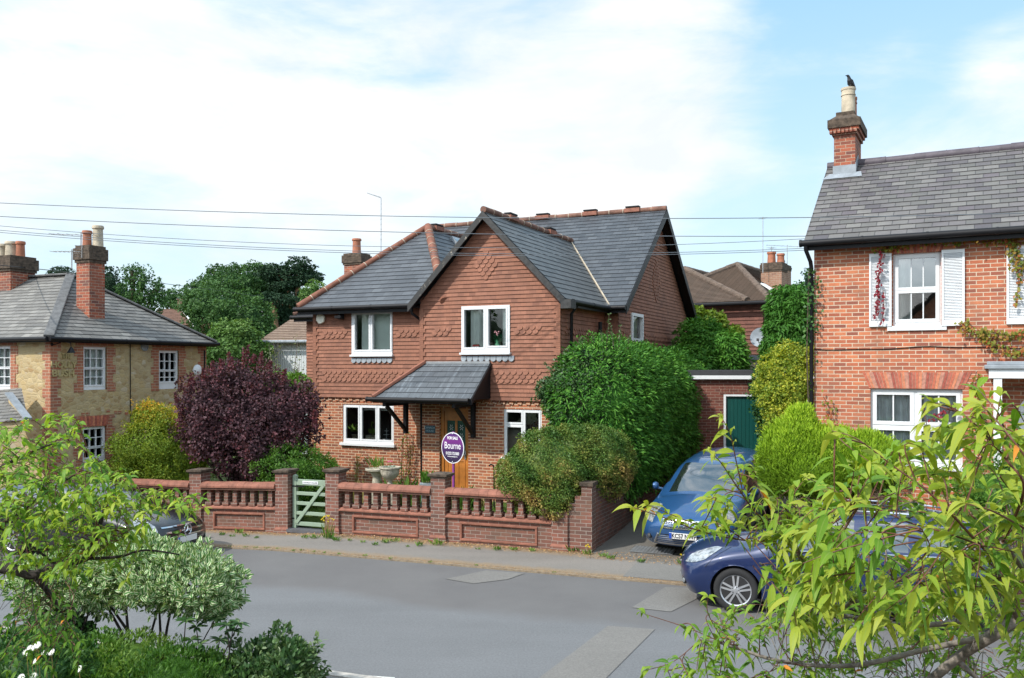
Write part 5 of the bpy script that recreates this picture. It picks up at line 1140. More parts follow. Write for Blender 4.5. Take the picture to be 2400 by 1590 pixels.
# ================= front garden wall =================
gw = thing('garden_wall', 'low brick wall with terracotta coping, brick balusters and capped pillars along the pavement', 'wall', (WF.o[0], WF.o[1], 0), WF.ang)
PH = 1.36
pil = [(-6.52, 0.33, PH), (-4.15, 0.33, PH), (-2.85, 0.33, PH), (-0.31, 0.33, PH), (2.33, 0.33, 0.80)]
for i, (s, w, h) in enumerate(pil):
    p = MB(); p.box(s, s+w, 0.0, w, 0, h); p.box(s-0.025, s+w+0.025, -0.025, w+0.025, 0, 0.12); p.cm = 1; p.poly((s-0.025, -0.026, 0.12), (s+w+0.025, -0.026, 0.12), (s+w, -0.001, 0.17), (s, -0.001, 0.17))
    p.cm = 0
    po = p.build('pillar', [m_brick_w, m_terra], gw)
    if h > 1:
        c = MB(); c.box(s-0.02, s+w+0.02, -0.02, w+0.02, h, h+0.03); c.box(s-0.05, s+w+0.05, -0.05, w+0.05, h+0.03, h+0.075)
        c.add([(s-0.04, -0.04, h+0.075), (s+w+0.04, -0.04, h+0.075), (s+w+0.04, w+0.04, h+0.075), (s-0.04, w+0.04, h+0.075), (s+0.03, 0.03, h+0.095), (s+w-0.03, 0.03, h+0.095), (s+w-0.03, w-0.03, h+0.095), (s+0.03, w-0.03, h+0.095)], [(0, 1, 5, 4), (1, 2, 6, 5), (2, 3, 7, 6), (3, 0, 4, 7), (4, 5, 6, 7)])
        c.build('pillar_cap', m_cap, po)
# end pier at the drive
p = MB(); p.box(2.66, 3.14, 0.05, 0.38, 0, 0.98); p.box(2.80, 3.14, 0.05, 0.38, 0.98, 1.12); p.box(2.93, 3.14, 0.05, 0.38, 1.12, 1.33); ep = p.build('pillar', m_brick_w, gw)
c = MB(); c.box(2.90, 3.17, 0.02, 0.41, 1.33, 1.40); c.build('pillar_cap', m_cap, ep)
secs = [(-10.6, -6.52), (-6.19, -4.15), (-2.52, -0.31), (0.02, 2.33)]
for a, b in secs:
    lw = MB(); lw.sheet((0, 0.06, 0), X, Zv, lambda y: (a, b), (0, 0.55), [(a+0.36, b-0.36, 0.13, 0.42)]); px0, px1 = a+0.36, b-0.36
    lw.poly((px0, 0.09, 0.13), (px1, 0.09, 0.13), (px1, 0.09, 0.42), (px0, 0.09, 0.42)); lw.box(a, b, 0.1, 0.28, 0, 0.55)
    lo = lw.build('dwarf_wall', m_brick_w, gw)
    fr = MB(); plate(fr, px0-0.05, px1+0.05, 0.08, 0.47, [(px0, px1, 0.13, 0.42)], 0.035, 0.092); fr.build('panel_moulding', m_terra, lo, bevel=0.012)
    ld = MB(); ld.prism([(a, 0.0, 0.55), (a, 0.0, 0.575), (a, 0.06, 0.62), (a, 0.29, 0.62), (a, 0.29, 0.55)], (b-a, 0, 0)); ld.build('ledge', m_terra, gw)
    cp = MB(); k = int((b-a)/0.19)
    for i in range(k):
        x0 = a+(b-a)*i/k; x1 = a+(b-a)*(i+1)/k-0.004; j = 0.004*math.sin(i*5.1)
        prof = [(-0.05+0.0, 1.035), (-0.05, 1.075), (-0.02, 1.125+j), (0.05, 1.155+j), (0.12, 1.165+j), (0.22, 1.15+j), (0.29, 1.11+j), (0.33, 1.035)]
        cp.prism([(x0, y_, z_) for y_, z_ in prof], (x1-x0, 0, 0))
    cp.build('coping', m_terra, gw); cb = MB(); cb.box(a, b, -0.015, 0.30, 0.985, 1.034); cb.build('coping_bed', m_terra_dk, gw)
    n = round((b-a-0.12)/0.235); 
    for i in range(n):
        x = a+0.06+(b-a-0.12)*(i+0.5)/n
        bl_ = MB(); bl_.box(x-0.053, x+0.053, 0.06, 0.22, 0.70, 0.984); bl_.box(x-0.085, x+0.085, 0.03, 0.25, 0.622, 0.70)
        bl_.build('baluster', m_brick_w, gw)
# wall beside the drive
dwl = thing('drive_wall', 'dark weathered brick wall sloping up beside the drive under the tall hedge', 'wall')
mb = MB(); L2 = 7.2; st = M.loc(WF.p(3.12, 0.38)); sx, sy = st
zt0 = 1.18; zt1 = 1.50; n = 8
for (off, flip) in ((0.0, 1), (-0.24, -1)):
    mb.poly(M.p(sx+off, sy, 0.0), M.p(sx+off, sy+L2, 0.0), M.p(sx+off, sy+L2, zt1), M.p(sx+off, sy, zt0))
mb.poly(M.p(sx, sy, zt0), M.p(sx, sy+L2, zt1), M.p(sx-0.24, sy+L2, zt1), M.p(sx-0.24, sy, zt0)); mb.build('wall', m_brick_d, dwl)
mb = MB(); mb.prism([M.p(sx+0.02, sy, zt0+0.001), M.p(sx+0.02, sy+L2, zt1+0.001), M.p(sx-0.26, sy+L2, zt1+0.001), M.p(sx-0.26, sy, zt0+0.001)], (0, 0, 0.05)); mb.build('coping', m_cap, dwl)
def sink(root):
    for o in [root]+list(root.children_recursive):
        if o.type == 'MESH':
            for v in o.data.vertices: v.co.z += dip(v.co.x)
sink(gw)
# ================= gate =================
m_sage = plain('sage_green_paint', (0.27, 0.35, 0.26), 0.5, var=0.06)
gate = thing('garden_gate', 'sage green five-bar timber gate between two brick pillars', 'gate', (WF.o[0], WF.o[1], -0.03), WF.ang)
ga0, ga1 = -3.78, -2.86; gy = 0.14
gp = MB(); gp.box(ga0, ga0+0.09, gy-0.01, gy+0.08, 0.10, 1.27); gp.add([(ga0, gy-0.01, 1.27), (ga0+0.09, gy-0.01, 1.27), (ga0+0.09, gy+0.08, 1.27), (ga0, gy+0.08, 1.27), (ga0+0.045, gy+0.035, 1.30)], [(0, 1, 4), (1, 2, 4), (2, 3, 4), (3, 0, 4)]); gp.build('hanging_stile', m_sage, gate, bevel=0.006)
for z, h in ((0.16, 0.085), (0.40, 0.075), (0.62, 0.075), (0.84, 0.075), (1.06, 0.13)):
    MB().box(ga0+0.09, ga1, gy, gy+0.05, z, z+h).build('rail', m_sage, gate, bevel=0.005)
MB().beam((ga0+0.10, gy-0.005, 0.22), (ga1-0.12, gy-0.005, 1.08), 0.035, 0.075, (0, 0, 1)).build('brace', m_sage, gate, bevel=0.004)
MB().box(ga1-0.06, ga1, gy+0.001, gy+0.052, 0.13, 1.2).build('latch_stile', m_sage, gate)
npt = MB().box(ga0+0.26, ga0+0.66, gy-0.012, gy-0.002, 1.09, 1.16).build('name_plate', m_white, gate, bevel=0.004)
m_ink = plain('black_lettering', (0.015, 0.015, 0.02), 0.5, var=0.0)
text_mesh('CANADA HOUSE', 0.047, m_ink, 'lettering', npt, (ga0+0.46, gy-0.014, 1.125), ext=0.001)
hg = MB(); hg.box(ga0-0.02, ga0+0.30, gy-0.016, gy-0.011, 1.02, 1.05); hg.box(ga0-0.02, ga0+0.05, gy-0.016, gy-0.011, 0.3, 0.33); hg.build('hinge', m_black, gate)
MB().box(-3.82, -2.85, -0.05, 0.5, 0.0, 0.07).build('doorstep', plain('step_slate', (0.10, 0.10, 0.11), 0.8), None, kind='structure').matrix_world = Matrix.Translation((WF.o[0], WF.o[1], 0)) @ Matrix.Rotation(WF.ang, 4, 'Z')
# ================= for sale board =================
bp = W(1063, 1100, 19.4); ang_b = R(-36)
t = NT('sign_purple'); t.col(t.ramp(t.mapv(t.uvc()), [(0, (0.05, 0.03, 0.09)), (1, (0.05, 0.03, 0.09))]))
sepx = t.n('ShaderNodeSeparateXYZ'); t.l(t.obj(), sepx.inputs[0]); t.col(t.ramp(t.rng_map(sepx.outputs[2], -0.3, 0.3, 0, 1), [(0.0, (0.025, 0.018, 0.05)), (0.45, (0.055, 0.02, 0.10)), (0.75, (0.16, 0.028, 0.20)), (1.0, (0.085, 0.03, 0.15))])); t.set(Roughness=0.3); m_purple = t.m
sale = thing('for_sale_sign', 'oval purple and white estate agent sign on a purple post in front of the door', 'sign', (bp.x, bp.y, 0.33), ang_b)
cz0 = EYE+(HZ-1050)/FL*19.4-0.33; rx, rzv = 0.325, 0.345
def oval(rx, rz, y0, y1, n=48): 
    m = MB(); m.prism([(rx*math.cos(2*math.pi*i/n), y0, rz*math.sin(2*math.pi*i/n)) for i in range(n)], (0, y1-y0, 0)); return m
bd = oval(rx, rzv, -0.004, 0.004).build('board_rim', m_white, sale, loc=(0, -0.03, cz0))
fb_ = oval(rx-0.018, rzv-0.018, -0.0052, -0.0042).build('board_face', m_purple, bd)
m_sw = plain('white_lettering', (0.85, 0.85, 0.87), 0.5, var=0.0)
ty = -0.0075
text_mesh('FOR SALE', 0.088, m_sw, 'lettering', bd, (0.0, ty, 0.215), ext=0.001, sx=0.80, bold=0.0022)
text_mesh('Bourne', 0.215, m_sw, 'lettering', bd, (0.0, ty, 0.045), ext=0.001, sx=0.74, bold=0.0)
text_mesh('01252 723383', 0.088, m_sw, 'lettering', bd, (0.0, ty, -0.125), ext=0.001, sx=0.75, bold=0.0015)
text_mesh('www.bourneestateagents.com', 0.036, m_sw, 'lettering', bd, (0.0, ty, -0.19), ext=0.001, sx=0.66, bold=0.0005)
for z in (0.315, -0.30): MB().cyl((0, -0.012, z), (0, -0.004, z), 0.010).build('bolt', m_white, bd)
MB().box(-0.022, 0.022, -0.022, 0.022, 0, cz0+0.36).build('post', plain('purple_post', (0.24, 0.05, 0.25), 0.4), sale, bevel=0.004)

# ================= planters in the front garden =================
m_stonep = plain('weathered_stone', (0.42, 0.38, 0.30), 0.95, var=0.45, scale=14, bump=0.6)
def urn(px, py_base, d, sc, label, wide):
    p = W(px, py_base, d); u = thing('stone_urn', label, 'urn', (p.x, p.y, 0.33), group='stone urns')
    ped = EYE+(HZ-py_base)/FL*d-0.33
    m = MB()
    if wide: prof = [(0.17, 0), (0.17, 0.08), (0.12, 0.12), (0.10, 0.30), (0.13, 0.36), (0.16, 0.42), (0.26, 0.45), (0.27, 0.49), (0.24, 0.50), (0.2, 0.46)]
    else: prof = [(0.14, 0), (0.14, 0.06), (0.07, 0.10), (0.05, 0.18), (0.06, 0.22), (0.16, 0.28), (0.21, 0.38), (0.22, 0.46), (0.25, 0.49), (0.25, 0.52), (0.21, 0.52), (0.19, 0.46)]
    prof = [(r*sc, h*sc) for r, h in prof]; m.lathe(prof, (0, 0, max(ped, 0)), 24)
    if ped > 0.05: m.box(-0.16*sc, 0.16*sc, -0.16*sc, 0.16*sc, 0, max(ped, 0)+0.001)
    m.build('bowl', m_stonep, u, smooth=35); return p, max(ped, 0)+0.33+0.5*sc
urnA = urn(884, 1150, 20.6, 1.05, 'wide-rimmed pedestal bird bath of pale stone behind the wall', True)
urnB = urn(914, 1148, 19.9, 1.0, 'round stone urn with grey and pink flowers, right of the bird bath', False)
pt_ = thing('plant_trough', 'small grey trough of low plants behind the wall coping', 'planter', (*W(998, 1140, 20.2)[:2], 0.33)); MB().box(-0.14, 0.14, -0.1, 0.1, 0.0, 0.66).build('trough', m_grey, pt_, bevel=0.01)
ob = W(1158, 1120, 20.5)
wt_ = MB(); wt_.tube([(ob.x, ob.y, 0.33), (ob.x, ob.y, 1.28), (ob.x-0.02, ob.y, 1.36), (ob.x-0.08, ob.y, 1.38), (ob.x-0.12, ob.y, 1.34)], 0.018, 6); tag(wt_.build('hanger_hook', m_black, None), 'thin black metal hook standing beside the round clipped bush', 'hook')
# drain cover on the drive
dc = MB(); a, b = G(1488, 1298, 0.06), G(1600, 1302, 0.06); mo = W(1535, 1290, 17.3)
dc.box(-0.42, 0.42, -0.32, 0.32, 0, 0.008)
for i in range(12):
    for j in range(8): dc.box(-0.40+i*0.068, -0.37+i*0.068, -0.30+j*0.076, -0.275+j*0.076, 0.008, 0.012)
o = dc.build('drain_cover', m_metal, None, kind='structure'); o.location = (*W(1532, 1290, 17.25)[:2], 0.055); o.rotation_euler = (0, 0, R(-20))
# ================= overhead cables =================
def cable(name, pts, label, r=0.010, sag=0.25):
    P = [W(*q) for q in pts]; out = []
    for a, b in zip(P[:-1], P[1:]):
        for i in range(24):
            f = i/24; q = a.lerp(b, f); q.z -= sag*4*f*(1-f)*0.0; out.append(q)
    out.append(P[-1]); m = MB(); m.tube(out, r, 5); return tag(m.build(name, m_cable, None, smooth=60), label, 'cable', 'overhead cables above the road')
m_cable = plain('cable_sheath', (0.13, 0.15, 0.17), 0.5, var=0.0)
# each as a shallow curve through four measured points, crossing in front of the roofs
def cab(px_py, label, d=19.2, r=0.008, e0=0.8, e1=0.6, xe=2150):
    xs = np.array([p[0] for p in px_py]); ys = np.array([p[1] for p in px_py]); c = np.polyfit(xs, ys, 2)
    pts = []
    for i in range(41):
        x = -260+(xe+260)*i/40; y = float(np.polyval(c, x)); D_ = 1.0/(1/(d+e0)+(1/(d+e1)-1/(d+e0))*(x/2400)); pts.append(W(x, y, D_))
    m = MB(); m.tube(pts, r, 5); return tag(m.build('overhead_cable', m_cable, None, smooth=60), label, 'cable', 'overhead cables above the road')
cab([(0, 476), (800, 505), (1600, 512), (2400, 500)], 'topmost of the five overhead cables crossing the sky', d=12.5, r=0.0055, e0=1.5, e1=-1.5, xe=2700)
cab([(0, 507), (800, 543), (1600, 552), (2400, 548)], 'second highest overhead cable crossing the sky')
cab([(0, 530), (800, 576), (1650, 572), (1880, 560)], 'middle one of the five overhead cables crossing the sky', r=0.006)
cab([(0, 540), (800, 588), (1650, 590), (1880, 583)], 'fourth overhead cable down, just above the lowest of the five', r=0.0065)
cab([(0, 545), (800, 593), (1650, 594), (1880, 588)], 'lowest of the five long overhead cables crossing the sky', r=0.0065)
m = MB(); pts = [W(-60+ (660*i/20), 616+ (i/20)*78 - 4*math.sin(math.pi*i/20)*1.0, 19.0+i*1.6) for i in range(21)]; m.tube(pts, 0.012, 5)
tag(m.build('overhead_cable', m_black, None, smooth=60), 'dark cable running low across the pub roof towards the trees', 'cable', 'overhead cables above the road')
# ================= crow on the chimney pot =================
t = NT('crow_feathers'); t.col((0.012, 0.012, 0.015)); t.set(Roughness=0.45); m_crow = t.m
bird = thing('crow', 'black crow perched on the tall buff chimney pot', 'bird', pot_top, R(200))
bm = bpy.data.meshes.new('body'); vs = [(0, 0, 0.10), (0.0, 0, 0.17), (0.03, 0, 0.245), (0.05, 0, 0.275), (0.085, 0, 0.27), (0.125, 0, 0.262), (-0.055, 0, 0.06), (-0.11, 0, 0.005), (-0.16, 0, -0.03)]
rr = [0.062, 0.056, 0.034, 0.034, 0.015, 0.003, 0.045, 0.028, 0.014]
bm.from_pydata(vs, [(0, 1), (1, 2), (2, 3), (3, 4), (4, 5), (0, 6), (6, 7), (7, 8)], []); bo = bpy.data.objects.new('body', bm); COL.objects.link(bo); bm.materials.append(m_crow); bo.parent = bird
sk_ = bo.modifiers.new('skin', 'SKIN'); sv = bm.skin_vertices[0].data
for i, r_ in enumerate(rr): sv[i].radius = (r_, r_*0.9)
sv[0].use_root = True; ss = bo.modifiers.new('sub', 'SUBSURF'); ss.levels = 2; ss.render_levels = 2
for s in (-1, 1):
    wg = MB(); wg.prism([(0.02, s*0.056, 0.19), (-0.03, s*0.06, 0.17), (-0.12, s*0.04, 0.03), (-0.15, s*0.03, -0.02), (-0.06, s*0.06, 0.05), (0.0, s*0.065, 0.1)], (0, s*0.008, 0)); wg.build('wing', m_crow, bird)
    wg = MB(); wg.tube([(0.0, s*0.02, 0.08), (0.01, s*0.022, 0.0)], 0.006, 5); wg.build('leg', m_crow, bird)
# ================= small things on the window sills =================
def on_sill(frame_root, w_, fx, t_, name, label, cat, build):
    s = w_[0]+(w_[1]-w_[0])*fx; p = M.p(s, t_, w_[2]+0.10*(w_[3]-w_[2])-0.02); o = thing(name, label, cat, p, M.ang); build(o); return o
def pot_plant(o, m_leaf_, hgt=0.3):
    MB().lathe([(0.05, 0), (0.08, 0.12), (0.085, 0.13), (0.07, 0.12)], (0, 0, 0), 14).build('pot', m_stonep, o, smooth=35)
    m = MB()
    for k in range(26):
        a = k*2.4; e = 0.5+0.5*((k*7) % 10)/10; d = Vector((math.cos(a)*0.45, math.sin(a)*0.3, e)).normalized(); b0 = Vector((0, 0, 0.12))+d*hgt*0.3; l = hgt*(0.4+0.4*((k*3) % 7)/7); s = d.cross(Vector((0, 1, 0.2))).normalized()*0.022; m.poly(b0, b0+d*l*0.5+s, b0+d*l, b0+d*l*0.5-s)
    m.build('leaves', m_leaf_, o)
m_lf = plain('house_plant_leaf', (0.12, 0.22, 0.03), 0.5, var=0.5, scale=20); m_lfd = plain('teal_foliage', (0.02, 0.13, 0.06), 0.5, var=0.6, scale=30); m_pinkf = plain('pink_petals', (0.5, 0.25, 0.27), 0.7, var=0.4, scale=30)
on_sill(M, w_ll, 0.18, 0.48, 'potted_plant', 'yellow-green plant in a pale pot behind the left pane of the ground floor window', 'plant', lambda o: pot_plant(o, m_lf, 0.35))
on_sill(M, w_ll, 0.52, 0.50, 'potted_plant', 'plant with a tall curled stem in a wide pale trough behind the middle pane', 'plant', lambda o: (pot_plant(o, m_lf, 0.22), MB().tube([(0, 0, 0.1), (0.05, 0, 0.25), (-0.02, 0, 0.4), (0.0, 0, 0.5), (0.05, 0, 0.46)], 0.012, 6).build('stem', m_lf, o), MB().box(-0.17, 0.17, -0.06, 0.06, 0, 0.13).build('trough', m_stonep, o)))
def stand(o):
    m = MB(); m.cyl((0, 0, 0), (0, 0, 0.34), 0.006)
    for z, r_ in ((0.03, 0.11), (0.15, 0.09), (0.25, 0.06)): m.lathe([(0.0, z), (r_, z+0.01), (r_, z+0.016), (0, z+0.008)], (0, 0, 0), 18)
    m.build('tiers', m_white, o, smooth=35)
on_sill(M, w_ll, 0.80, 0.5, 'cake_stand', 'white three-tier stand behind the right pane of the ground floor window', 'stand', stand)
def flowers(o):
    MB().lathe([(0.06, 0), (0.09, 0.06), (0.06, 0.16), (0.07, 0.2), (0.05, 0.19)], (0, 0, 0), 14).build('vase', m_lfd, o, smooth=35); m = MB()
    for k in range(60):
        a = k*2.4; rr_ = 0.03+0.09*((k*5) % 11)/11; c = Vector((math.cos(a)*rr_, math.sin(a)*rr_*0.5, 0.2+0.18*((k*3) % 9)/9)); n_ = Vector((math.cos(k), -0.6, math.sin(k*2))).normalized(); s = n_.cross(Vector((0, 0, 1))).normalized()*0.03; u_ = n_.cross(s).normalized()*0.03; m.poly(c-s-u_, c+s-u_, c+s+u_, c-s+u_)
    m.build('leaves', m_lfd, o); m = MB()
    for k in range(16):
        a = k*2.4; rr_ = 0.02+0.06*((k*5) % 7)/7; c = Vector((math.cos(a)*rr_, -0.03+math.sin(a)*rr_*0.5, 0.38+0.05*math.sin(k*1.7))); m.lathe([(0.0, -0.02), (0.022, -0.01), (0.022, 0.01), (0, 0.02)], c, 6)
    m.build('blooms', m_pinkf, o)
on_sill(M, w_gu, 0.72, 0.08, 'flower_vase', 'teal vase of pink flowers behind the right pane of the gable window', 'vase', flowers)
def cottage(o):
    MB().box(-0.09, 0.09, -0.04, 0.04, 0, 0.07).build('walls', m_white, o); MB().prism([(-0.1, -0.05, 0.07), (0.1, -0.05, 0.07), (0.07, -0.0, 0.115), (-0.07, -0.0, 0.115)], (0, 0.06, 0)).build('roof', plain('red_glaze', (0.4, 0.03, 0.03), 0.3), o)
    MB().box(-0.05, -0.02, -0.043, -0.039, 0.02, 0.05).box(0.02, 0.05, -0.043, -0.039, 0.02, 0.05).build('windows', m_black, o)
on_sill(M, w_gu, 0.27, 0.07, 'model_cottage', 'small white model cottage with a red roof on the gable window sill', 'ornament', cottage)
# ================= cars =================
m_tyre = plain('tyre_rubber', (0.02, 0.02, 0.021), 0.85, var=0.2); m_rim = plain('alloy', (0.55, 0.56, 0.58), 0.3, 0.7, var=0.03); m_chrome = plain('chrome', (0.75, 0.76, 0.78), 0.12, 1.0, var=0.02)
t = NT('car_glass'); t.col((0.012, 0.016, 0.018)); t.set(Roughness=0.03); t.b.inputs['Coat Weight'].default_value = 1.0; t.b.inputs['Coat IOR'].default_value = 2.6; m_cglass = t.m
t = NT('headlamp_glass'); t.col(t.ramp(t.noise(14, 3), [(0.35, (0.10, 0.11, 0.12)), (0.6, (0.42, 0.45, 0.47))])); t.set(Roughness=0.08, Metallic=0.3); t.b.inputs['Coat Weight'].default_value = 1.0; m_lamp = t.m
m_plastic = plain('black_plastic', (0.015, 0.015, 0.016), 0.6, var=0.1); m_plate = plain('plate_white', (0.78, 0.78, 0.76), 0.4, var=0.02); m_blueband = plain('plate_blue', (0.01, 0.07, 0.45), 0.4)
STN = [
 [(.10,0,.20),(.02,0,.36),(.0,0,.52),(.02,0,.66),(.08,0,.76),(.16,0,.81)],
 [(.13,.45,.20),(.05,.48,.36),(.03,.48,.52),(.06,.46,.66),(.17,.42,.79),(.42,0,.91)],
 [(.32,.78,.20),(.22,.82,.36),(.22,.83,.52),(.30,.80,.68),(.52,.62,.86),(.75,0,.98)],
 [(.62,.86,.20),(.55,.90,.40),(.55,.91,.60),(.72,.87,.82),(.95,.64,.95),(1.05,0,1.03)],
 [(1.25,.88,.20),(1.25,.91,.40),(1.25,.92,.62),(1.22,.88,.89),(1.18,.70,.97),(1.22,0,1.03)],
 [(1.62,.88,.20),(1.62,.91,.40),(1.62,.92,.62),(1.55,.88,.935),(1.72,.69,1.18),(1.68,0,1.23)],
 [(2.1,.88,.20),(2.1,.91,.40),(2.1,.92,.62),(2.1,.885,.96),(2.2,.62,1.42),(2.1,0,1.47)],
 [(2.9,.88,.20),(2.9,.91,.40),(2.9,.92,.64),(2.9,.885,.98),(2.9,.62,1.46),(2.9,0,1.52)],
 [(3.6,.88,.20),(3.6,.91,.40),(3.6,.92,.64),(3.6,.875,.99),(3.6,.60,1.44),(3.6,0,1.50)],
 [(4.4,.84,.25),(4.42,.88,.42),(4.42,.88,.64),(4.40,.82,1.01),(4.12,.56,1.38),(4.2,0,1.45)],
 [(4.56,.40,.25),(4.64,.45,.42),(4.64,.45,.64),(4.58,.42,1.01),(4.36,.32,1.34),(4.34,0,1.41)],
 [(4.58,0,.25),(4.67,0,.42),(4.67,0,.64),(4.60,0,1.01),(4.40,0,1.33),(4.36,0,1.395)]]
def cat(a, b, c, d, t):
    return 0.5*((2*b)+(-a+c)*t+(2*a-5*b+4*c-d)*t*t+(-a+3*b-3*c+d)*t**3)
def surf(st):
    A = np.array(st, float); n, k, _ = A.shape
    def f(u, v):
        i = int(min(max(math.floor(u), 0), n-2)); j = int(min(max(math.floor(v), 0), k-2)); a, b = u-i, v-j
        rows = []
        for ii in (i-1, i, i+1, i+2):
            iu = min(max(ii, 0), n-1); q = [A[iu, min(max(jj, 0), k-1)] for jj in (j-1, j, j+1, j+2)]
            if j+2 > k-1: q[3] = A[iu, k-2]*np.array([1, -1, 1])     # mirrored across the centre line
            rows.append(cat(*q, b))
        return cat(*rows, a)
    return f
def build_car(label, paint, loc, rot, plate=None, L=4.6, Wd=1.84, Hh=1.5, wheel_x=(0.88, 3.58), wr=0.325, grille='bars', rails=False, star=False, wtrim=True, wheels='five', fog=True):
    root = thing('parked_car', label, 'car', loc, rot=rot)
    sx, sy, sz = L/4.67, Wd/1.84, Hh/1.52
    st = [[(p[0]*sx, p[1]*sy, p[2]*sz) for p in s] for s in STN]; f = surf(st)
    NU, NV = 12, 8; n = len(st)-1; us = [i/NU for i in range(n*NU+1)]; vs = [j/NV for j in range(5*NV+1)]
    grid = np.array([[f(u, v) for v in vs] for u in us]); grid[0, :, 1] = 0; grid[-1, :, 1] = 0; grid[:, -1, 1] = 0
    ax = [x*sx for x in wheel_x]; AR = wr+0.045
    dead = np.zeros(grid.shape[:2], bool)
    for cx_ in ax:
        dx = grid[..., 0]-cx_; dz = grid[..., 2]-wr; r = np.hypot(dx, dz); side = np.abs(grid[..., 1]) > 0.6
        near = side & (r < AR) & (r > AR-0.055); k = AR/np.maximum(r, 1e-6)
        grid[..., 0] = np.where(near, cx_+dx*k, grid[..., 0]); grid[..., 2] = np.where(near, wr+dz*k, grid[..., 2]); dead |= side & (r <= AR-0.055)
    kinds = {}
    def kind(u, v):
        if 4.15 < u < 6.0 and v > 4.16: return 'windscreen'
        if 4.95 < u < 8.75 and 3.10 < v < 3.86 and not (6.62 < u < 6.82) and not (7.62 < u < 7.80): return 'side_window'
        if 9.1 < u and 3.35 < v < 4.7: return 'rear_window'
        if 8.9 < u < 10.1 and 2.4 < v < 3.2: return 'tail_light'
        return 'body'
    for i in range(len(us)-1):
        for j in range(len(vs)-1):
            if dead[i, j] or dead[i+1, j] or dead[i, j+1] or dead[i+1, j+1]: continue
            kinds.setdefault(kind((us[i]+us[i+1])/2, (vs[j]+vs[j+1])/2), []).append((i, j))
    mats = {'windscreen': m_cglass, 'side_window': m_cglass, 'rear_window': m_cglass, 'tail_light': plain('red_lens', (0.35, 0.01, 0.01), 0.1), 'body': paint}
    body = None
    for nm in ('body', 'windscreen', 'side_window', 'rear_window', 'tail_light'):
        for sides in ((1, -1),) if nm in ('body', 'windscreen', 'rear_window') else ((1,), (-1,)):
            m = MB(); idx = {}
            def vid(i, j, s):
                key = (i, j, s if abs(grid[i, j, 1]) > 1e-6 else 1)
                if key not in idx: idx[key] = len(m.v); g = grid[i, j]; m.v.append((g[0], g[1]*s, g[2]))
                return idx[key]
            for s in sides:
                for (i, j) in kinds[nm]:
                    q = [vid(i, j, s), vid(i+1, j, s), vid(i+1, j+1, s), vid(i, j+1, s)]
                    if s < 0: q.reverse()
                    if len(set(q)) == 4: m.f.append(tuple(q)); m.m.append(0)
            o = m.build(nm, mats[nm], root, smooth=70, uv=False)
    def on(u, v, s=1, off=0.0):
        p = f(u, v); a = f(u+0.02, v)-p; b = f(u, v+0.02)-p; nn = np.cross(a, b); nn /= (np.linalg.norm(nn)+1e-9)
        if nn[1] < 0 or (abs(nn[1]) < 0.2 and nn[2] < -0.5): nn = -nn
        if v > 3.5 and nn[2] < 0: nn = -nn
        if u < 1.2 and nn[0] > 0: nn = -nn
        q = p+nn*off; return Vector((q[0], q[1]*s, q[2]))
    def patch_(name, us_, vs_, mat, s=1, off=0.006, parent=None, nu=8, nv=5, shape=None):
        m = MB(); P_ = []
        for i in range(nu+1):
            for j in range(nv+1):
                a, b = i/nu, j/nv
                if shape: a, b = shape(a, b)
                P_.append(on(us_[0]+(us_[1]-us_[0])*a, vs_[0]+(vs_[1]-vs_[0])*b, s, off))
        m.add(P_, [(i*(nv+1)+j, (i+1)*(nv+1)+j, (i+1)*(nv+1)+j+1, i*(nv+1)+j+1) for i in range(nu) for j in range(nv)]); return m.build(name, mat, parent or root, smooth=60)
    for s in (1, -1):
        patch_('headlight', (1.42, 2.42), (2.9, 4.05), m_lamp, s, shape=lambda a, b: (a, b*(0.35+0.65*math.sin(math.pi*(0.15+a*0.6)))+0.12*a))
        m = MB(); m.tube([on(2.75+0.0*k, 0.6+3.3*k/12, s, 0.001) for k in range(13)][6:], 0.004, 4)
        for uu in (4.55, 6.72, 8.25): m.tube([on(uu, 0.35+2.7*k/14, s, 0.001) for k in range(15)], 0.0035, 4)
        m.tube([on(4.55+3.7*k/20, 0.35, s, 0.001) for k in range(21)], 0.0035, 4); m.build('panel_gap', m_black, root)
        if wtrim: m = MB(); m.tube([on(4.9+3.9*k/24, 3.03, s, 0.006) for k in range(25)], 0.010, 5); m.build('window_trim', m_chrome, root)
        for uu in (5.9, 7.2): m = MB(); p_ = on(uu, 2.7, s, 0.02); m.beam(p_-Vector((0.09, 0, 0)), p_+Vector((0.09, 0, 0)), 0.03, 0.025); m.build('door_handle', paint, root, bevel=0.006)
        m = MB(); q = on(5.0, 3.15, s, 0.0); m.tube([q, q+Vector((0.0, s*0.10, 0.02))], 0.025, 6); m.lathe([(0.0, -0.06), (0.055, -0.05), (0.085, 0.0), (0.075, 0.05), (0.0, 0.06)], (q.x, q.y+s*0.15, q.z+0.06), 14, 'y')
        mo_ = m.build('wing_mirror', paint, root, smooth=60)
        if rails: m = MB(); m.tube([on(5.75, 4.15, s, 0.0), on(6.0, 4.12, s, 0.05)]+[on(6.0+0.2*k, 4.12, s, 0.055) for k in range(14)]+[on(8.85, 4.15, s, 0.0)], 0.016, 6); m.build('roof_rail', m_chrome, root, smooth=60)
        if fog: m = MB(); q = on(1.55, 1.1, s, 0.004); qn_ = Vector((-0.8, s*0.55, 0)).normalized(); m.cyl(q-qn_*0.03, q+qn_*0.006, 0.055, n=16); m.cm = 1; m.cyl(q, q+qn_*0.012, 0.036, n=16); m.build('fog_light', [m_plastic, m_lamp], root)
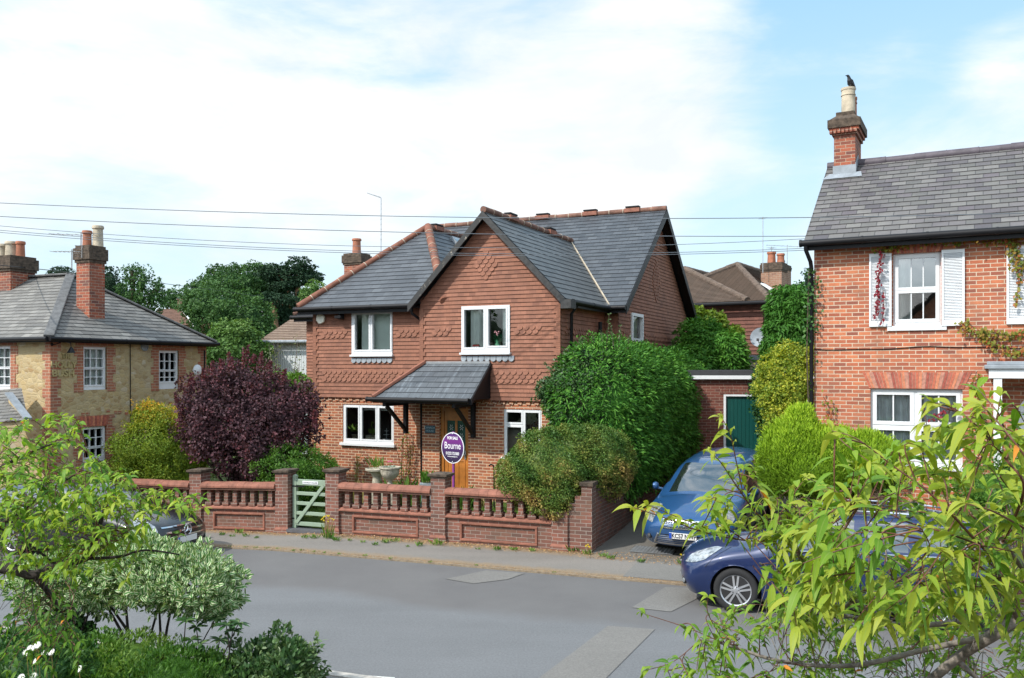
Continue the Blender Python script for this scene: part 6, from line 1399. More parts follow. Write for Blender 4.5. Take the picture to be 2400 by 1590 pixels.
    # front: grille, lower intake, plate
    def fbox(name, y0, y1, z0, z1, mat, x=0.0, d=0.03, parent=None):
        k = 10; m = MB(); P_ = []
        def xf(y, z):
            best = 0.0; 
            uu = min(1.95, abs(y)/0.48/sy) if abs(y) < 0.48*sy else 1+min(0.95, (abs(y)/sy-0.48)/0.34)
            vv = np.interp(z/sz, [0.20, 0.36, 0.52, 0.66, 0.78], [0, 1, 2, 3, 4]); return f(uu, vv)[0]
        for i in range(k+1):
            y = y0+(y1-y0)*i/k
            for z in (z0, z1): P_ += [(xf(y, z)+x, y, z), (xf(y, z)+x+d, y, z)]
        Fc = []
        for i in range(k):
            a = 4*i; b = a+4; Fc += [(a, b, b+2, a+2), (a+1, a+3, b+3, b+1), (a, a+1, b+1, b), (a+2, b+2, b+3, a+3)]
        Fc += [(0, 2, 3, 1), (4*k, 4*k+1, 4*k+3, 4*k+2)]; m.add(P_, Fc); return m, xf
    gm = {'bars': (0.40, 0.60, 0.745), 'star': (0.52, 0.52, 0.73), 'thin': (0.42, 0.62, 0.70)}[grille]
    hwid, za, zb_ = gm[0], gm[1]*sz, gm[2]*sz
    m, xf = fbox('grille', -hwid, hwid, za, zb_, m_plastic, -0.006); go = m.build('grille', m_plastic, root)
    for z in (za, zb_): m, _ = fbox('g', -hwid-0.01, hwid+0.01, z-0.012, z+0.012, m_chrome, -0.022); m.build('grille_trim', m_chrome, go)
    if grille == 'bars':
        for k in range(4): z = za+(zb_-za)*(k+0.7)/4.6; m, _ = fbox('g', -hwid, hwid, z-0.004, z+0.004, m_chrome, -0.012); m.build('grille_bar', m_chrome, go)
        m = MB()
        for k in range(17): y = -hwid+2*hwid*(k+0.5)/17; m.box(xf(y, (za+zb_)/2)-0.013, xf(y, (za+zb_)/2)+0.01, y-0.004, y+0.004, za, zb_)
        m.build('grille_mesh', m_chrome, go)
    if star:
        z = (za+zb_)/2; m, _ = fbox('g', -hwid+0.03, hwid-0.03, z-0.016, z+0.016, m_chrome, -0.03); m.build('grille_bar', m_chrome, go)
        em = MB(); R_ = 0.098; x0 = xf(0, z)-0.05; em.tube([(x0, R_*math.cos(2*math.pi*i/24), z+R_*math.sin(2*math.pi*i/24)) for i in range(25)], 0.010, 6)
        for k in range(3):
            a = math.pi/2+k*2*math.pi/3; em.add([(x0, R_*math.cos(a), z+R_*math.sin(a)), (x0, 0.022*math.cos(a+1.2), z+0.022*math.sin(a+1.2)), (x0-0.014, 0, z), (x0, 0.022*math.cos(a-1.2), z+0.022*math.sin(a-1.2))], [(0, 1, 2), (0, 2, 3), (0, 3, 1)])
        em.build('emblem', m_chrome, root)
    la, lb = (0.27*sz, 0.46*sz)
    m, _ = fbox('intake', -0.56, 0.56, la, lb, m_plastic, -0.006); io = m.build('lower_grille', m_plastic, root)
    for k in range(4): z = la+0.02+(lb-la-0.02)*k/4; m, _ = fbox('g', -0.54, 0.54, z-0.004, z+0.004, m_chrome, -0.012); m.build('grille_bar', m_metal, io)
    if grille == 'bars':
        m, _ = fbox('g', -0.58, 0.58, la-0.035, la-0.01, m_metal, -0.02); m.build('intake_trim', m_metal, io)
        m = MB()
        for s in (1, -1): m.beam((xf(s*0.50, lb)-0.015, s*0.50, lb), (xf(s*0.60, la)-0.015, s*0.60, la-0.02), 0.03, 0.03); m.cm = 0
        m.build('intake_trim', m_metal, io)
    m = MB(); 
    for s in (1, -1): patch_('sill', (3.9, 8.6), (0.0, 0.22), m_plastic, s, 0.006, nu=16, nv=2)
    if plate:
        z = 0.455*sz if grille == 'bars' else 0.44*sz; x0 = xf(0, z)-0.045
        po = MB().box(x0, x0+0.015, -0.26, 0.26, z-0.056, z+0.056).build('number_plate', m_plate, root, bevel=0.004)
        MB().box(x0-0.002, x0, 0.215, 0.26, z-0.054, z+0.054).build('plate_band', m_blueband, po)
        if plate.strip(): text_mesh(plate, 0.118, m_ink, 'lettering', po, (x0-0.004, -0.02, z), rot=(R(90), 0, R(-90)), ext=0.001, sx=0.80, bold=0.0025)
    for cx_ in ax:
        for s in (1, -1):
            wc = thing('wheel', None, None); wc.parent = root; wc.location = (cx_, s*0.80*sy, wr); wc.rotation_euler = (0, 0, 0 if s < 0 else math.pi); tr = wr; rimr = wr*0.70
            m = MB(); m.lathe([(rimr*0.97, 0.10), (tr-0.03, 0.105), (tr-0.004, 0.08), (tr, 0.04), (tr, -0.04), (tr-0.004, -0.085), (tr-0.03, -0.105), (rimr*1.02, -0.10), (rimr*0.97, -0.085)], (0, 0, 0), 40, 'y'); m.build('tyre', m_tyre, wc, smooth=50)
            m = MB()
            for i in range(40):
                a, b = 2*math.pi*i/40, 2*math.pi*(i+1)/40; pr = [(rimr, -0.10), (rimr*0.93, -0.085), (rimr*0.90, 0.0), (rimr*0.90, 0.06)]
                V_ = [(r_*math.cos(q), y_, r_*math.sin(q)) for q in (a, b) for r_, y_ in pr]; m.add(V_, [(k, k+1, 5+k, 4+k) for k in range(3)])
            ns = 5 if wheels == 'five' else 7
            for i in range(ns):
                for dd_ in (-0.13, 0.13):
                    a = 2*math.pi*i/ns+math.pi/2; p0 = Vector((0.05*math.cos(a+dd_*3), -0.088, 0.05*math.sin(a+dd_*3))); p1 = Vector((rimr*0.95*math.cos(a+dd_*1.35), -0.075, rimr*0.95*math.sin(a+dd_*1.35))); m.beam(p0, p1, 0.030, 0.025, (0, 1, 0))
            m.lathe([(0.0, -0.10), (0.035, -0.10), (0.06, -0.09), (0.075, -0.07)], (0, 0, 0), 20, 'y'); m.cm = 1
            for i in range(5): a = 2*math.pi*i/5; m.cyl((0.048*math.cos(a), -0.085, 0.048*math.sin(a)), (0.048*math.cos(a), -0.101, 0.048*math.sin(a)), 0.009, n=8)
            m.build('rim', [m_rim, m_plastic], wc, smooth=35)
            m = MB(); m.cyl((0, -0.03, 0), (0, -0.02, 0), 0.13, n=24); m.build('brake_disc', m_metal, wc)
    m = MB()
    for cx_ in ax:
        for s in (1, -1):
            pts = [(cx_+(AR-0.005)*math.cos(a), s*0.58, wr+(AR-0.005)*math.sin(a)) for a in np.linspace(-0.5, math.pi+0.5, 20)]; pt2 = [(p[0], s*0.905*sy, p[2]) for p in pts]
            m.add(pts+pt2, [(i, i+1, 21+i, 20+i) for i in range(19)]); m.add(pts, [tuple(range(20))])
    m.box(0.3*sx, 4.3*sx, -0.6, 0.6, 0.19, 0.24); m.build('wheel_arch_liner', m_plastic, root)
    m = MB(); m.box(1.3*sx, 4.2*sx, -0.8, 0.8, 0.3, 0.9*sz); m.build('interior', m_dark, root)
    return root
c1 = M.loc(G(1596, 1306, 0.10)); yaw = math.atan2(0.9046, 0.4263)-R(2)
f1 = W(1603, 1250, 16.4); l1 = M.loc(f1)
p_front = f1; zf_ = 0.075
car1 = build_car('metallic mid-blue estate car nose-out on the sloping drive beside the hedge', carpaint('mid_blue_paint', (0.016, 0.078, 0.215)), (p_front.x, p_front.y, zf_), (0, R(-5.5), yaw), plate='KC57 NWP', L=4.75, Wd=1.86, Hh=1.42, grille='bars')
# rotation order: pitch about the car's own cross axis, then yaw
fy = 12.78; f2 = W(1580, 1375, 13.3)
car2 = build_car('dark navy estate car with silver roof rails parked at the kerb behind the cherry branches', carpaint('navy_paint', (0.005, 0.018, 0.082), metal=0.15), (f2.x+0.92*WF.w[0], f2.y+0.92*WF.w[1], 0.0), (0, 0, WF.ang), L=4.6, Wd=1.80, Hh=1.54, grille='thin', rails=True, wr=0.33, wheel_x=(0.92, 3.6))
f3 = WF.p(0, 0); k3 = WF.loc(W(550, 1240, 18.35))
fr3 = WF.p(k3[0], KB-1.0, 0.0)
car3 = build_car('black saloon with a chrome star badge, half hidden by the left cherry tree', carpaint('black_paint', (0.006, 0.006, 0.008), metal=0.0), (fr3.x, fr3.y, -0.08), (0, 0, WF.ang+math.pi), plate=' ', L=4.6, Wd=1.80, Hh=1.45, grille='star', star=True)
# ================= plants =================
def leaf_tris(P, D, N, L, Wd, tint, segs=1, droop=0.0, fold=0.15):
    """one folded leaf at every point P, pointing along D, face towards N"""
    n = len(P); D = D/np.linalg.norm(D, axis=1, keepdims=True); N = N-D*(N*D).sum(1, keepdims=True); N /= (np.linalg.norm(N, axis=1, keepdims=True)+1e-9); S = np.cross(D, N)
    L = np.broadcast_to(L, n)[:, None]; Wd = np.broadcast_to(Wd, n)[:, None]; down = np.array([0, 0, -1.0])
    dr = np.broadcast_to(droop, n)[:, None]
    def pt(t, side, w): return P+D*L*t*(1-0.12*dr*t)+down*L*dr*t*t*0.85+S*Wd*w*side+N*(Wd*w*fold*abs(side))
    if segs == 1:
        V = np.stack([pt(0, 0, 0), pt(0.5, -1, 0.5), pt(1, 0, 0), pt(0.5, 1, 0.5)], 1); F = np.array([[0, 1, 2], [0, 2, 3]]); g = [0, .5, 1, .5]; b = [0, 1, 0, 1]
    else:
        rows = [pt(0, 0, 0)]; g = [0]; b = [0]
        prof = {2: [1.0], 3: [0.95, 0.75], 4: [0.8, 1.0, 0.6], 5: [0.72, 1.0, 0.88, 0.5], 6: [0.62, 0.95, 1.0, 0.78, 0.42]}[segs]
        for i, w in enumerate(prof):
            t = (i+1)/segs; rows += [pt(t, -1, w*0.5), pt(t, 0, 0), pt(t, 1, w*0.5)]; g += [t]*3; b += [1, 0, 1]
        rows.append(pt(1, 0, 0)); g.append(1); b.append(0); V = np.stack(rows, 1); F = [[0, 1, 2], [0, 2, 3]]
        for i in range(len(prof)-1):
            a = 1+3*i; c = a+3; F += [[a, c, c+1], [a, c+1, a+1], [a+1, c+1, c+2], [a+1, c+2, a+2]]
        a = 1+3*(len(prof)-1); e = a+3; F += [[a, e, a+1], [a+1, e, a+2]]; F = np.array(F)
    k = V.shape[1]; V = V.reshape(-1, 3); Fo = (F[None]+(np.arange(n)*k)[:, None, None]).reshape(-1, 3)
    At = np.empty((n, k, 3), np.float32); At[:, :, 0] = np.asarray(tint)[:, None]; At[:, :, 1] = np.array(g)[None]; At[:, :, 2] = np.array(b)[None]
    return V, Fo, At.reshape(-1, 3)
class Fol:
    def __init__(self): self.V = []; self.F = []; self.A = []; self.n = 0
    def add(self, V, F, A): self.V.append(V); self.F.append(F+self.n); self.A.append(A); self.n += len(V); return self
    def leaves(self, *a, **k): return self.add(*leaf_tris(*a, **k))
    def build(self, name, mat, parent=None, org=(0, 0, 0), smooth=False):
        return np_mesh(name, np.concatenate(self.V)-np.array(org), np.concatenate(self.F), mat, parent, np.concatenate(self.A), smooth)
def unit(n): v = rng.normal(size=(n, 3)); return v/np.linalg.norm(v, axis=1, keepdims=True)
def shell(ells, n, thick=0.12, noise=0.08, top=None):
    """points on the outer skin of a union of ellipsoids (cx,cy,cz,rx,ry,rz), with outward normals"""
    E = np.array(ells, float); area = (E[:, 3]*E[:, 4]+E[:, 4]*E[:, 5]+E[:, 3]*E[:, 5]); out_p = []; out_n = []; got = 0
    while got < n:
        m = int((n-got)*1.6)+50; k = rng.choice(len(E), m, p=area/area.sum()); u = unit(m); e = E[k]
        lump = 1+noise*(np.sin(u[:, 0]*7+k*1.3)*np.sin(u[:, 1]*6+k)+np.sin(u[:, 2]*9+k*2.1)*0.7+np.sin((u[:, 0]+u[:, 2])*17)*0.4)
        rr = (1-thick*rng.random(m)**1.5)*lump; p = e[:, :3]+u*e[:, 3:]*rr[:, None]; nn = u/e[:, 3:]; nn /= np.linalg.norm(nn, axis=1, keepdims=True)
        ok = np.ones(m, bool)
        for j in range(len(E)):
            q = ((p-E[j, :3])/E[j, 3:]); ok &= ~((np.arange(m)*0+j != k) & ((q**2).sum(1) < 0.72))
        out_p.append(p[ok]); out_n.append(nn[ok]); got += ok.sum()
    return np.concatenate(out_p)[:n], np.concatenate(out_n)[:n]
def core(fol, ells, s=0.82, nu=14, nv=9, tint=0.35):
    for e in ells:
        V = []; 
        for i in range(nv+1):
            th = math.pi*i/nv
            for j in range(nu):
                ph_ = 2*math.pi*j/nu; r = s*(1+0.07*math.sin(3*ph_+i)); V.append((e[0]+e[3]*r*math.sin(th)*math.cos(ph_), e[1]+e[4]*r*math.sin(th)*math.sin(ph_), e[2]+e[5]*r*math.cos(th)))
        F = []
        for i in range(nv):
            for j in range(nu): a, b, c, d = i*nu+j, i*nu+(j+1) % nu, (i+1)*nu+(j+1) % nu, (i+1)*nu+j; F += [(a, d, c), (a, c, b)]
        F = [f for f in F]; fol.add(np.array(V), np.array(F), np.tile([tint, 0.5, 0.5], (len(V), 1)))
def plant(name, label, cat, ells, mat, clumps, per, rc, L, Wd, base=None, segs=1, droop=0.2, outw=0.22, upw=0.25, noise=0.08, thick=0.15, corey=0.8, stem=None, stem_mat=None, group=None, flat=1.0, tintf=None, fold=0.15, jit=0.7, part='foliage', stem_name='stem', lw=None, shoots=0, shoot_len=0.35):
    E = np.array(ells, float); b = base if base is not None else (E[:, 0].mean(), E[:, 1].mean(), 0.3)
    root = thing(name, label, cat, b, group=group); fo = Fol()
    if corey: core(fo, ells, corey)
    C, CN = shell(ells, clumps, thick, noise); csz = rng.uniform(0.6, 1.25, clumps)
    k = np.repeat(np.arange(clumps), per); n = len(k); u = unit(n); cn = CN[k]; d = (u*cn).sum(1, keepdims=True); u = np.where(d < -0.15, u-2*d*cn, u)
    P = C[k]+u*(rc*csz[k])[:, None]*np.array([1, 1, flat])
    D = u*0.35+cn*min(outw, 0.3)+unit(n)*max(jit, 0.7)+np.array([0, 0, upw]); N = u*0.4+cn*0.8+unit(n)*0.5+np.array([0, 0, 0.35])
    ct = rng.random(clumps); tint = np.clip(0.5*ct[k]+0.5*rng.random(n), 0, 1)
    if tintf is not None: tint = tintf(P, tint)
    if shoots:
        SP, SN = shell(ells, shoots, 0.05, noise); zmin = (E[:, 2]-E[:, 5]*0.3).min(); ok_ = SP[:, 2] > zmin; SP, SN = SP[ok_], SN[ok_]; m_ = 22; sl_ = shoot_len*rng.uniform(0.4, 1.1, len(SP)); q_ = np.repeat(np.arange(len(SP)), m_); f_ = rng.random(len(q_))
        dd_ = SN+np.array([0, 0, 0.7])+unit(len(SP))*0.35; dd_ /= np.linalg.norm(dd_, axis=1, keepdims=True); PQ = SP[q_]+dd_[q_]*(sl_[q_]*f_)[:, None]+unit(len(q_))*0.03; tq = np.clip(0.45+0.5*rng.random(len(q_)), 0, 1)
        if tintf is not None: tq = tintf(PQ, tq)
        fo.leaves(PQ, dd_[q_]*0.7+unit(len(q_))*0.8, unit(len(q_)), L, Wd, tq, segs=segs, droop=droop, fold=fold)
    sz = rng.uniform(0.7, 1.25, n); fo.leaves(P, D, N, L*sz, Wd*sz, tint, segs=segs, droop=droop, fold=fold)
    o = fo.build(part, mat, root, org=b)
    if stem is not None:
        m = MB()
        for pts, r0, r1 in stem: q = [Vector(p)-Vector(b) for p in pts]; m.tube(q, list(np.linspace(r0, r1, len(q))), 7)
        m.build(stem_name, stem_mat or m_bark, root, smooth=60)
    return root
m_bark = plain('bark', (0.09, 0.065, 0.045), 0.95, var=0.5, scale=20, bump=0.6); m_barkg = plain('grey_twig_bark', (0.20, 0.175, 0.15), 0.95, var=0.5, scale=30, bump=0.5); m_twig = plain('red_brown_twig', (0.13, 0.05, 0.03), 0.7, var=0.4, scale=20)
m_stemdk = plain('dark_stem', (0.035, 0.028, 0.024), 0.9, var=0.4, scale=20); m_pine = plain('pine_bark', (0.22, 0.12, 0.07), 0.95, var=0.4, scale=3)
L_ = leafmat
m_purple_leaf = L_('purple_leaf', [(0.030, 0.018, 0.023), (0.058, 0.030, 0.038), (0.095, 0.046, 0.055), (0.14, 0.035, 0.045)], rough=0.6, trans=0.22)
m_yel = L_('yellow_green_leaf', [(0.055, 0.10, 0.012), (0.10, 0.17, 0.018), (0.19, 0.24, 0.025), (0.36, 0.30, 0.03), (0.5, 0.27, 0.04)], rough=0.6)
m_green = L_('fresh_leaf', [(0.022, 0.065, 0.010), (0.045, 0.115, 0.015), (0.075, 0.16, 0.022), (0.11, 0.20, 0.03)])
m_holly = L_('glossy_dark_leaf', [(0.014, 0.042, 0.014), (0.026, 0.070, 0.020), (0.042, 0.095, 0.026), (0.12, 0.17, 0.07)], rough=0.22, trans=0.2, spec=0.45)
m_ley = L_('cypress_spray', [(0.018, 0.078, 0.012), (0.036, 0.125, 0.016), (0.065, 0.18, 0.022), (0.11, 0.24, 0.03)], rough=0.6, trans=0.2)
m_leyl = L_('bright_cypress_spray', [(0.025, 0.09, 0.012), (0.045, 0.14, 0.018), (0.075, 0.19, 0.028)], rough=0.6, trans=0.25)
m_box = L_('browned_box_leaf', [(0.028, 0.075, 0.012), (0.060, 0.115, 0.020), (0.12, 0.15, 0.028), (0.25, 0.18, 0.055), (0.40, 0.25, 0.095)], rough=0.5, trans=0.2)
m_lime = L_('lime_conifer', [(0.055, 0.12, 0.006), (0.11, 0.20, 0.010), (0.19, 0.30, 0.016), (0.32, 0.44, 0.03)], rough=0.6, trans=0.25)
m_tree = L_('woodland_leaf', [(0.016, 0.048, 0.016), (0.028, 0.074, 0.022), (0.048, 0.108, 0.03), (0.075, 0.14, 0.038)], rough=0.6, trans=0.25)
m_treel = L_('pale_woodland_leaf', [(0.035, 0.085, 0.022), (0.06, 0.13, 0.03), (0.10, 0.18, 0.045), (0.18, 0.24, 0.08)], rough=0.6, trans=0.25)
m_treed = L_('dark_pine_needles', [(0.010, 0.026, 0.014), (0.016, 0.040, 0.020), (0.026, 0.056, 0.024)], rough=0.7, trans=0.15)
m_varie = L_('variegated_leaf', [(0.05, 0.13, 0.035), (0.08, 0.18, 0.05), (0.12, 0.23, 0.07)], edge=(0.60, 0.66, 0.42), edge_at=0.42, trans=0.25)
m_ylclimb = L_('yellow_climber_leaf', [(0.06, 0.12, 0.015), (0.14, 0.21, 0.025), (0.30, 0.34, 0.04), (0.55, 0.50, 0.07)], rough=0.5)
m_ivy = L_('ivy_leaf', [(0.014, 0.05, 0.012), (0.03, 0.085, 0.02), (0.07, 0.14, 0.035)], rough=0.3, trans=0.15)
m_creep = L_('creeper_leaf', [(0.07, 0.11, 0.015), (0.14, 0.16, 0.02), (0.22, 0.15, 0.03), (0.30, 0.07, 0.03)], rough=0.5)
m_creepr = L_('crimson_creeper_leaf', [(0.10, 0.015, 0.02), (0.20, 0.015, 0.03)], rough=0.5)
m_cherry = L_('cherry_leaf', [(0.04, 0.13, 0.018), (0.085, 0.21, 0.022), (0.15, 0.29, 0.028), (0.25, 0.37, 0.035), (0.36, 0.40, 0.05)], rough=0.38, trans=0.45, vein=(0.30, 0.42, 0.10), gain=1.15)
m_cherryo = L_('turning_cherry_leaf', [(0.5, 0.17, 0.02), (0.6, 0.22, 0.03)], trans=0.4)
m_weed = L_('weed_leaf', [(0.05, 0.11, 0.02), (0.10, 0.18, 0.03), (0.18, 0.26, 0.05)]); m_dead = L_('dead_leaf', [(0.16, 0.08, 0.035), (0.30, 0.17, 0.075), (0.42, 0.28, 0.14)], trans=0.1)
m_petw = L_('white_petal', [(0.7, 0.7, 0.68), (0.85, 0.85, 0.82)], trans=0.3); m_pety = L_('yellow_petal', [(0.6, 0.42, 0.02), (0.75, 0.55, 0.03)]); m_straw = L_('straw_stalk', [(0.28, 0.22, 0.09), (0.16, 0.15, 0.05), (0.36, 0.30, 0.13)])
def el(px, py, d, rx, rz, ry=None):
    """ellipsoid from its outline in the photograph: centre, distance and half-sizes in pixels"""
    p = W(px, py, d); k = d/FL; return (p.x, p.y, p.z, rx*k, (ry if ry is not None else rx*k*0.8), rz*k)
def gbase(px, d, z=0.33): p = W(px, HZ, d); return (p.x, p.y, z)
def stems(base, tops, r0=0.03, r1=0.008):
    out = []
    for t_ in tops:
        b = Vector(base)+Vector((rng.normal()*0.08, rng.normal()*0.08, 0)); t_ = Vector(t_); m = b.lerp(t_, 0.5)+Vector((rng.normal()*0.12, rng.normal()*0.1, 0.1)); out.append(([b, m, t_], r0, r1))
    return out
# purple smoke bush
E = [el(580, 975, 21.6, 105, 85), el(490, 950, 21.4, 62, 62), el(660, 985, 21.5, 68, 80), el(600, 1060, 21.4, 80, 50), el(490, 1010, 21.3, 58, 55), el(545, 905, 21.7, 42, 42), el(700, 960, 21.4, 34, 52), el(615, 925, 21.6, 46, 40), el(575, 1090, 21.4, 45, 30)]
b = gbase(565, 21.6); plant('smoke_bush', 'large dark purple-leaved bush between the stone pub and the tile-hung house', 'bush', E, m_purple_leaf, 1050, 34, 0.19, 0.08, 0.052, b, upw=0.45, corey=0.5, noise=0.26, thick=0.35, shoots=90, shoot_len=0.45,
      stem=stems(b, [W(x, y, 21.5) for x, y in ((500, 900), (560, 860), (620, 900), (680, 950), (470, 1000), (590, 1000))], 0.05, 0.012))
fo = Fol(); root = bpy.data.objects['smoke_bush']
for (x, y0, y1) in ((545, 870, 828), (575, 870, 818), (590, 850, 835), (625, 870, 850), (497, 880, 850), (520, 870, 845), (660, 900, 868), (440, 930, 890), (422, 960, 930), (415, 1000, 960), (740, 1000, 990), (735, 980, 965), (575, 850, 812), (610, 860, 828), (480, 900, 868), (456, 915, 880)):
    a, c = np.array(W(x, y0, 21.0)), np.array(W(x+rng.normal()*8, y1, 21.0)); n = 90; f = rng.random(n); P = a+(c-a)*f[:, None]+unit(n)*0.07*(1.2-f)[:, None]
    fo.leaves(P, unit(n)*0.8+np.array([0, 0, 0.8]), unit(n), 0.07, 0.045, np.clip(0.6+0.5*rng.random(n), 0, 1))
fo.build('plumes', m_purple_leaf, root, org=b)
# yellowing shrub
def ytint(P, t): return np.clip(0.12+0.42*t+0.75*np.clip((P[:, 2]-1.9)/1.1, 0, 1)*(0.15+1.0*t), 0, 1)
E = [el(380, 1055, 22.0, 92, 80), el(370, 1000, 22.0, 52, 45), el(315, 1070, 21.9, 50, 55), el(432, 1080, 21.9, 55, 65), el(400, 1115, 21.9, 75, 40), el(350, 968, 22.1, 25, 22)]
b = gbase(385, 22.0, 0.2); plant('shrub', 'yellow-green shrub turning orange at the top, in front of the stone pub', 'shrub', E, m_yel, 1500, 20, 0.12, 0.055, 0.035, b, upw=0.5, corey=0.5, noise=0.22, thick=0.35, shoots=110, shoot_len=0.4, tintf=ytint, stem=stems(b, [W(x, y, 22.0) for x, y in ((350, 980), (400, 1000), (440, 1060), (310, 1060))]))
E = [el(690, 1100, 21.0, 80, 42), el(650, 1080, 21.1, 42, 34), el(735, 1110, 20.8, 46, 32), el(700, 1140, 20.8, 75, 35)]
b = gbase(690, 21.0); plant('shrub', 'bright green leafy shrub behind the garden gate', 'shrub', E, m_green, 700, 20, 0.11, 0.075, 0.028, b, upw=0.5, corey=0.6, noise=0.2, shoots=40, stem=stems(b, [W(700, 1090, 20.2), W(660, 1070, 20.2)]))
E = [el(690, 912, 24.5, 36, 26), el(655, 900, 24.8, 26, 18)]
b = gbase(690, 24.5); plant('laurel_bush', 'glossy bright green bush against the left corner of the tile-hung house', 'bush', E, m_green, 130, 18, 0.12, 0.15, 0.05, b, upw=0.4, corey=0.6, stem=stems(b, [W(690, 900, 24.5)], 0.05), tintf=lambda P, t: 0.5+0.5*t)
b = gbase(665, 26); fo = Fol(); rt = thing('birch_sapling', 'thin pale-leaved sapling in front of the white barn', 'tree', b); m = MB()
for i in range(16):
    a = Vector(b); c = Vector(W(665+rng.uniform(-42, 42), rng.uniform(790, 880), 26+rng.uniform(-0.5, 0.5))); q = [Vector((0, 0, 0)), (a.lerp(c, 0.6)+Vector((0, 0, 0.3)))-a, c-a]; m.tube(q, [0.02, 0.012, 0.004], 5)
    n = 90; f = 0.45+0.55*rng.random(n); P = np.array(a)+(np.array(c-a))*f[:, None]+unit(n)*0.14; fo.leaves(P, unit(n), unit(n), 0.06, 0.04, rng.random(n))
m.build('trunk', m_barkg, rt); fo.build('crown', L_('grey_green_leaf', [(0.07, 0.10, 0.045), (0.13, 0.16, 0.08), (0.25, 0.27, 0.16)]), rt, org=b)
# big evergreen beside the house: broad-leaved front, cypress hedge running back
E = [el(1375, 915, 19.7, 82, 84), el(1345, 965, 19.5, 50, 60), el(1400, 1000, 19.6, 70, 80), el(1440, 895, 19.9, 52, 60), el(1290, 920, 19.6, 22, 26), el(1450, 1050, 19.5, 50, 60), el(1390, 1060, 19.5, 50, 60)]
b = gbase(1385, 19.8); plant('holly_bush', 'tall glossy dark evergreen bush against the right corner of the tile-hung house', 'bush', E, m_holly, 1700, 20, 0.13, 0.068, 0.042, b, upw=0.35, corey=0.62, noise=0.16, thick=0.28, shoots=60, shoot_len=0.25, fold=0.3, stem=stems(b, [W(1375, 900, 19.8), W(1420, 880, 19.8)], 0.05))
fo = Fol(); m = MB(); rt = bpy.data.objects['holly_bush']
for (x0, y0, x1, y1) in ((1420, 830, 1428, 735), (1450, 820, 1455, 760), (1415, 840, 1408, 775), (1470, 830, 1475, 790), (1290, 900, 1258, 895), (1300, 880, 1275, 850), (1395, 820, 1390, 790), (1440, 820, 1430, 760), (1280, 930, 1255, 915)):
    a, c = Vector(W(x0, y0, 19.6)), Vector(W(x1, y1, 19.6)); m.tube([a-Vector(b), c-Vector(b)], [0.01, 0.004], 5); n = 55; f = rng.random(n); P = np.array(a)+np.array(c-a)*f[:, None]; fo.leaves(P, unit(n)+np.array([0, 0, 0.5]), unit(n), 0.06, 0.03, 0.6+0.4*rng.random(n))
fo.build('shoots', m_holly, rt, org=b); m.build('twigs', m_bark, rt)
E = []; sx2 = sx-0.72
for i in range(9):
    tt_ = sy+2.3+i*0.8; p = M.p(sx2+0.05*math.sin(i*2), tt_, 2.75-0.02*i); E.append((p.x, p.y, p.z, 1.12, 1.0, 1.40+0.08*math.sin(i*1.9)))
    p = M.p(sx2+0.15, tt_, 1.9); E.append((p.x, p.y, p.z, 0.95, 0.95, 1.2))
b = tuple(M.p(sx2, sy+4, 0.5)); plant('cypress_hedge', 'tall deep green cypress hedge running back above the drive wall', 'hedge', E, m_ley, 6500, 17, 0.15, 0.13, 0.032, b, upw=0.35, outw=0.5, droop=0.4, corey=0.76, noise=0.08, thick=0.14, jit=0.45, flat=1.3, stem=stems(b, [tuple(M.p(sx2, sy+4+k, 3)) for k in (-3, -1, 1, 3)], 0.08))
E = [el(1655, 835, 27.5, 56, 50), el(1695, 840, 27.2, 44, 48), el(1712, 812, 27.6, 26, 22), el(1630, 890, 27, 60, 60), el(1640, 800, 27.8, 45, 40)]
b = gbase(1660, 27.5, 0.8); plant('cypress_tree', 'feathery dark cypress rising beyond the hedge in front of the brown-tiled house', 'tree', E, m_ley, 1000, 16, 0.20, 0.20, 0.05, b, upw=0.3, droop=0.5, corey=0.8, noise=0.12, tintf=lambda P, t: 0.25+0.75*t, stem=stems(b, [W(1660, 800, 27.5)], 0.1), stem_name='trunk')
p_ = [el(x, y, 31.2, rx, rz, 0.25) for x, y, rx, rz in ((1635, 765, 32, 28), (1672, 760, 22, 22), (1630, 738, 16, 8), (1708, 782, 28, 7), (1620, 790, 30, 25))]
b = gbase(1660, 31.2, 0.8); plant('creeper', 'yellow-green creeper spreading over the tiled wall of the brown-roofed house', 'climber', p_, L_('rear_creeper_leaf', [(0.06, 0.11, 0.012), (0.11, 0.17, 0.02), (0.18, 0.23, 0.03)]), 420, 18, 0.16, 0.13, 0.09, b, corey=0.6, stem=stems(b, [W(1650, 760, 31.2), W(1700, 740, 31.2)], 0.03))
E = [el(1855, 780, 26.5, 48, 60), el(1850, 720, 26.6, 38, 42), el(1875, 750, 26.4, 32, 60), el(1830, 810, 26.3, 30, 30), el(1855, 835, 26.3, 50, 40)]
b = gbase(1855, 26.5, 0.85); plant('conifer', 'rounded green conifer beside the downpipe of the right-hand house', 'tree', E, m_leyl, 1000, 18, 0.18, 0.17, 0.05, b, upw=0.2, droop=0.5, corey=0.78, noise=0.14, stem=stems(b, [W(1855, 740, 26.5)], 0.1), stem_name='trunk')
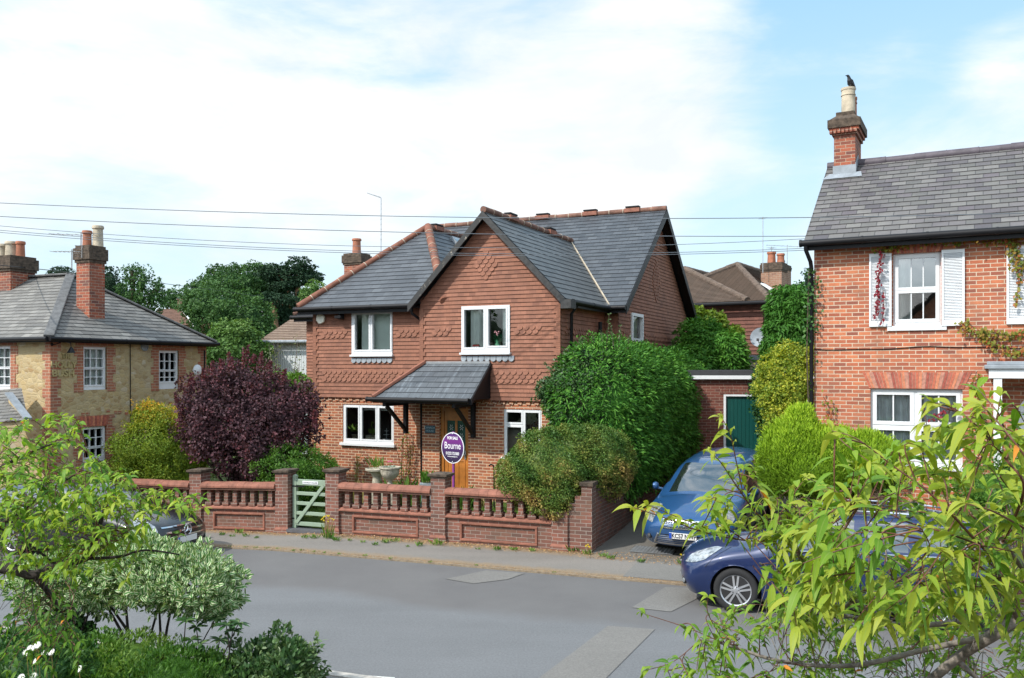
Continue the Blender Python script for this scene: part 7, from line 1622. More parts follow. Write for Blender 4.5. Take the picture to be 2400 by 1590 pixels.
# climbers at the corner of the right-hand house
E = [el(1840, 880, 19.6, 50, 60), el(1870, 850, 19.4, 35, 35), el(1835, 940, 19.4, 42, 50), el(1875, 930, 19.0, 30, 60), el(1850, 1000, 19.2, 50, 40), el(1800, 900, 19.9, 25, 35)]
b = gbase(1850, 19.5, 0.7); plant('climbing_shrub', 'yellow-flecked climbing shrub between the garage and the orange brick corner', 'shrub', E, m_ylclimb, 1100, 17, 0.12, 0.06, 0.038, b, upw=0.4, corey=0.6, noise=0.22, thick=0.35, shoots=70, shoot_len=0.3, stem=stems(b, [W(x, y, 19.3) for x, y in ((1840, 860), (1880, 840), (1890, 900), (1860, 930), (1885, 960))], 0.02), stem_mat=m_barkg)
E = [el(1790, 900, 22.6, 26, 34), el(1800, 950, 22.5, 26, 40), el(1812, 1010, 22.4, 25, 45)]
b = gbase(1800, 22.6, 0.8); plant('ivy', 'dark ivy hanging over the right edge of the green garage door', 'climber', E, m_ivy, 300, 18, 0.12, 0.075, 0.06, b, corey=0.75, noise=0.15, stem=stems(b, [W(1800, 900, 22.5)], 0.02))
# dead-browned box bush over the garden wall
def btint(P, t):
    s_ = np.sin(P[:, 0]*5.1)*np.sin(P[:, 2]*6.3+1)+0.6*np.sin(P[:, 0]*11+P[:, 2]*9); low = np.clip((1.75-P[:, 2])/1.2, -0.3, 1); right = np.clip((P[:, 0]-1.3)/1.2, 0, 1)
    return np.clip(0.06+0.52*t+0.20*s_+0.42*low*(0.6+0.8*right)+0.14*right, 0, 1)
E = [el(1300, 1105, 18.0, 112, 96, 0.85), el(1388, 1085, 18.35, 95, 86, 0.85), el(1246, 1120, 18.1, 78, 66, 0.75), el(1300, 1160, 17.75, 70, 58, 0.6), el(1350, 1060, 18.2, 75, 58, 0.75)]
b = gbase(1320, 18.3); plant('clipped_bush', 'big rounded clipped bush, green browned in patches, bulging over the garden wall', 'bush', E, m_box, 2800, 18, 0.085, 0.045, 0.030, b, upw=0.35, corey=0.82, noise=0.06, thick=0.10, tintf=btint, stem=stems(b, [W(1320, 1100, 18.9)], 0.05))
# lime-green conifer hedge in front of the right-hand house
E = [el(1870, 1075, 15.9, 80, 82, 0.6), el(1955, 1085, 15.7, 95, 75, 0.6), el(2040, 1090, 15.3, 70, 62, 0.55), el(1840, 1100, 16.0, 55, 60, 0.55), el(1878, 1000, 15.9, 26, 40, 0.22), el(1930, 1110, 15.5, 100, 50, 0.5)]
b = gbase(1940, 15.8, 0.2); plant('conifer_hedge', 'bright lime-green feathery conifer hedge in front of the orange brick house', 'hedge', E, m_lime, 2400, 20, 0.10, 0.085, 0.016, b, upw=0.9, outw=0.5, jit=0.35, droop=0.0, corey=0.78, noise=0.09, thick=0.15, shoots=60, shoot_len=0.2, flat=1.2, tintf=lambda P, t: np.clip(0.15+0.5*t+0.5*np.clip((P[:, 2]-1.9)/0.9, -0.3, 1)*(0.3+t), 0, 1), stem=stems(b, [W(1940, 1080, 15.8)], 0.05))
E = [el(2085, 1140, 15.2, 40, 22, 0.4), el(2050, 1165, 15.1, 35, 16, 0.35)]; b = gbase(2080, 15.2, 0.3); plant('dead_shrub', 'dead brown twiggy patch at the foot of the lime-green hedge', 'shrub', E, L_('dead_twiglets', [(0.05, 0.035, 0.025), (0.12, 0.08, 0.05)], trans=0.05), 150, 24, 0.07, 0.09, 0.008, b, corey=0.7, jit=1.0, stem=stems(b, [W(2080, 1140, 15.2)], 0.02))
E = [el(2330, 1160, 14.6, 80, 60, 0.7), el(2420, 1130, 14.5, 70, 80, 0.7)]; b = gbase(2360, 14.6, 0.5); plant('shrub', 'small-leaved green shrub beneath the white porch post at the right edge', 'shrub', E, m_green, 500, 20, 0.10, 0.05, 0.03, b, upw=0.4, corey=0.75, stem=stems(b, [W(2330, 1120, 14.6)]))
# low brick step and edging under the hedge
st_ = MB(); a, c = RH.p(1.6, -3.0, 0), RH.p(3.2, -3.0, 0); st_.prism([RH.p(0.2, -2.75, 0.0), RH.p(9, -2.75, 0.0), RH.p(9, -2.45, 0.0), RH.p(0.2, -2.45, 0.0)], (0, 0, 0.95)); tag(st_.build('retaining_wall', m_brick_w, None), 'low brick retaining wall under the lime-green hedge', 'wall')
# creeper on the right-hand house
def climber(name, label, paths, mat, n, spread, L0, W0, base, offs=-0.05):
    rt = thing(name, label, 'climber', base); fo = Fol(); m = MB()
    for path, dens, sp in paths:
        P3 = [RH.p(RH.s(x, offs), offs, RH.z(y, RH.s(x, offs), offs)) for x, y in path]; m.tube([p-Vector(base) for p in P3], 0.007, 5)
        for a, c in zip(P3[:-1], P3[1:]):
            k = max(1, int((c-a).length*dens)); f = rng.random(k); P = np.array(a)+np.array(c-a)*f[:, None]+rng.normal(size=(k, 3))*np.array([sp, 0.03, sp*0.8]); out = np.array([-0.475, -0.88, 0])
            P += out*0.03; fo.leaves(P, np.array([0, 0, -0.9])+out*0.5+unit(k)*0.6, out+unit(k)*0.45+np.array([0, 0, 0.3]), L0*rng.uniform(0.6, 1.2, k), W0*rng.uniform(0.6, 1.2, k), rng.random(k), segs=2, droop=0.2)
    m.build('stems', m_twig, rt); fo.build('foliage', mat, rt, org=base); return rt
rb_ = tuple(RH.p(5.2, -0.05, rgz))
climber('virginia_creeper', 'green and bronze creeper trailing along the eaves and wall of the orange brick house',
        [([(2058, 588), (2085, 580), (2110, 572), (2150, 565), (2200, 560), (2240, 562)], 130, 0.06), ([(2240, 562), (2290, 556), (2340, 552), (2420, 545)], 190, 0.085), ([(2370, 560), (2385, 600), (2400, 640)], 200, 0.09), ([(2250, 755), (2275, 775), (2320, 778), (2360, 785), (2420, 775)], 170, 0.06), ([(2300, 790), (2340, 812), (2380, 828), (2420, 820)], 170, 0.07),
         ([(2380, 590), (2388, 650), (2382, 715)], 50, 0.03), ([(2290, 870), (2280, 900), (2295, 930), (2270, 960)], 50, 0.05), ([(1930, 930), (1945, 960), (1940, 990), (1990, 1010)], 60, 0.07)], m_creep, 0, 0, 0.07, 0.055, rb_, offs=-0.06)
climber('virginia_creeper', 'crimson creeper strand hanging down the left white shutter', [([(2064, 585), (2066, 605), (2060, 635), (2058, 690), (2055, 740)], 75, 0.025), ([(2070, 680), (2072, 720), (2065, 760)], 30, 0.015), ([(1985, 1000), (2000, 1015), (2030, 1030)], 60, 0.04), ([(2180, 985), (2215, 965), (2240, 945)], 60, 0.04)], m_creepr, 0, 0, 0.07, 0.05, tuple(RH.p(1.4, -0.1, rgz)), offs=-0.10)
b = tuple(RH.p(-0.1, -0.12, 0.9)); rt = thing('ivy', 'ivy climbing the black downpipe at the corner of the orange brick house', 'climber', b); fo = Fol(); n = 500; P = np.stack([np.full(n, RH.p(-0.02, -0.15)[0]), np.full(n, RH.p(-0.02, -0.15)[1]), rng.uniform(1.0, 5.6, n)], 1)
P[:, 0] += rng.normal(size=n)*0.09; P[:, 1] += rng.normal(size=n)*0.05; keep = rng.random(n) < np.where((P[:, 2] > 4.3) | (P[:, 2] < 2.2), 0.8, 0.06); P = P[keep]; n = len(P); fo.leaves(P, unit(n)+np.array([0, 0, -0.4]), unit(n)*0.6+np.array([-0.3, -0.8, 0.2]), 0.075, 0.06, rng.random(n), segs=2); fo.build('foliage', m_ivy, rt, org=b)
m = MB(); m.tube([(0, 0, 0), (0.03, 0.0, 1.5), (-0.02, 0, 3), (0.02, 0, 4.7)], 0.012, 5); m.build('stems', m_bark, rt)
# ---------- trees beyond ----------
def tree(label, ells, d, mat, clumps, rc, L0, trunk_px, name='tree', per=14, corey=0.62, noise=0.16, group='trees beyond the houses', tm=None, thick=0.35, limb=True, flat=0.8, tintf=None):
    E = [el(*e[:2], d+(e[4] if len(e) > 4 else 0), e[2], e[3]) for e in ells]; b = gbase(trunk_px, d, 0); top = max(E, key=lambda e: e[2]); k = d/FL
    st = [([b, ((b[0]+top[0])/2, b[1], top[2]*0.5), (top[0], top[1], top[2]+top[5]*0.3)], 0.010*d*0.6, 0.004*d*0.6)]
    for e in E: st.append(([((b[0]+e[0])/2, (b[1]+e[1])/2, e[2]-e[5]*1.1), (e[0], e[1], e[2]+e[5]*0.2)], 0.004*d*0.6, 0.0015*d*0.6))
    return plant(name, label, 'tree', E, mat, clumps, per, rc*k, L0*k, L0*k*0.6, b, upw=0.3, corey=corey, noise=noise, thick=thick, stem=st, stem_mat=tm, group=group, part='crown', stem_name='trunk', flat=flat, tintf=tintf)
tree('rounded light green tree standing between the pub roof and the white barn', [(545, 830, 72, 62), (510, 870, 45, 60), (590, 850, 42, 60), (550, 790, 50, 32), (560, 900, 60, 50)], 33, m_treel, 900, 9, 8, 550, per=16, corey=0.72, tintf=lambda P, t: np.clip(0.1+0.5*t+0.4*np.clip((P[:, 2]-4.2)/1.5, -0.4, 1), 0, 1))
tree('broad mid-green tree at the foot of the wooded rise behind the round tree', [(520, 735, 72, 62), (470, 720, 45, 42), (580, 760, 60, 70), (610, 810, 40, 60)], 62, m_tree, 800, 9, 7, 530, tintf=lambda P, t: 0.35+0.65*t)
tree('tall dark leafy tree forming the top of the wood left of the pine', [(570, 670, 72, 42), (610, 650, 40, 32), (540, 650, 30, 25), (500, 690, 30, 35)], 80, m_tree, 700, 8, 6, 570)
tree('thin-topped airy tree at the left shoulder of the wood', [(490, 670, 35, 25), (505, 640, 16, 16), (465, 690, 28, 25)], 85, m_tree, 230, 8, 6, 490, corey=0.35)
tree('dark tree at the left end of the wood behind the far gabled house', [(430, 730, 40, 50), (400, 700, 22, 16), (450, 780, 40, 50), (415, 770, 30, 40)], 90, m_tree, 420, 8, 6, 430)
tree('dark green undergrowth-shaded tree below the pine', [(660, 720, 60, 60), (690, 740, 40, 60), (630, 700, 40, 40), (650, 780, 55, 50)], 84, m_treed, 600, 8, 6, 650)
tree('small pale green tree peeping over the barn ridge', [(738, 675, 20, 14), (725, 690, 20, 12), (750, 690, 12, 14)], 60, m_treel, 120, 6, 5, 735, corey=0.5)
tree('tall flat-topped pine at the right end of the wood', [(700, 628, 34, 20), (672, 640, 32, 14), (640, 640, 34, 16), (720, 655, 30, 11), (742, 650, 13, 8), (690, 660, 30, 10), (660, 672, 34, 12), (712, 690, 18, 9)], 76, m_treed, 620, 6, 6, 690, name='pine_tree', tm=m_pine, corey=0.5, noise=0.22, flat=0.5)
tree('second pine with a bare orange trunk below the flat-topped one', [(640, 700, 30, 10), (665, 705, 30, 9), (690, 712, 20, 8)], 74, m_treed, 170, 6, 6, 665, name='pine_tree', tm=m_pine, corey=0.4, flat=0.5)
tree('loose-crowned willowy tree right of the tall pub chimney', [(330, 670, 34, 40), (355, 700, 25, 45), (305, 690, 25, 35), (310, 640, 18, 18), (372, 680, 10, 12)], 58, m_tree, 300, 9, 6, 325, corey=0.3, thick=0.6)
tree('dark narrow conifer just right of the pub chimney', [(256, 665, 22, 38), (262, 700, 26, 30), (285, 700, 20, 30)], 60, m_treed, 230, 7, 6, 258, name='conifer', corey=0.7)
tree('dark tree top showing over the pub ridge left of the chimney', [(145, 640, 26, 10), (130, 645, 15, 7), (165, 650, 15, 12)], 50, m_treed, 110, 6, 5, 145, corey=0.6)
tree('dark conifer showing between the round conifer and the orange brick house', [(1895, 660, 14, 28), (1878, 690, 20, 20), (1905, 700, 20, 40)], 44, m_treed, 160, 7, 6, 1892, name='conifer', corey=0.6)
tree('low woodland tree filling the dip behind the far gabled house', [(360, 760, 60, 30), (440, 820, 60, 40), (500, 830, 50, 40)], 95, m_tree, 300, 8, 6, 400)
# ---------- foreground cherry trees ----------
def smooth_path(pts, k=6):
    A = np.array([tuple(p) for p in pts], float); n = len(A); out = []
    for i in range(n-1):
        q = [A[max(i-1, 0)], A[i], A[i+1], A[min(i+2, n-1)]]
        for j in range(k): out.append(Vector(cat(*q, j/k)))
    out.append(Vector(A[-1])); return out
def cherry(name, label, cat_, base, limbs, twigs, seed, L0, W0, fill, mats, lean=0.5, segs=5, wood=m_barkg, droop=(0.35, 1.15), spacing=0.035):
    rg = np.random.default_rng(seed); rt = thing(name, label, cat_, base); B = Vector(base); wd_ = MB(); tw = MB(); PP_, DD, NN, LL, TT, DR = [], [], [], [], [], []
    allp = []
    def leaf(p, T, size, side, bright):
        S = Vector((-T.y, T.x, 0)); S = S.normalized() if S.length > 0.05 else Vector((1, 0, 0)); r3 = Vector(rg.normal(size=3))
        d = (T*0.6+S*side*0.85+r3*0.34+Vector((0, 0, 0.38))).normalized(); nrm_ = (Vector((0, 0, 1))+r3*0.35-T*0.2+Vector((-0.15, -0.35, 0))).normalized()
        PP_.append(tuple(p)); DD.append(tuple(d)); NN.append(tuple(nrm_)); LL.append(size); TT.append(bright); DR.append(rg.uniform(*droop))
    def leafy(path, start=0.25, size=1.0, bright=0.5, sp=spacing):
        dist = 0; side = 1; tot = sum((b_-a_).length for a_, b_ in zip(path[:-1], path[1:])); run = 0
        for a_, b_ in zip(path[:-1], path[1:]):
            seg = (b_-a_).length; T = (b_-a_).normalized()
            while dist < seg:
                f = (run+dist)/max(tot, 1e-6)
                if f > start:
                    leaf(a_.lerp(b_, dist/seg), T, L0*size*rg.uniform(0.6, 1.15)*(0.85 if f > 0.9 else 1), side, np.clip(bright+0.35*(f-0.5)+rg.normal()*0.18, 0, 1)); side = -side
                dist += sp*rg.uniform(0.6, 1.4)
            dist -= seg; run += seg
        T = (path[-1]-path[-2]).normalized()
        for k in range(4): leaf(path[-1], (T+Vector(rg.normal(size=3))*0.5).normalized(), L0*size*rg.uniform(0.5, 0.95), 1 if k % 2 else -1, np.clip(bright+0.3, 0, 1))
    for pts, r0, r1, lf in limbs:
        p3 = smooth_path([W(*q) for q in pts]); wd_.tube([p-B for p in p3], list(np.linspace(r0, r1, len(p3))), 7); allp += p3
        if lf: leafy(p3, lf, 1.0, 0.5)
    for pts, r0, lf, br in twigs:
        p3 = smooth_path([W(*q) for q in pts], 5); tw.tube([p-B for p in p3], list(np.linspace(r0*0.62, 0.0013, len(p3))), 5); allp += p3; leafy(p3, lf, 1.0, br)
    allp_a = np.array([tuple(p) for p in allp])
    for (poly_x, n, dlo, dhi, ln, br, sz) in fill:
        bare = sz == 0
        px0, py0, px1, py1, fn = poly_x; made = 0
        while made < n:
            px, py = rg.uniform(px0, px1), rg.uniform(py0, py1)
            if fn and not fn(px, py): continue
            made += 1; tip = W(px, py, rg.uniform(dlo, dhi)); j = np.argmin(((allp_a-np.array(tip))**2).sum(1)+rg.random(len(allp_a))*0.05); q0 = Vector(allp_a[j]); v = tip-q0
            if v.length > ln: q0 = tip-v.normalized()*ln*rg.uniform(0.7, 1.0)
            mid = q0.lerp(tip, 0.55)+Vector(rg.normal(size=3))*0.03+Vector((0, 0, 0.03)); p3 = smooth_path([q0, mid, tip], 4); (wd_ if bare else tw).tube([p-B for p in p3], list(np.linspace(0.0025, 0.0011, len(p3))), 4)
            if not bare: leafy(p3, 0.3, sz, br)
    wd_.build('branches', wood, rt, smooth=60); tw.build('twigs', m_twig, rt, smooth=60)
    fo = Fol(); PP_, DD, NN = map(np.array, (PP_, DD, NN)); LL, TT, DR = map(np.array, (LL, TT, DR)); n = len(PP_); odd = rg.random(n) < 0.004
    fo.leaves(PP_[~odd], DD[~odd], NN[~odd], LL[~odd], LL[~odd]*W0, TT[~odd], segs=segs, droop=DR[~odd], fold=0.22); fo.build('foliage', mats[0], rt, org=base, smooth=True)
    if odd.any(): fo = Fol(); fo.leaves(PP_[odd], DD[odd], NN[odd], LL[odd], LL[odd]*W0, TT[odd], segs=segs, droop=DR[odd], fold=0.22); fo.build('turning_leaves', mats[1], rt, org=base, smooth=True)
    return rt, n
rb = W(2600, 2100, 3.4); rb = (rb.x, rb.y, 0.2)
limbs = [([(2620, 1900, 3.4), (2500, 1450, 3.2), (2390, 1452, 3.1), (2325, 1490, 3.1), (2240, 1545, 3.2), (2130, 1640, 3.3)], 0.030, 0.016, 0),
         ([(2390, 1452, 3.1), (2330, 1440, 3.1), (2220, 1462, 3.2), (2080, 1462, 3.3), (1960, 1440, 3.4), (1850, 1440, 3.6)], 0.014, 0.005, 0),
         ([(2325, 1490, 3.1), (2180, 1520, 3.2), (2000, 1560, 3.3), (1830, 1550, 3.4), (1700, 1510, 3.5), (1640, 1500, 3.5)], 0.012, 0.004, 0),
         ([(2080, 1462, 3.3), (1990, 1400, 3.3), (1900, 1350, 3.3), (1868, 1290, 3.2), (1820, 1245, 3.2)], 0.016, 0.008, 0),
         ([(2500, 1450, 3.2), (2400, 1330, 2.7), (2350, 1270, 2.5)], 0.02, 0.008, 0), ([(2390, 1452, 3.1), (2360, 1400, 2.9), (2345, 1360, 2.7), (2330, 1310, 2.5)], 0.016, 0.008, 0),
         ([(1960, 1440, 3.4), (2050, 1370, 3.2), (2140, 1350, 3.1), (2260, 1330, 3.0)], 0.008, 0.003, 0), ([(1900, 1350, 3.3), (1830, 1345, 3.3), (1780, 1320, 3.3)], 0.009, 0.004, 0), ([(2240, 1545, 3.2), (2300, 1600, 3.2)], 0.012, 0.008, 0)]
tw_ = [([(1820, 1245, 3.2), (1770, 1200, 3.15), (1720, 1130, 3.1), (1690, 1085, 3.1), (1665, 1060, 3.05)], 0.006, 0.1, 0.7), ([(1740, 1150, 3.1), (1725, 1080, 3.05), (1712, 1020, 3.0), (1695, 985, 3.0)], 0.004, 0.25, 0.85),
       ([(1800, 1270, 3.2), (1730, 1265, 3.1), (1640, 1245, 3.0), (1560, 1215, 2.95), (1500, 1195, 2.9), (1485, 1190, 2.9)], 0.005, 0.2, 0.8), ([(1730, 1265, 3.1), (1620, 1225, 3.0), (1545, 1195, 2.95), (1520, 1185, 2.95)], 0.003, 0.2, 0.75),
       ([(2330, 1310, 2.5), (2280, 1260, 2.4), (2225, 1200, 2.35), (2160, 1140, 2.35), (2090, 1090, 2.4), (2010, 1030, 2.4), (1950, 1010, 2.45)], 0.007, 0.1, 0.75), ([(2350, 1270, 2.5), (2400, 1150, 2.2), (2360, 1080, 2.2), (2300, 1010, 2.25), (2240, 960, 2.3), (2190, 945, 2.3)], 0.007, 0.1, 0.75),
       ([(2300, 1280, 2.4), (2220, 1250, 2.45), (2130, 1225, 2.5), (2060, 1195, 2.55), (1990, 1185, 2.6)], 0.005, 0.1, 0.75), ([(2440, 1120, 2.1), (2380, 1040, 2.1), (2330, 980, 2.15), (2300, 950, 2.2)], 0.005, 0.1, 0.7), ([(2260, 1200, 2.3), (2290, 1100, 2.3), (2330, 1000, 2.3), (2345, 930, 2.3)], 0.004, 0.2, 0.6),
       ([(1868, 1290, 3.2), (1850, 1220, 3.15), (1860, 1160, 3.1), (1890, 1120, 3.1)], 0.004, 0.15, 0.65), ([(1990, 1400, 3.3), (1980, 1300, 3.1), (1960, 1220, 3.0), (1930, 1150, 3.0)], 0.005, 0.15, 0.65), ([(2080, 1462, 3.3), (2090, 1350, 3.1), (2060, 1250, 3.0), (2040, 1170, 2.9)], 0.005, 0.15, 0.65),
       ([(2400, 1350, 2.6), (2330, 1350, 2.5), (2260, 1300, 2.4), (2200, 1290, 2.3)], 0.005, 0.1, 0.8), ([(2420, 1250, 2.1), (2330, 1200, 2.0), (2260, 1180, 2.0)], 0.005, 0.1, 0.8), ([(1700, 1510, 3.5), (1620, 1475, 3.5), (1560, 1455, 3.5), (1512, 1440, 3.5)], 0.003, 1.1, 0.3),
       ([(1700, 1510, 3.5), (1660, 1440, 3.4), (1660, 1400, 3.4)], 0.003, 0.4, 0.5), ([(1640, 1500, 3.5), (1580, 1550, 3.5), (1520, 1570, 3.5)], 0.003, 0.3, 0.4), ([(1830, 1550, 3.4), (1780, 1590, 3.4), (1700, 1600, 3.4)], 0.003, 0.3, 0.5), ([(2150, 1350, 2.6), (2180, 1290, 2.4), (2160, 1240, 2.3)], 0.003, 0.2, 0.8)]
f_in = lambda x, y: not (1980 < x < 2200 and 1190 < y < 1330) and not (x < 1790 and y > 1255) and y > np.interp(x, [1500, 1620, 1720, 1800, 1900, 1950, 2050, 2150, 2400], [1260, 1200, 1080, 1150, 1170, 1120, 1030, 960, 950]) and (y < np.interp(x, [1500, 1600, 1700, 1800, 1900], [1240, 1310, 1500, 1560, 1620]))
f_low = lambda x, y: y > np.interp(x, [1500, 1560, 1650, 1750, 1900], [1590, 1540, 1420, 1430, 1380])
fill = [((1850, 1080, 2440, 1480, f_in), 125, 2.3, 3.2, 0.35, 0.62, 1.0), ((1640, 1120, 1960, 1420, f_in), 52, 2.9, 3.3, 0.28, 0.65, 0.95), ((1560, 1400, 2430, 1640, f_low), 150, 3.2, 4.0, 0.3, 0.42, 0.72), ((2130, 960, 2430, 1120, f_in), 26, 2.2, 2.6, 0.3, 0.7, 1.0), ((1900, 1260, 2430, 1600, None), 60, 3.4, 4.0, 0.3, 0.35, 0.7), ((1750, 1380, 2430, 1600, None), 110, 3.1, 3.9, 0.4, 0.3, 0), ((2000, 1150, 2430, 1400, None), 40, 2.6, 3.2, 0.35, 0.3, 0)]
_, nL = cherry('cherry_tree', 'leafy cherry branches with drooping bright green leaves filling the lower right corner', 'tree', rb, limbs, tw_, 11, 0.090, 0.275, fill, (m_cherry, m_cherryo), segs=6, spacing=0.022)
print('right cherry leaves', nL)
m_cherry2 = L_('darker_cherry_leaf', [(0.025, 0.08, 0.014), (0.05, 0.125, 0.018), (0.09, 0.185, 0.022), (0.15, 0.26, 0.028), (0.26, 0.32, 0.045)], rough=0.42, trans=0.5, gain=1.7)
lb_ = W(-420, 2000, 5.0); lb_ = (lb_.x, lb_.y, 0.2)
limbs = [([(-420, 1700, 5.0), (-200, 1420, 5.0), (-60, 1335, 5.0), (30, 1335, 5.0), (80, 1348, 5.0), (130, 1325, 5.0), (200, 1310, 5.0), (222, 1270, 4.9), (243, 1200, 4.9)], 0.045, 0.010, 0), ([(80, 1348, 5.0), (110, 1385, 5.1), (140, 1430, 5.2), (160, 1480, 5.3)], 0.02, 0.006, 0),
         ([(200, 1310, 5.0), (280, 1305, 4.9), (340, 1290, 4.8), (420, 1300, 4.8)], 0.010, 0.004, 0), ([(-60, 1240, 5.0), (20, 1220, 4.9), (100, 1160, 4.8), (180, 1110, 4.8)], 0.012, 0.004, 0), ([(-60, 1130, 5.2), (30, 1080, 5.0), (110, 1045, 5.0), (160, 1035, 5.0)], 0.010, 0.004, 0), ([(130, 1325, 5.0), (60, 1270, 4.9), (-20, 1230, 4.9)], 0.008, 0.004, 0)]
tw_ = [([(243, 1200, 4.9), (300, 1190, 4.8), (380, 1185, 4.7), (450, 1185, 4.7), (480, 1190, 4.7)], 0.005, 0.1, 0.7), ([(222, 1270, 4.9), (300, 1245, 4.8), (340, 1225, 4.7), (370, 1212, 4.7)], 0.005, 0.1, 0.65), ([(200, 1300, 4.9), (290, 1260, 4.7), (300, 1230, 4.7)], 0.004, 0.2, 0.7), ([(180, 1110, 4.8), (240, 1110, 4.7), (290, 1130, 4.7)], 0.004, 0.1, 0.6),
       ([(100, 1060, 5.0), (160, 1035, 4.9), (205, 1060, 4.8), (235, 1085, 4.8)], 0.004, 0.1, 0.6), ([(60, 1080, 5.0), (110, 1010, 4.9), (150, 975, 4.9)], 0.004, 0.1, 0.7), ([(-20, 1060, 5.0), (40, 1010, 4.9), (60, 990, 4.9)], 0.004, 0.1, 0.6), ([(243, 1200, 4.9), (280, 1160, 4.8), (310, 1110, 4.8)], 0.004, 0.2, 0.6), ([(320, 1290, 4.8), (310, 1330, 4.7), (296, 1360, 4.7)], 0.003, 0.2, 0.6)]
fl_ = lambda x, y: not (x > 345 and y > 1203) and y > np.interp(x, [0, 60, 150, 185, 220, 270, 330, 440, 480], [985, 970, 975, 1000, 1080, 1105, 1130, 1170, 1200]) and y < np.interp(x, [0, 100, 200, 330, 400, 480], [1470, 1400, 1350, 1300, 1235, 1210])
fill = [((-40, 970, 300, 1250, fl_), 175, 4.5, 5.6, 0.35, 0.55, 1.0), ((-40, 1150, 480, 1360, fl_), 135, 4.5, 5.4, 0.35, 0.55, 1.0), ((-40, 1250, 200, 1500, None), 50, 4.6, 5.6, 0.4, 0.3, 0), ((-40, 1330, 200, 1590, None), 80, 4.8, 5.8, 0.3, 0.25, 0.85), ((120, 1150, 430, 1240, fl_), 34, 4.4, 4.8, 0.3, 0.7, 1.0)]
_, nL = cherry('cherry_tree', 'cherry tree with small drooping leaves and a dark arching branch filling the lower left', 'tree', lb_, limbs, tw_, 5, 0.068, 0.38, fill, (m_cherry2, m_cherryo), segs=5, wood=m_stemdk, spacing=0.030)
print('left cherry leaves', nL)
# ---------- near garden shrubs ----------
E = [el(440, 1360, 8.6, 88, 58, 0.4), el(370, 1352, 8.7, 110, 60, 0.45), el(250, 1355, 8.9, 110, 58, 0.45), el(485, 1375, 8.5, 62, 46, 0.35), el(140, 1370, 9.0, 90, 60, 0.4), el(330, 1310, 8.8, 80, 40, 0.35), el(505, 1405, 8.5, 45, 36, 0.25)]
b = gbase(370, 8.7, 0.2); sg = []
for x0, y0, pts in ((320, 1640, [(322, 1560), (300, 1480), (262, 1425), (245, 1395)]), (322, 1640, [(318, 1560), (300, 1480), (296, 1430), (302, 1390)]), (335, 1640, [(330, 1580), (350, 1500), (378, 1400)]), (372, 1650, [(370, 1560), (376, 1480), (372, 1400)]), (375, 1650, [(378, 1560), (392, 1470), (405, 1410)]), (150, 1650, [(152, 1560), (155, 1470), (150, 1400)]), (155, 1640, [(165, 1540), (195, 1470), (215, 1420)]), (290, 1640, [(288, 1540), (284, 1480), (262, 1440), (250, 1420)])):
    sg.append(([W(x0, y0, 8.8)]+[W(x, y, 8.75) for x, y in pts], 0.022, 0.009))
plant('variegated_shrub', 'domed shrub with cream-edged leaves on bare dark stems beside the road', 'shrub', E, m_varie, 1500, 13, 0.085, 0.075, 0.034, b, segs=3, upw=0.5, outw=0.8, jit=0.6, droop=0.15, corey=0, noise=0.14, thick=0.85, stem=sg, stem_mat=m_stemdk)
E = [el(620, 1570, 8.4, 85, 62, 0.4), el(560, 1590, 8.4, 70, 45, 0.4), el(680, 1560, 8.3, 45, 55, 0.3), el(640, 1620, 8.3, 90, 50, 0.4)]
b = gbase(620, 8.4, 0.2); plant('evergreen_shrub', 'compact dark glossy shrub at the bottom edge, nearest the white road line', 'shrub', E, m_holly, 330, 18, 0.07, 0.07, 0.026, b, segs=3, upw=0.9, outw=0.3, jit=0.5, corey=0.45, noise=0.32, thick=0.5, shoots=70, shoot_len=0.16, tintf=lambda P, t: 0.3+0.7*t, stem=stems(b, [W(620, 1540, 8.4), W(680, 1530, 8.3)], 0.012))
b = gbase(490, 8.2, 0.2); rt = thing('rhododendron', 'open leggy shrub with long rosetted leaves below the variegated one', 'shrub', b); fo = Fol(); m = MB()
for i, (x, y) in enumerate(((435, 1455), (460, 1470), (505, 1450), (530, 1465), (470, 1510), (515, 1500), (545, 1480), (395, 1540), (385, 1565), (560, 1460), (450, 1500))):
    a = Vector(W(470+rng.uniform(-20, 40), 1640, 8.3)); c = W(x, y, 8.2+rng.uniform(-0.15, 0.15)); m.tube([p-Vector(b) for p in smooth_path([a, a.lerp(c, 0.6)+Vector((rng.normal()*0.05, 0, -0.05)), c], 4)], [0.010, 0.009, 0.008, 0.007, 0.007, 0.006, 0.006, 0.005, 0.004], 5)
    n = 16; an_ = rng.uniform(0, 6.28, n); D = np.stack([np.cos(an_), np.sin(an_), rng.uniform(-0.1, 0.5, n)], 1); fo.leaves(np.tile(np.array(c), (n, 1)), D, np.tile([0, -0.2, 1.0], (n, 1))+unit(n)*0.2, 0.12, 0.034, rng.random(n), segs=4, droop=0.25)
m.build('stems', m_stemdk, rt); fo.build('foliage', m_holly, rt, org=b)
def mound(px, py, d, rx, rz, label, mat, n, L0, W0, tf=None, segs=1, upw=0.8, name='garden_plant', cat_='plant'):
    E = [el(px, py, d, rx, rz, 0.45), el(px+rx*0.5, py+rz*0.3, d-0.1, rx*0.6, rz*0.7, 0.4), el(px-rx*0.5, py+rz*0.3, d, rx*0.6, rz*0.8, 0.4)]; b = gbase(px, d, 0.2); return plant(name, label, cat_, E, mat, n, 16, 0.06, L0, W0, b, upw=upw, corey=0.7, noise=0.2, thick=0.3, segs=segs, tintf=tf, stem=stems(b, [W(px, py, d)], 0.01))
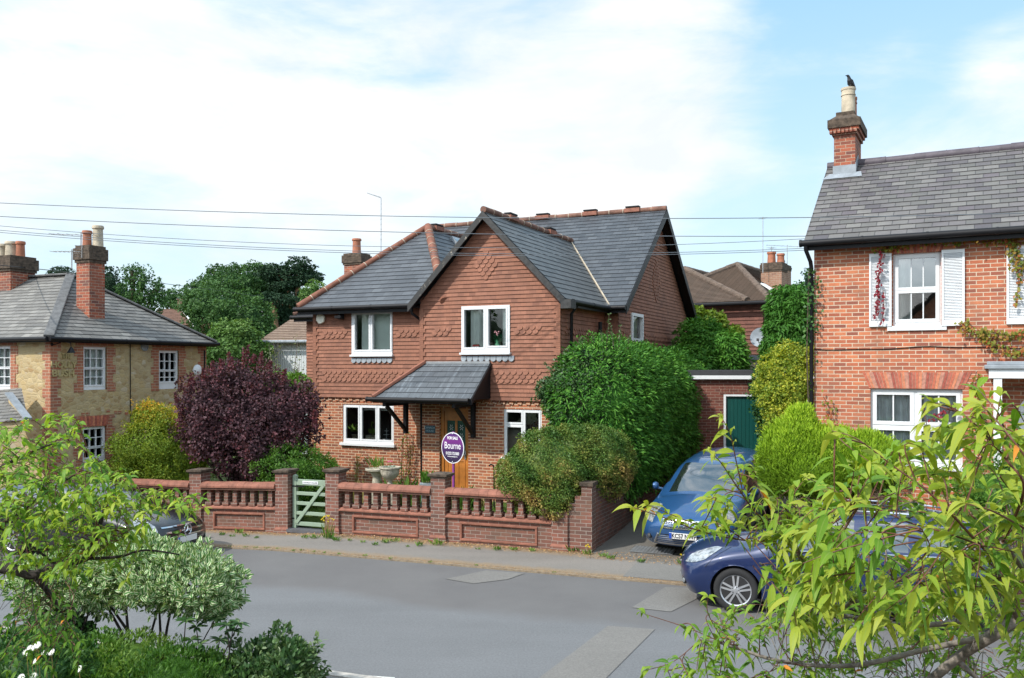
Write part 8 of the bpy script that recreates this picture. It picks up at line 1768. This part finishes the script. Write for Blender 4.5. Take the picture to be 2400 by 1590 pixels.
mound(60, 1560, 7.6, 110, 75, 'dark green daisy clump in the bottom left corner', m_ivy, 420, 0.06, 0.018); mound(215, 1570, 7.9, 90, 60, 'mixed mid-green clump right of the daisies at the bottom edge', m_green, 330, 0.055, 0.02); mound(300, 1545, 8.0, 70, 40, 'yellowish feathery clump around the dark stems', m_weed, 260, 0.05, 0.014)
mound(400, 1580, 7.8, 85, 42, 'dense fine-leaved green clump between the stems and the dark glossy shrub', m_green, 380, 0.06, 0.012, lambda P, t: 0.6*t); mound(120, 1500, 8.6, 60, 40, 'low dark leafy clump below the leaning stem', m_ivy, 200, 0.07, 0.04); mound(480, 1590, 8.0, 50, 30, 'pale green clump touching the glossy shrub', m_treel, 160, 0.05, 0.02)
for i, (x, y) in enumerate(((88, 1512), (120, 1528), (62, 1530), (82, 1549), (185, 1568), (80, 1585), (50, 1588), (105, 1530), (72, 1520))):
    c = W(x, y, 7.15); b = (c.x, c.y, 0.2); dzy = thing('daisy', 'small white daisy among the dark leaves in the bottom left corner', 'flower', b, group='white daisies'); fo = Fol()
    for k in range(2): n = 13; an_ = np.linspace(0, 6.28, n, endpoint=False)+k*0.2; nn_ = np.array([rng.normal()*0.3, -0.75, 0.6]); nn_ /= np.linalg.norm(nn_); e1 = np.cross(nn_, [0, 0, 1]); e1 /= np.linalg.norm(e1); e2 = np.cross(nn_, e1); D = np.cos(an_)[:, None]*e1+np.sin(an_)[:, None]*e2; fo.leaves(np.tile(np.array(c), (n, 1)), D, np.tile(nn_, (n, 1)), 0.032, 0.014, rng.random(n))
    fo.build('petals', m_petw, dzy, org=b); m = MB(); m.tube([(0, 0, 0), (0.02, 0.03, (c.z-0.2)*0.6), (0, 0.004, c.z-0.2)], 0.003, 4); m.build('stalk', m_straw, dzy)
# ---------- weeds, flowers, litter ----------
def tuft(p, label, n, h, mat, spread=0.5, group='weeds at the foot of the wall', name='weed', wd=0.16, flower=None, cat_='weed'):
    rt = thing(name, label, cat_, tuple(p), group=group); fo = Fol(); D = unit(n)*np.array([1, 1, 0.3])*spread+np.array([0, 0, 1.0]); P = np.array(p)+unit(n)*np.array([1, 1, 0])*h*0.35*spread*2; P[:, 2] = p[2]
    L1 = h*rng.uniform(0.5, 1.1, n); fo.leaves(P, D, unit(n)+np.array([0, -0.5, 0.5]), L1, L1*wd, rng.random(n), segs=3, droop=0.5*spread); fo.build('leaves', mat, rt, org=tuple(p))
    if flower is not None:
        k, fm = flower; fo = Fol(); c = np.array(p)+unit(k)*np.array([h*0.35, h*0.3, h*0.15])+np.array([0, 0, h*1.05]); m = MB()
        for q in c: m.tube([(0, 0, 0), tuple(q-np.array(p))], 0.003, 4)
        m.build('stalks', m_straw, rt)
        for q in c: n2 = 9; an_ = np.linspace(0, 6.28, n2, endpoint=False); D2 = np.stack([np.cos(an_), -0.3*np.ones(n2), np.sin(an_)], 1); fo.leaves(np.tile(q, (n2, 1)), D2, np.tile([0, -1.0, 0.4], (n2, 1)), 0.018, 0.012, rng.random(n2))
        fo.build('flowers', fm, rt, org=tuple(p))
    return rt
wk = [(520, 1255, .13), (545, 1258, .10), (575, 1258, .14), (600, 1262, .09), (715, 1262, .14), (738, 1262, .16), (790, 1268, .16), (820, 1268, .10), (850, 1272, .09), (880, 1278, .11), (905, 1272, .16), (925, 1270, .14), (985, 1280, .16), (1025, 1278, .22), (1120, 1288, .08), (1165, 1290, .15), (1205, 1290, .12), (1250, 1292, .12), (1345, 1292, .22), (1415, 1305, .13), (1432, 1310, .14), (1502, 1318, .13), (955, 1282, .07), (560, 1250, .18), (770, 1262, .2)]
for i, (x, y, h) in enumerate(wk):
    tuft(G2(x, y, 0.04), 'low green weed growing at the foot of the garden wall', 26, h, m_weed if i % 3 else m_green, 0.7)
tuft(G2(768, 1262, 0.04), 'tall yellow-flowered weed against the pillar right of the gate', 14, 0.40, m_weed, 0.35, None, 'ragwort', 0.08, flower=(16, m_pety))
tuft(G2(1378, 1300, 0.04), 'small yellow-flowered weed at the corner of the wall and the drive', 30, 0.16, m_weed, 0.6, None, 'ragwort', flower=(5, m_pety))
tuft(G2(1600, 1322, 0.05), 'tuft of weeds with yellow flowers under the blue car bumper', 30, 0.16, m_weed, 0.6, None, 'ragwort', flower=(4, m_pety)); tuft(G2(1345, 1290, 0.04), 'straw-coloured dry weed against the end pillar of the wall', 40, 0.32, m_straw, 0.25, None, wd=0.05)
for x in (540, 575, 600, 625, 650, 690, 705, 760, 795, 855, 915, 1115, 1300, 1010, 735):
    s_k = WF.s(x, KB+0.03); tuft(WF.p(s_k, KB+0.03+0.05*math.sin(x), 0.03+dip(s_k, KB)), 'tiny tuft of grass growing in the kerb', 16, 0.07, m_weed, 0.8, 'grass tufts along the kerb', 'grass_tuft')
# fallen leaves and grass on the verges
fo = Fol(); n = 5200; s_ = rng.uniform(-9, 6.5, n); t_ = -np.abs(rng.normal(size=n))*0.16+0.02; k = s_ > 3.2; t_[k] = rng.uniform(-0.5, 0.25, k.sum()); s2 = rng.uniform(-9, 3.3, 1500); 
P = np.array([tuple(WF.p(a, c, 0.045+dip(a, c))) for a, c in zip(s_, t_)]); fo.leaves(P, unit(n)*np.array([1, 1, 0.3]), unit(n)*0.5+np.array([0, 0, 1]), 0.035*rng.uniform(0.5, 1.3, n), 0.02, rng.random(n)); tag(fo.build('leaf_litter', m_dead), 'dry fallen leaves along the foot of the wall', 'leaf litter', kind='stuff')
fo = Fol(); n = 3600; s_ = rng.uniform(-9, 6, n); t_ = KB+0.06+rng.normal(size=n)*0.05; P = np.array([tuple(WF.p(a, c, 0.034+dip(a, c))) for a, c in zip(s_, t_)]); fo.leaves(P, unit(n)*np.array([1, 1, 0.2]), np.tile([0, 0, 1.0], (n, 1)), 0.022, 0.014, rng.random(n)); tag(fo.build('kerb_litter', m_dead), 'bits of leaf and straw caught along the kerb', 'leaf litter', kind='stuff')
fo = Fol(); n = 26000; a_ = rng.uniform(-8.5, 3.0, n); c_ = rng.uniform(0.45, 3.4, n); P = np.array([tuple(WF.p(a, c, 0.33)) for a, c in zip(a_, c_)]); fo.leaves(P, unit(n)*0.4+np.array([0, 0, 1.0]), unit(n), 0.10*rng.uniform(0.5, 1.4, n), 0.012, rng.random(n), droop=0.3); tag(fo.build('grass', m_weed), 'rough grass in the front garden behind the balusters', 'grass', kind='stuff')
# plants behind the wall
for (x, y, d, h, n, mt, lab, fl) in ((690, 1175, 20.0, 0.9, 70, m_green, 'leafy green plants seen through the gate', None), (852, 1160, 20.8, 0.85, 60, m_straw, 'dry straw-coloured stems left of the bird bath', None), (945, 1160, 20.4, 0.95, 70, m_weed, 'tall yellow-green plant right of the round urn', None), (965, 1160, 20.2, 0.8, 60, m_weed, 'leafy plant before the small grey trough', None), (1000, 1110, 20.2, 0.42, 60, m_green, 'bushy plant growing in the grey trough', None), (1095, 1140, 20.6, 0.72, 70, m_green, 'low green plant at the foot of the front door', None), (1125, 1140, 20.6, 0.55, 40, m_straw, 'sparse dry stalks right of the front door', None)):
    p = W(x, y, d); p.z = 0.33 if lab.find('growing in') < 0 else 0.98; tuft(p, lab, n, h, mt, 0.4, 'front garden plants', 'garden_plant', 0.09, fl, cat_='plant')
tuft(Vector((urnB[0].x, urnB[0].y, urnB[1])), 'grey-leaved plant with pink flowers filling the round urn', 50, 0.13, L_('grey_leaf', [(0.2, 0.24, 0.2), (0.3, 0.34, 0.3)]), 1.0, None, 'bedding_plant', 0.3, (6, L_('pink_petal', [(0.6, 0.08, 0.25), (0.7, 0.2, 0.35)])), cat_='plant')
tuft(Vector((urnA[0].x, urnA[0].y, urnA[1])), 'spiky greenish plant rising from the wide bird bath', 40, 0.42, m_weed, 0.5, None, 'bedding_plant', 0.08, None, cat_='plant')
# climbing roses on the brick front
for (xs_, y0, y1, lab) in (([945, 948, 940], 1130, 1000, 'thin climbing rose beside the black downpipe by the porch'), ([838, 842, 835], 1140, 1040, 'bare thin climber below the ground floor window'), ([958, 965, 952], 1140, 1005, 'reddish climbing rose trained up the brick right of the downpipe')):
    b = tuple(M.p(M.s(xs_[0], 0.25), 0.22 if xs_[0] < 990 else -0.05, 0.33)); rt = thing('climbing_rose', lab, 'climber', b); m = MB(); fo = Fol()
    for k in range(5):
        dx = rng.normal()*10; a = Vector(b); c = W(xs_[k % 3]+dx, y0+(y1-y0)*rng.uniform(0.6, 1.0), b[1]-0.1); pth = smooth_path([a, a.lerp(c, 0.5)+Vector((rng.normal()*0.05, 0, 0)), c], 4); m.tube([p-a for p in pth], 0.006, 4); n = 26 if 'bare' not in lab else 9; f = rng.integers(2, len(pth), n); P = np.array([tuple(pth[j]) for j in f])+unit(n)*0.07; fo.leaves(P, unit(n), unit(n)+np.array([0, -0.6, 0.3]), 0.055, 0.035, rng.random(n), segs=2)
    m.build('stems', m_straw if 'bare' in lab else m_twig, rt); fo.build('leaves', m_weed if 'reddish' not in lab else m_creep, rt, org=b)

# ---------- what stands on the near side of the road, mirrored in the panes ----------
fo = Fol(); E = []
for i in range(26):
    p = WF.p(-72+i*4.0, -24+2.0*math.sin(i*2.3), 0); h_ = 7.5+2.2*math.sin(i*1.7)
    if abs(p.x) < 13 and p.y > -12: continue
    E.append((p.x, p.y, h_*0.52, 3.2, 2.6, h_*0.55))
core(fo, E, 0.86); C, CN = shell(E, 5200, 0.2, 0.14); u = unit(len(C)); fo.leaves(C, u+CN*0.3, CN+unit(len(C))*0.6, 0.55, 0.4, rng.random(len(C)))
tag(fo.build('woodland', m_tree), 'belt of trees across the road, seen only mirrored in window panes and car paint', 'woodland', kind='stuff')
NH = Frame(-10.5, -10.0, 0.97, -0.24)
nh = thing('brick_house', 'dark-roofed gabled house across the road, seen only mirrored in the shuttered window', 'house', (NH.o[0], NH.o[1], 0), NH.ang)
m = MB(); m.box(-4, 12, -8, 0, 0, 5.2); m.poly((0, 0.001, 5.2), (6.4, 0.001, 5.2), (3.2, 0.001, 8.0)); m.build('wall', m_brick_r, nh)
m = MB(); slope(m, (12.3, 0.4, 5.1), (-4.3, 0.4, 5.1), (12.3, -4, 7.9), (-4.3, -4, 7.9), 0.2, 0.012); slope(m, (-4.3, -8.4, 5.1), (12.3, -8.4, 5.1), (-4.3, -4, 7.9), (12.3, -4, 7.9), 0.2, 0.012)
slope(m, (-0.4, 0.5, 5.0), (-0.4, -4, 5.0), (3.2, 0.5, 8.1), (3.2, -4, 8.1), 0.2, 0.012); slope(m, (6.8, -4, 5.0), (6.8, 0.5, 5.0), (3.2, -4, 8.1), (3.2, 0.5, 8.1), 0.2, 0.012); m.build('roof', m_slate, nh)
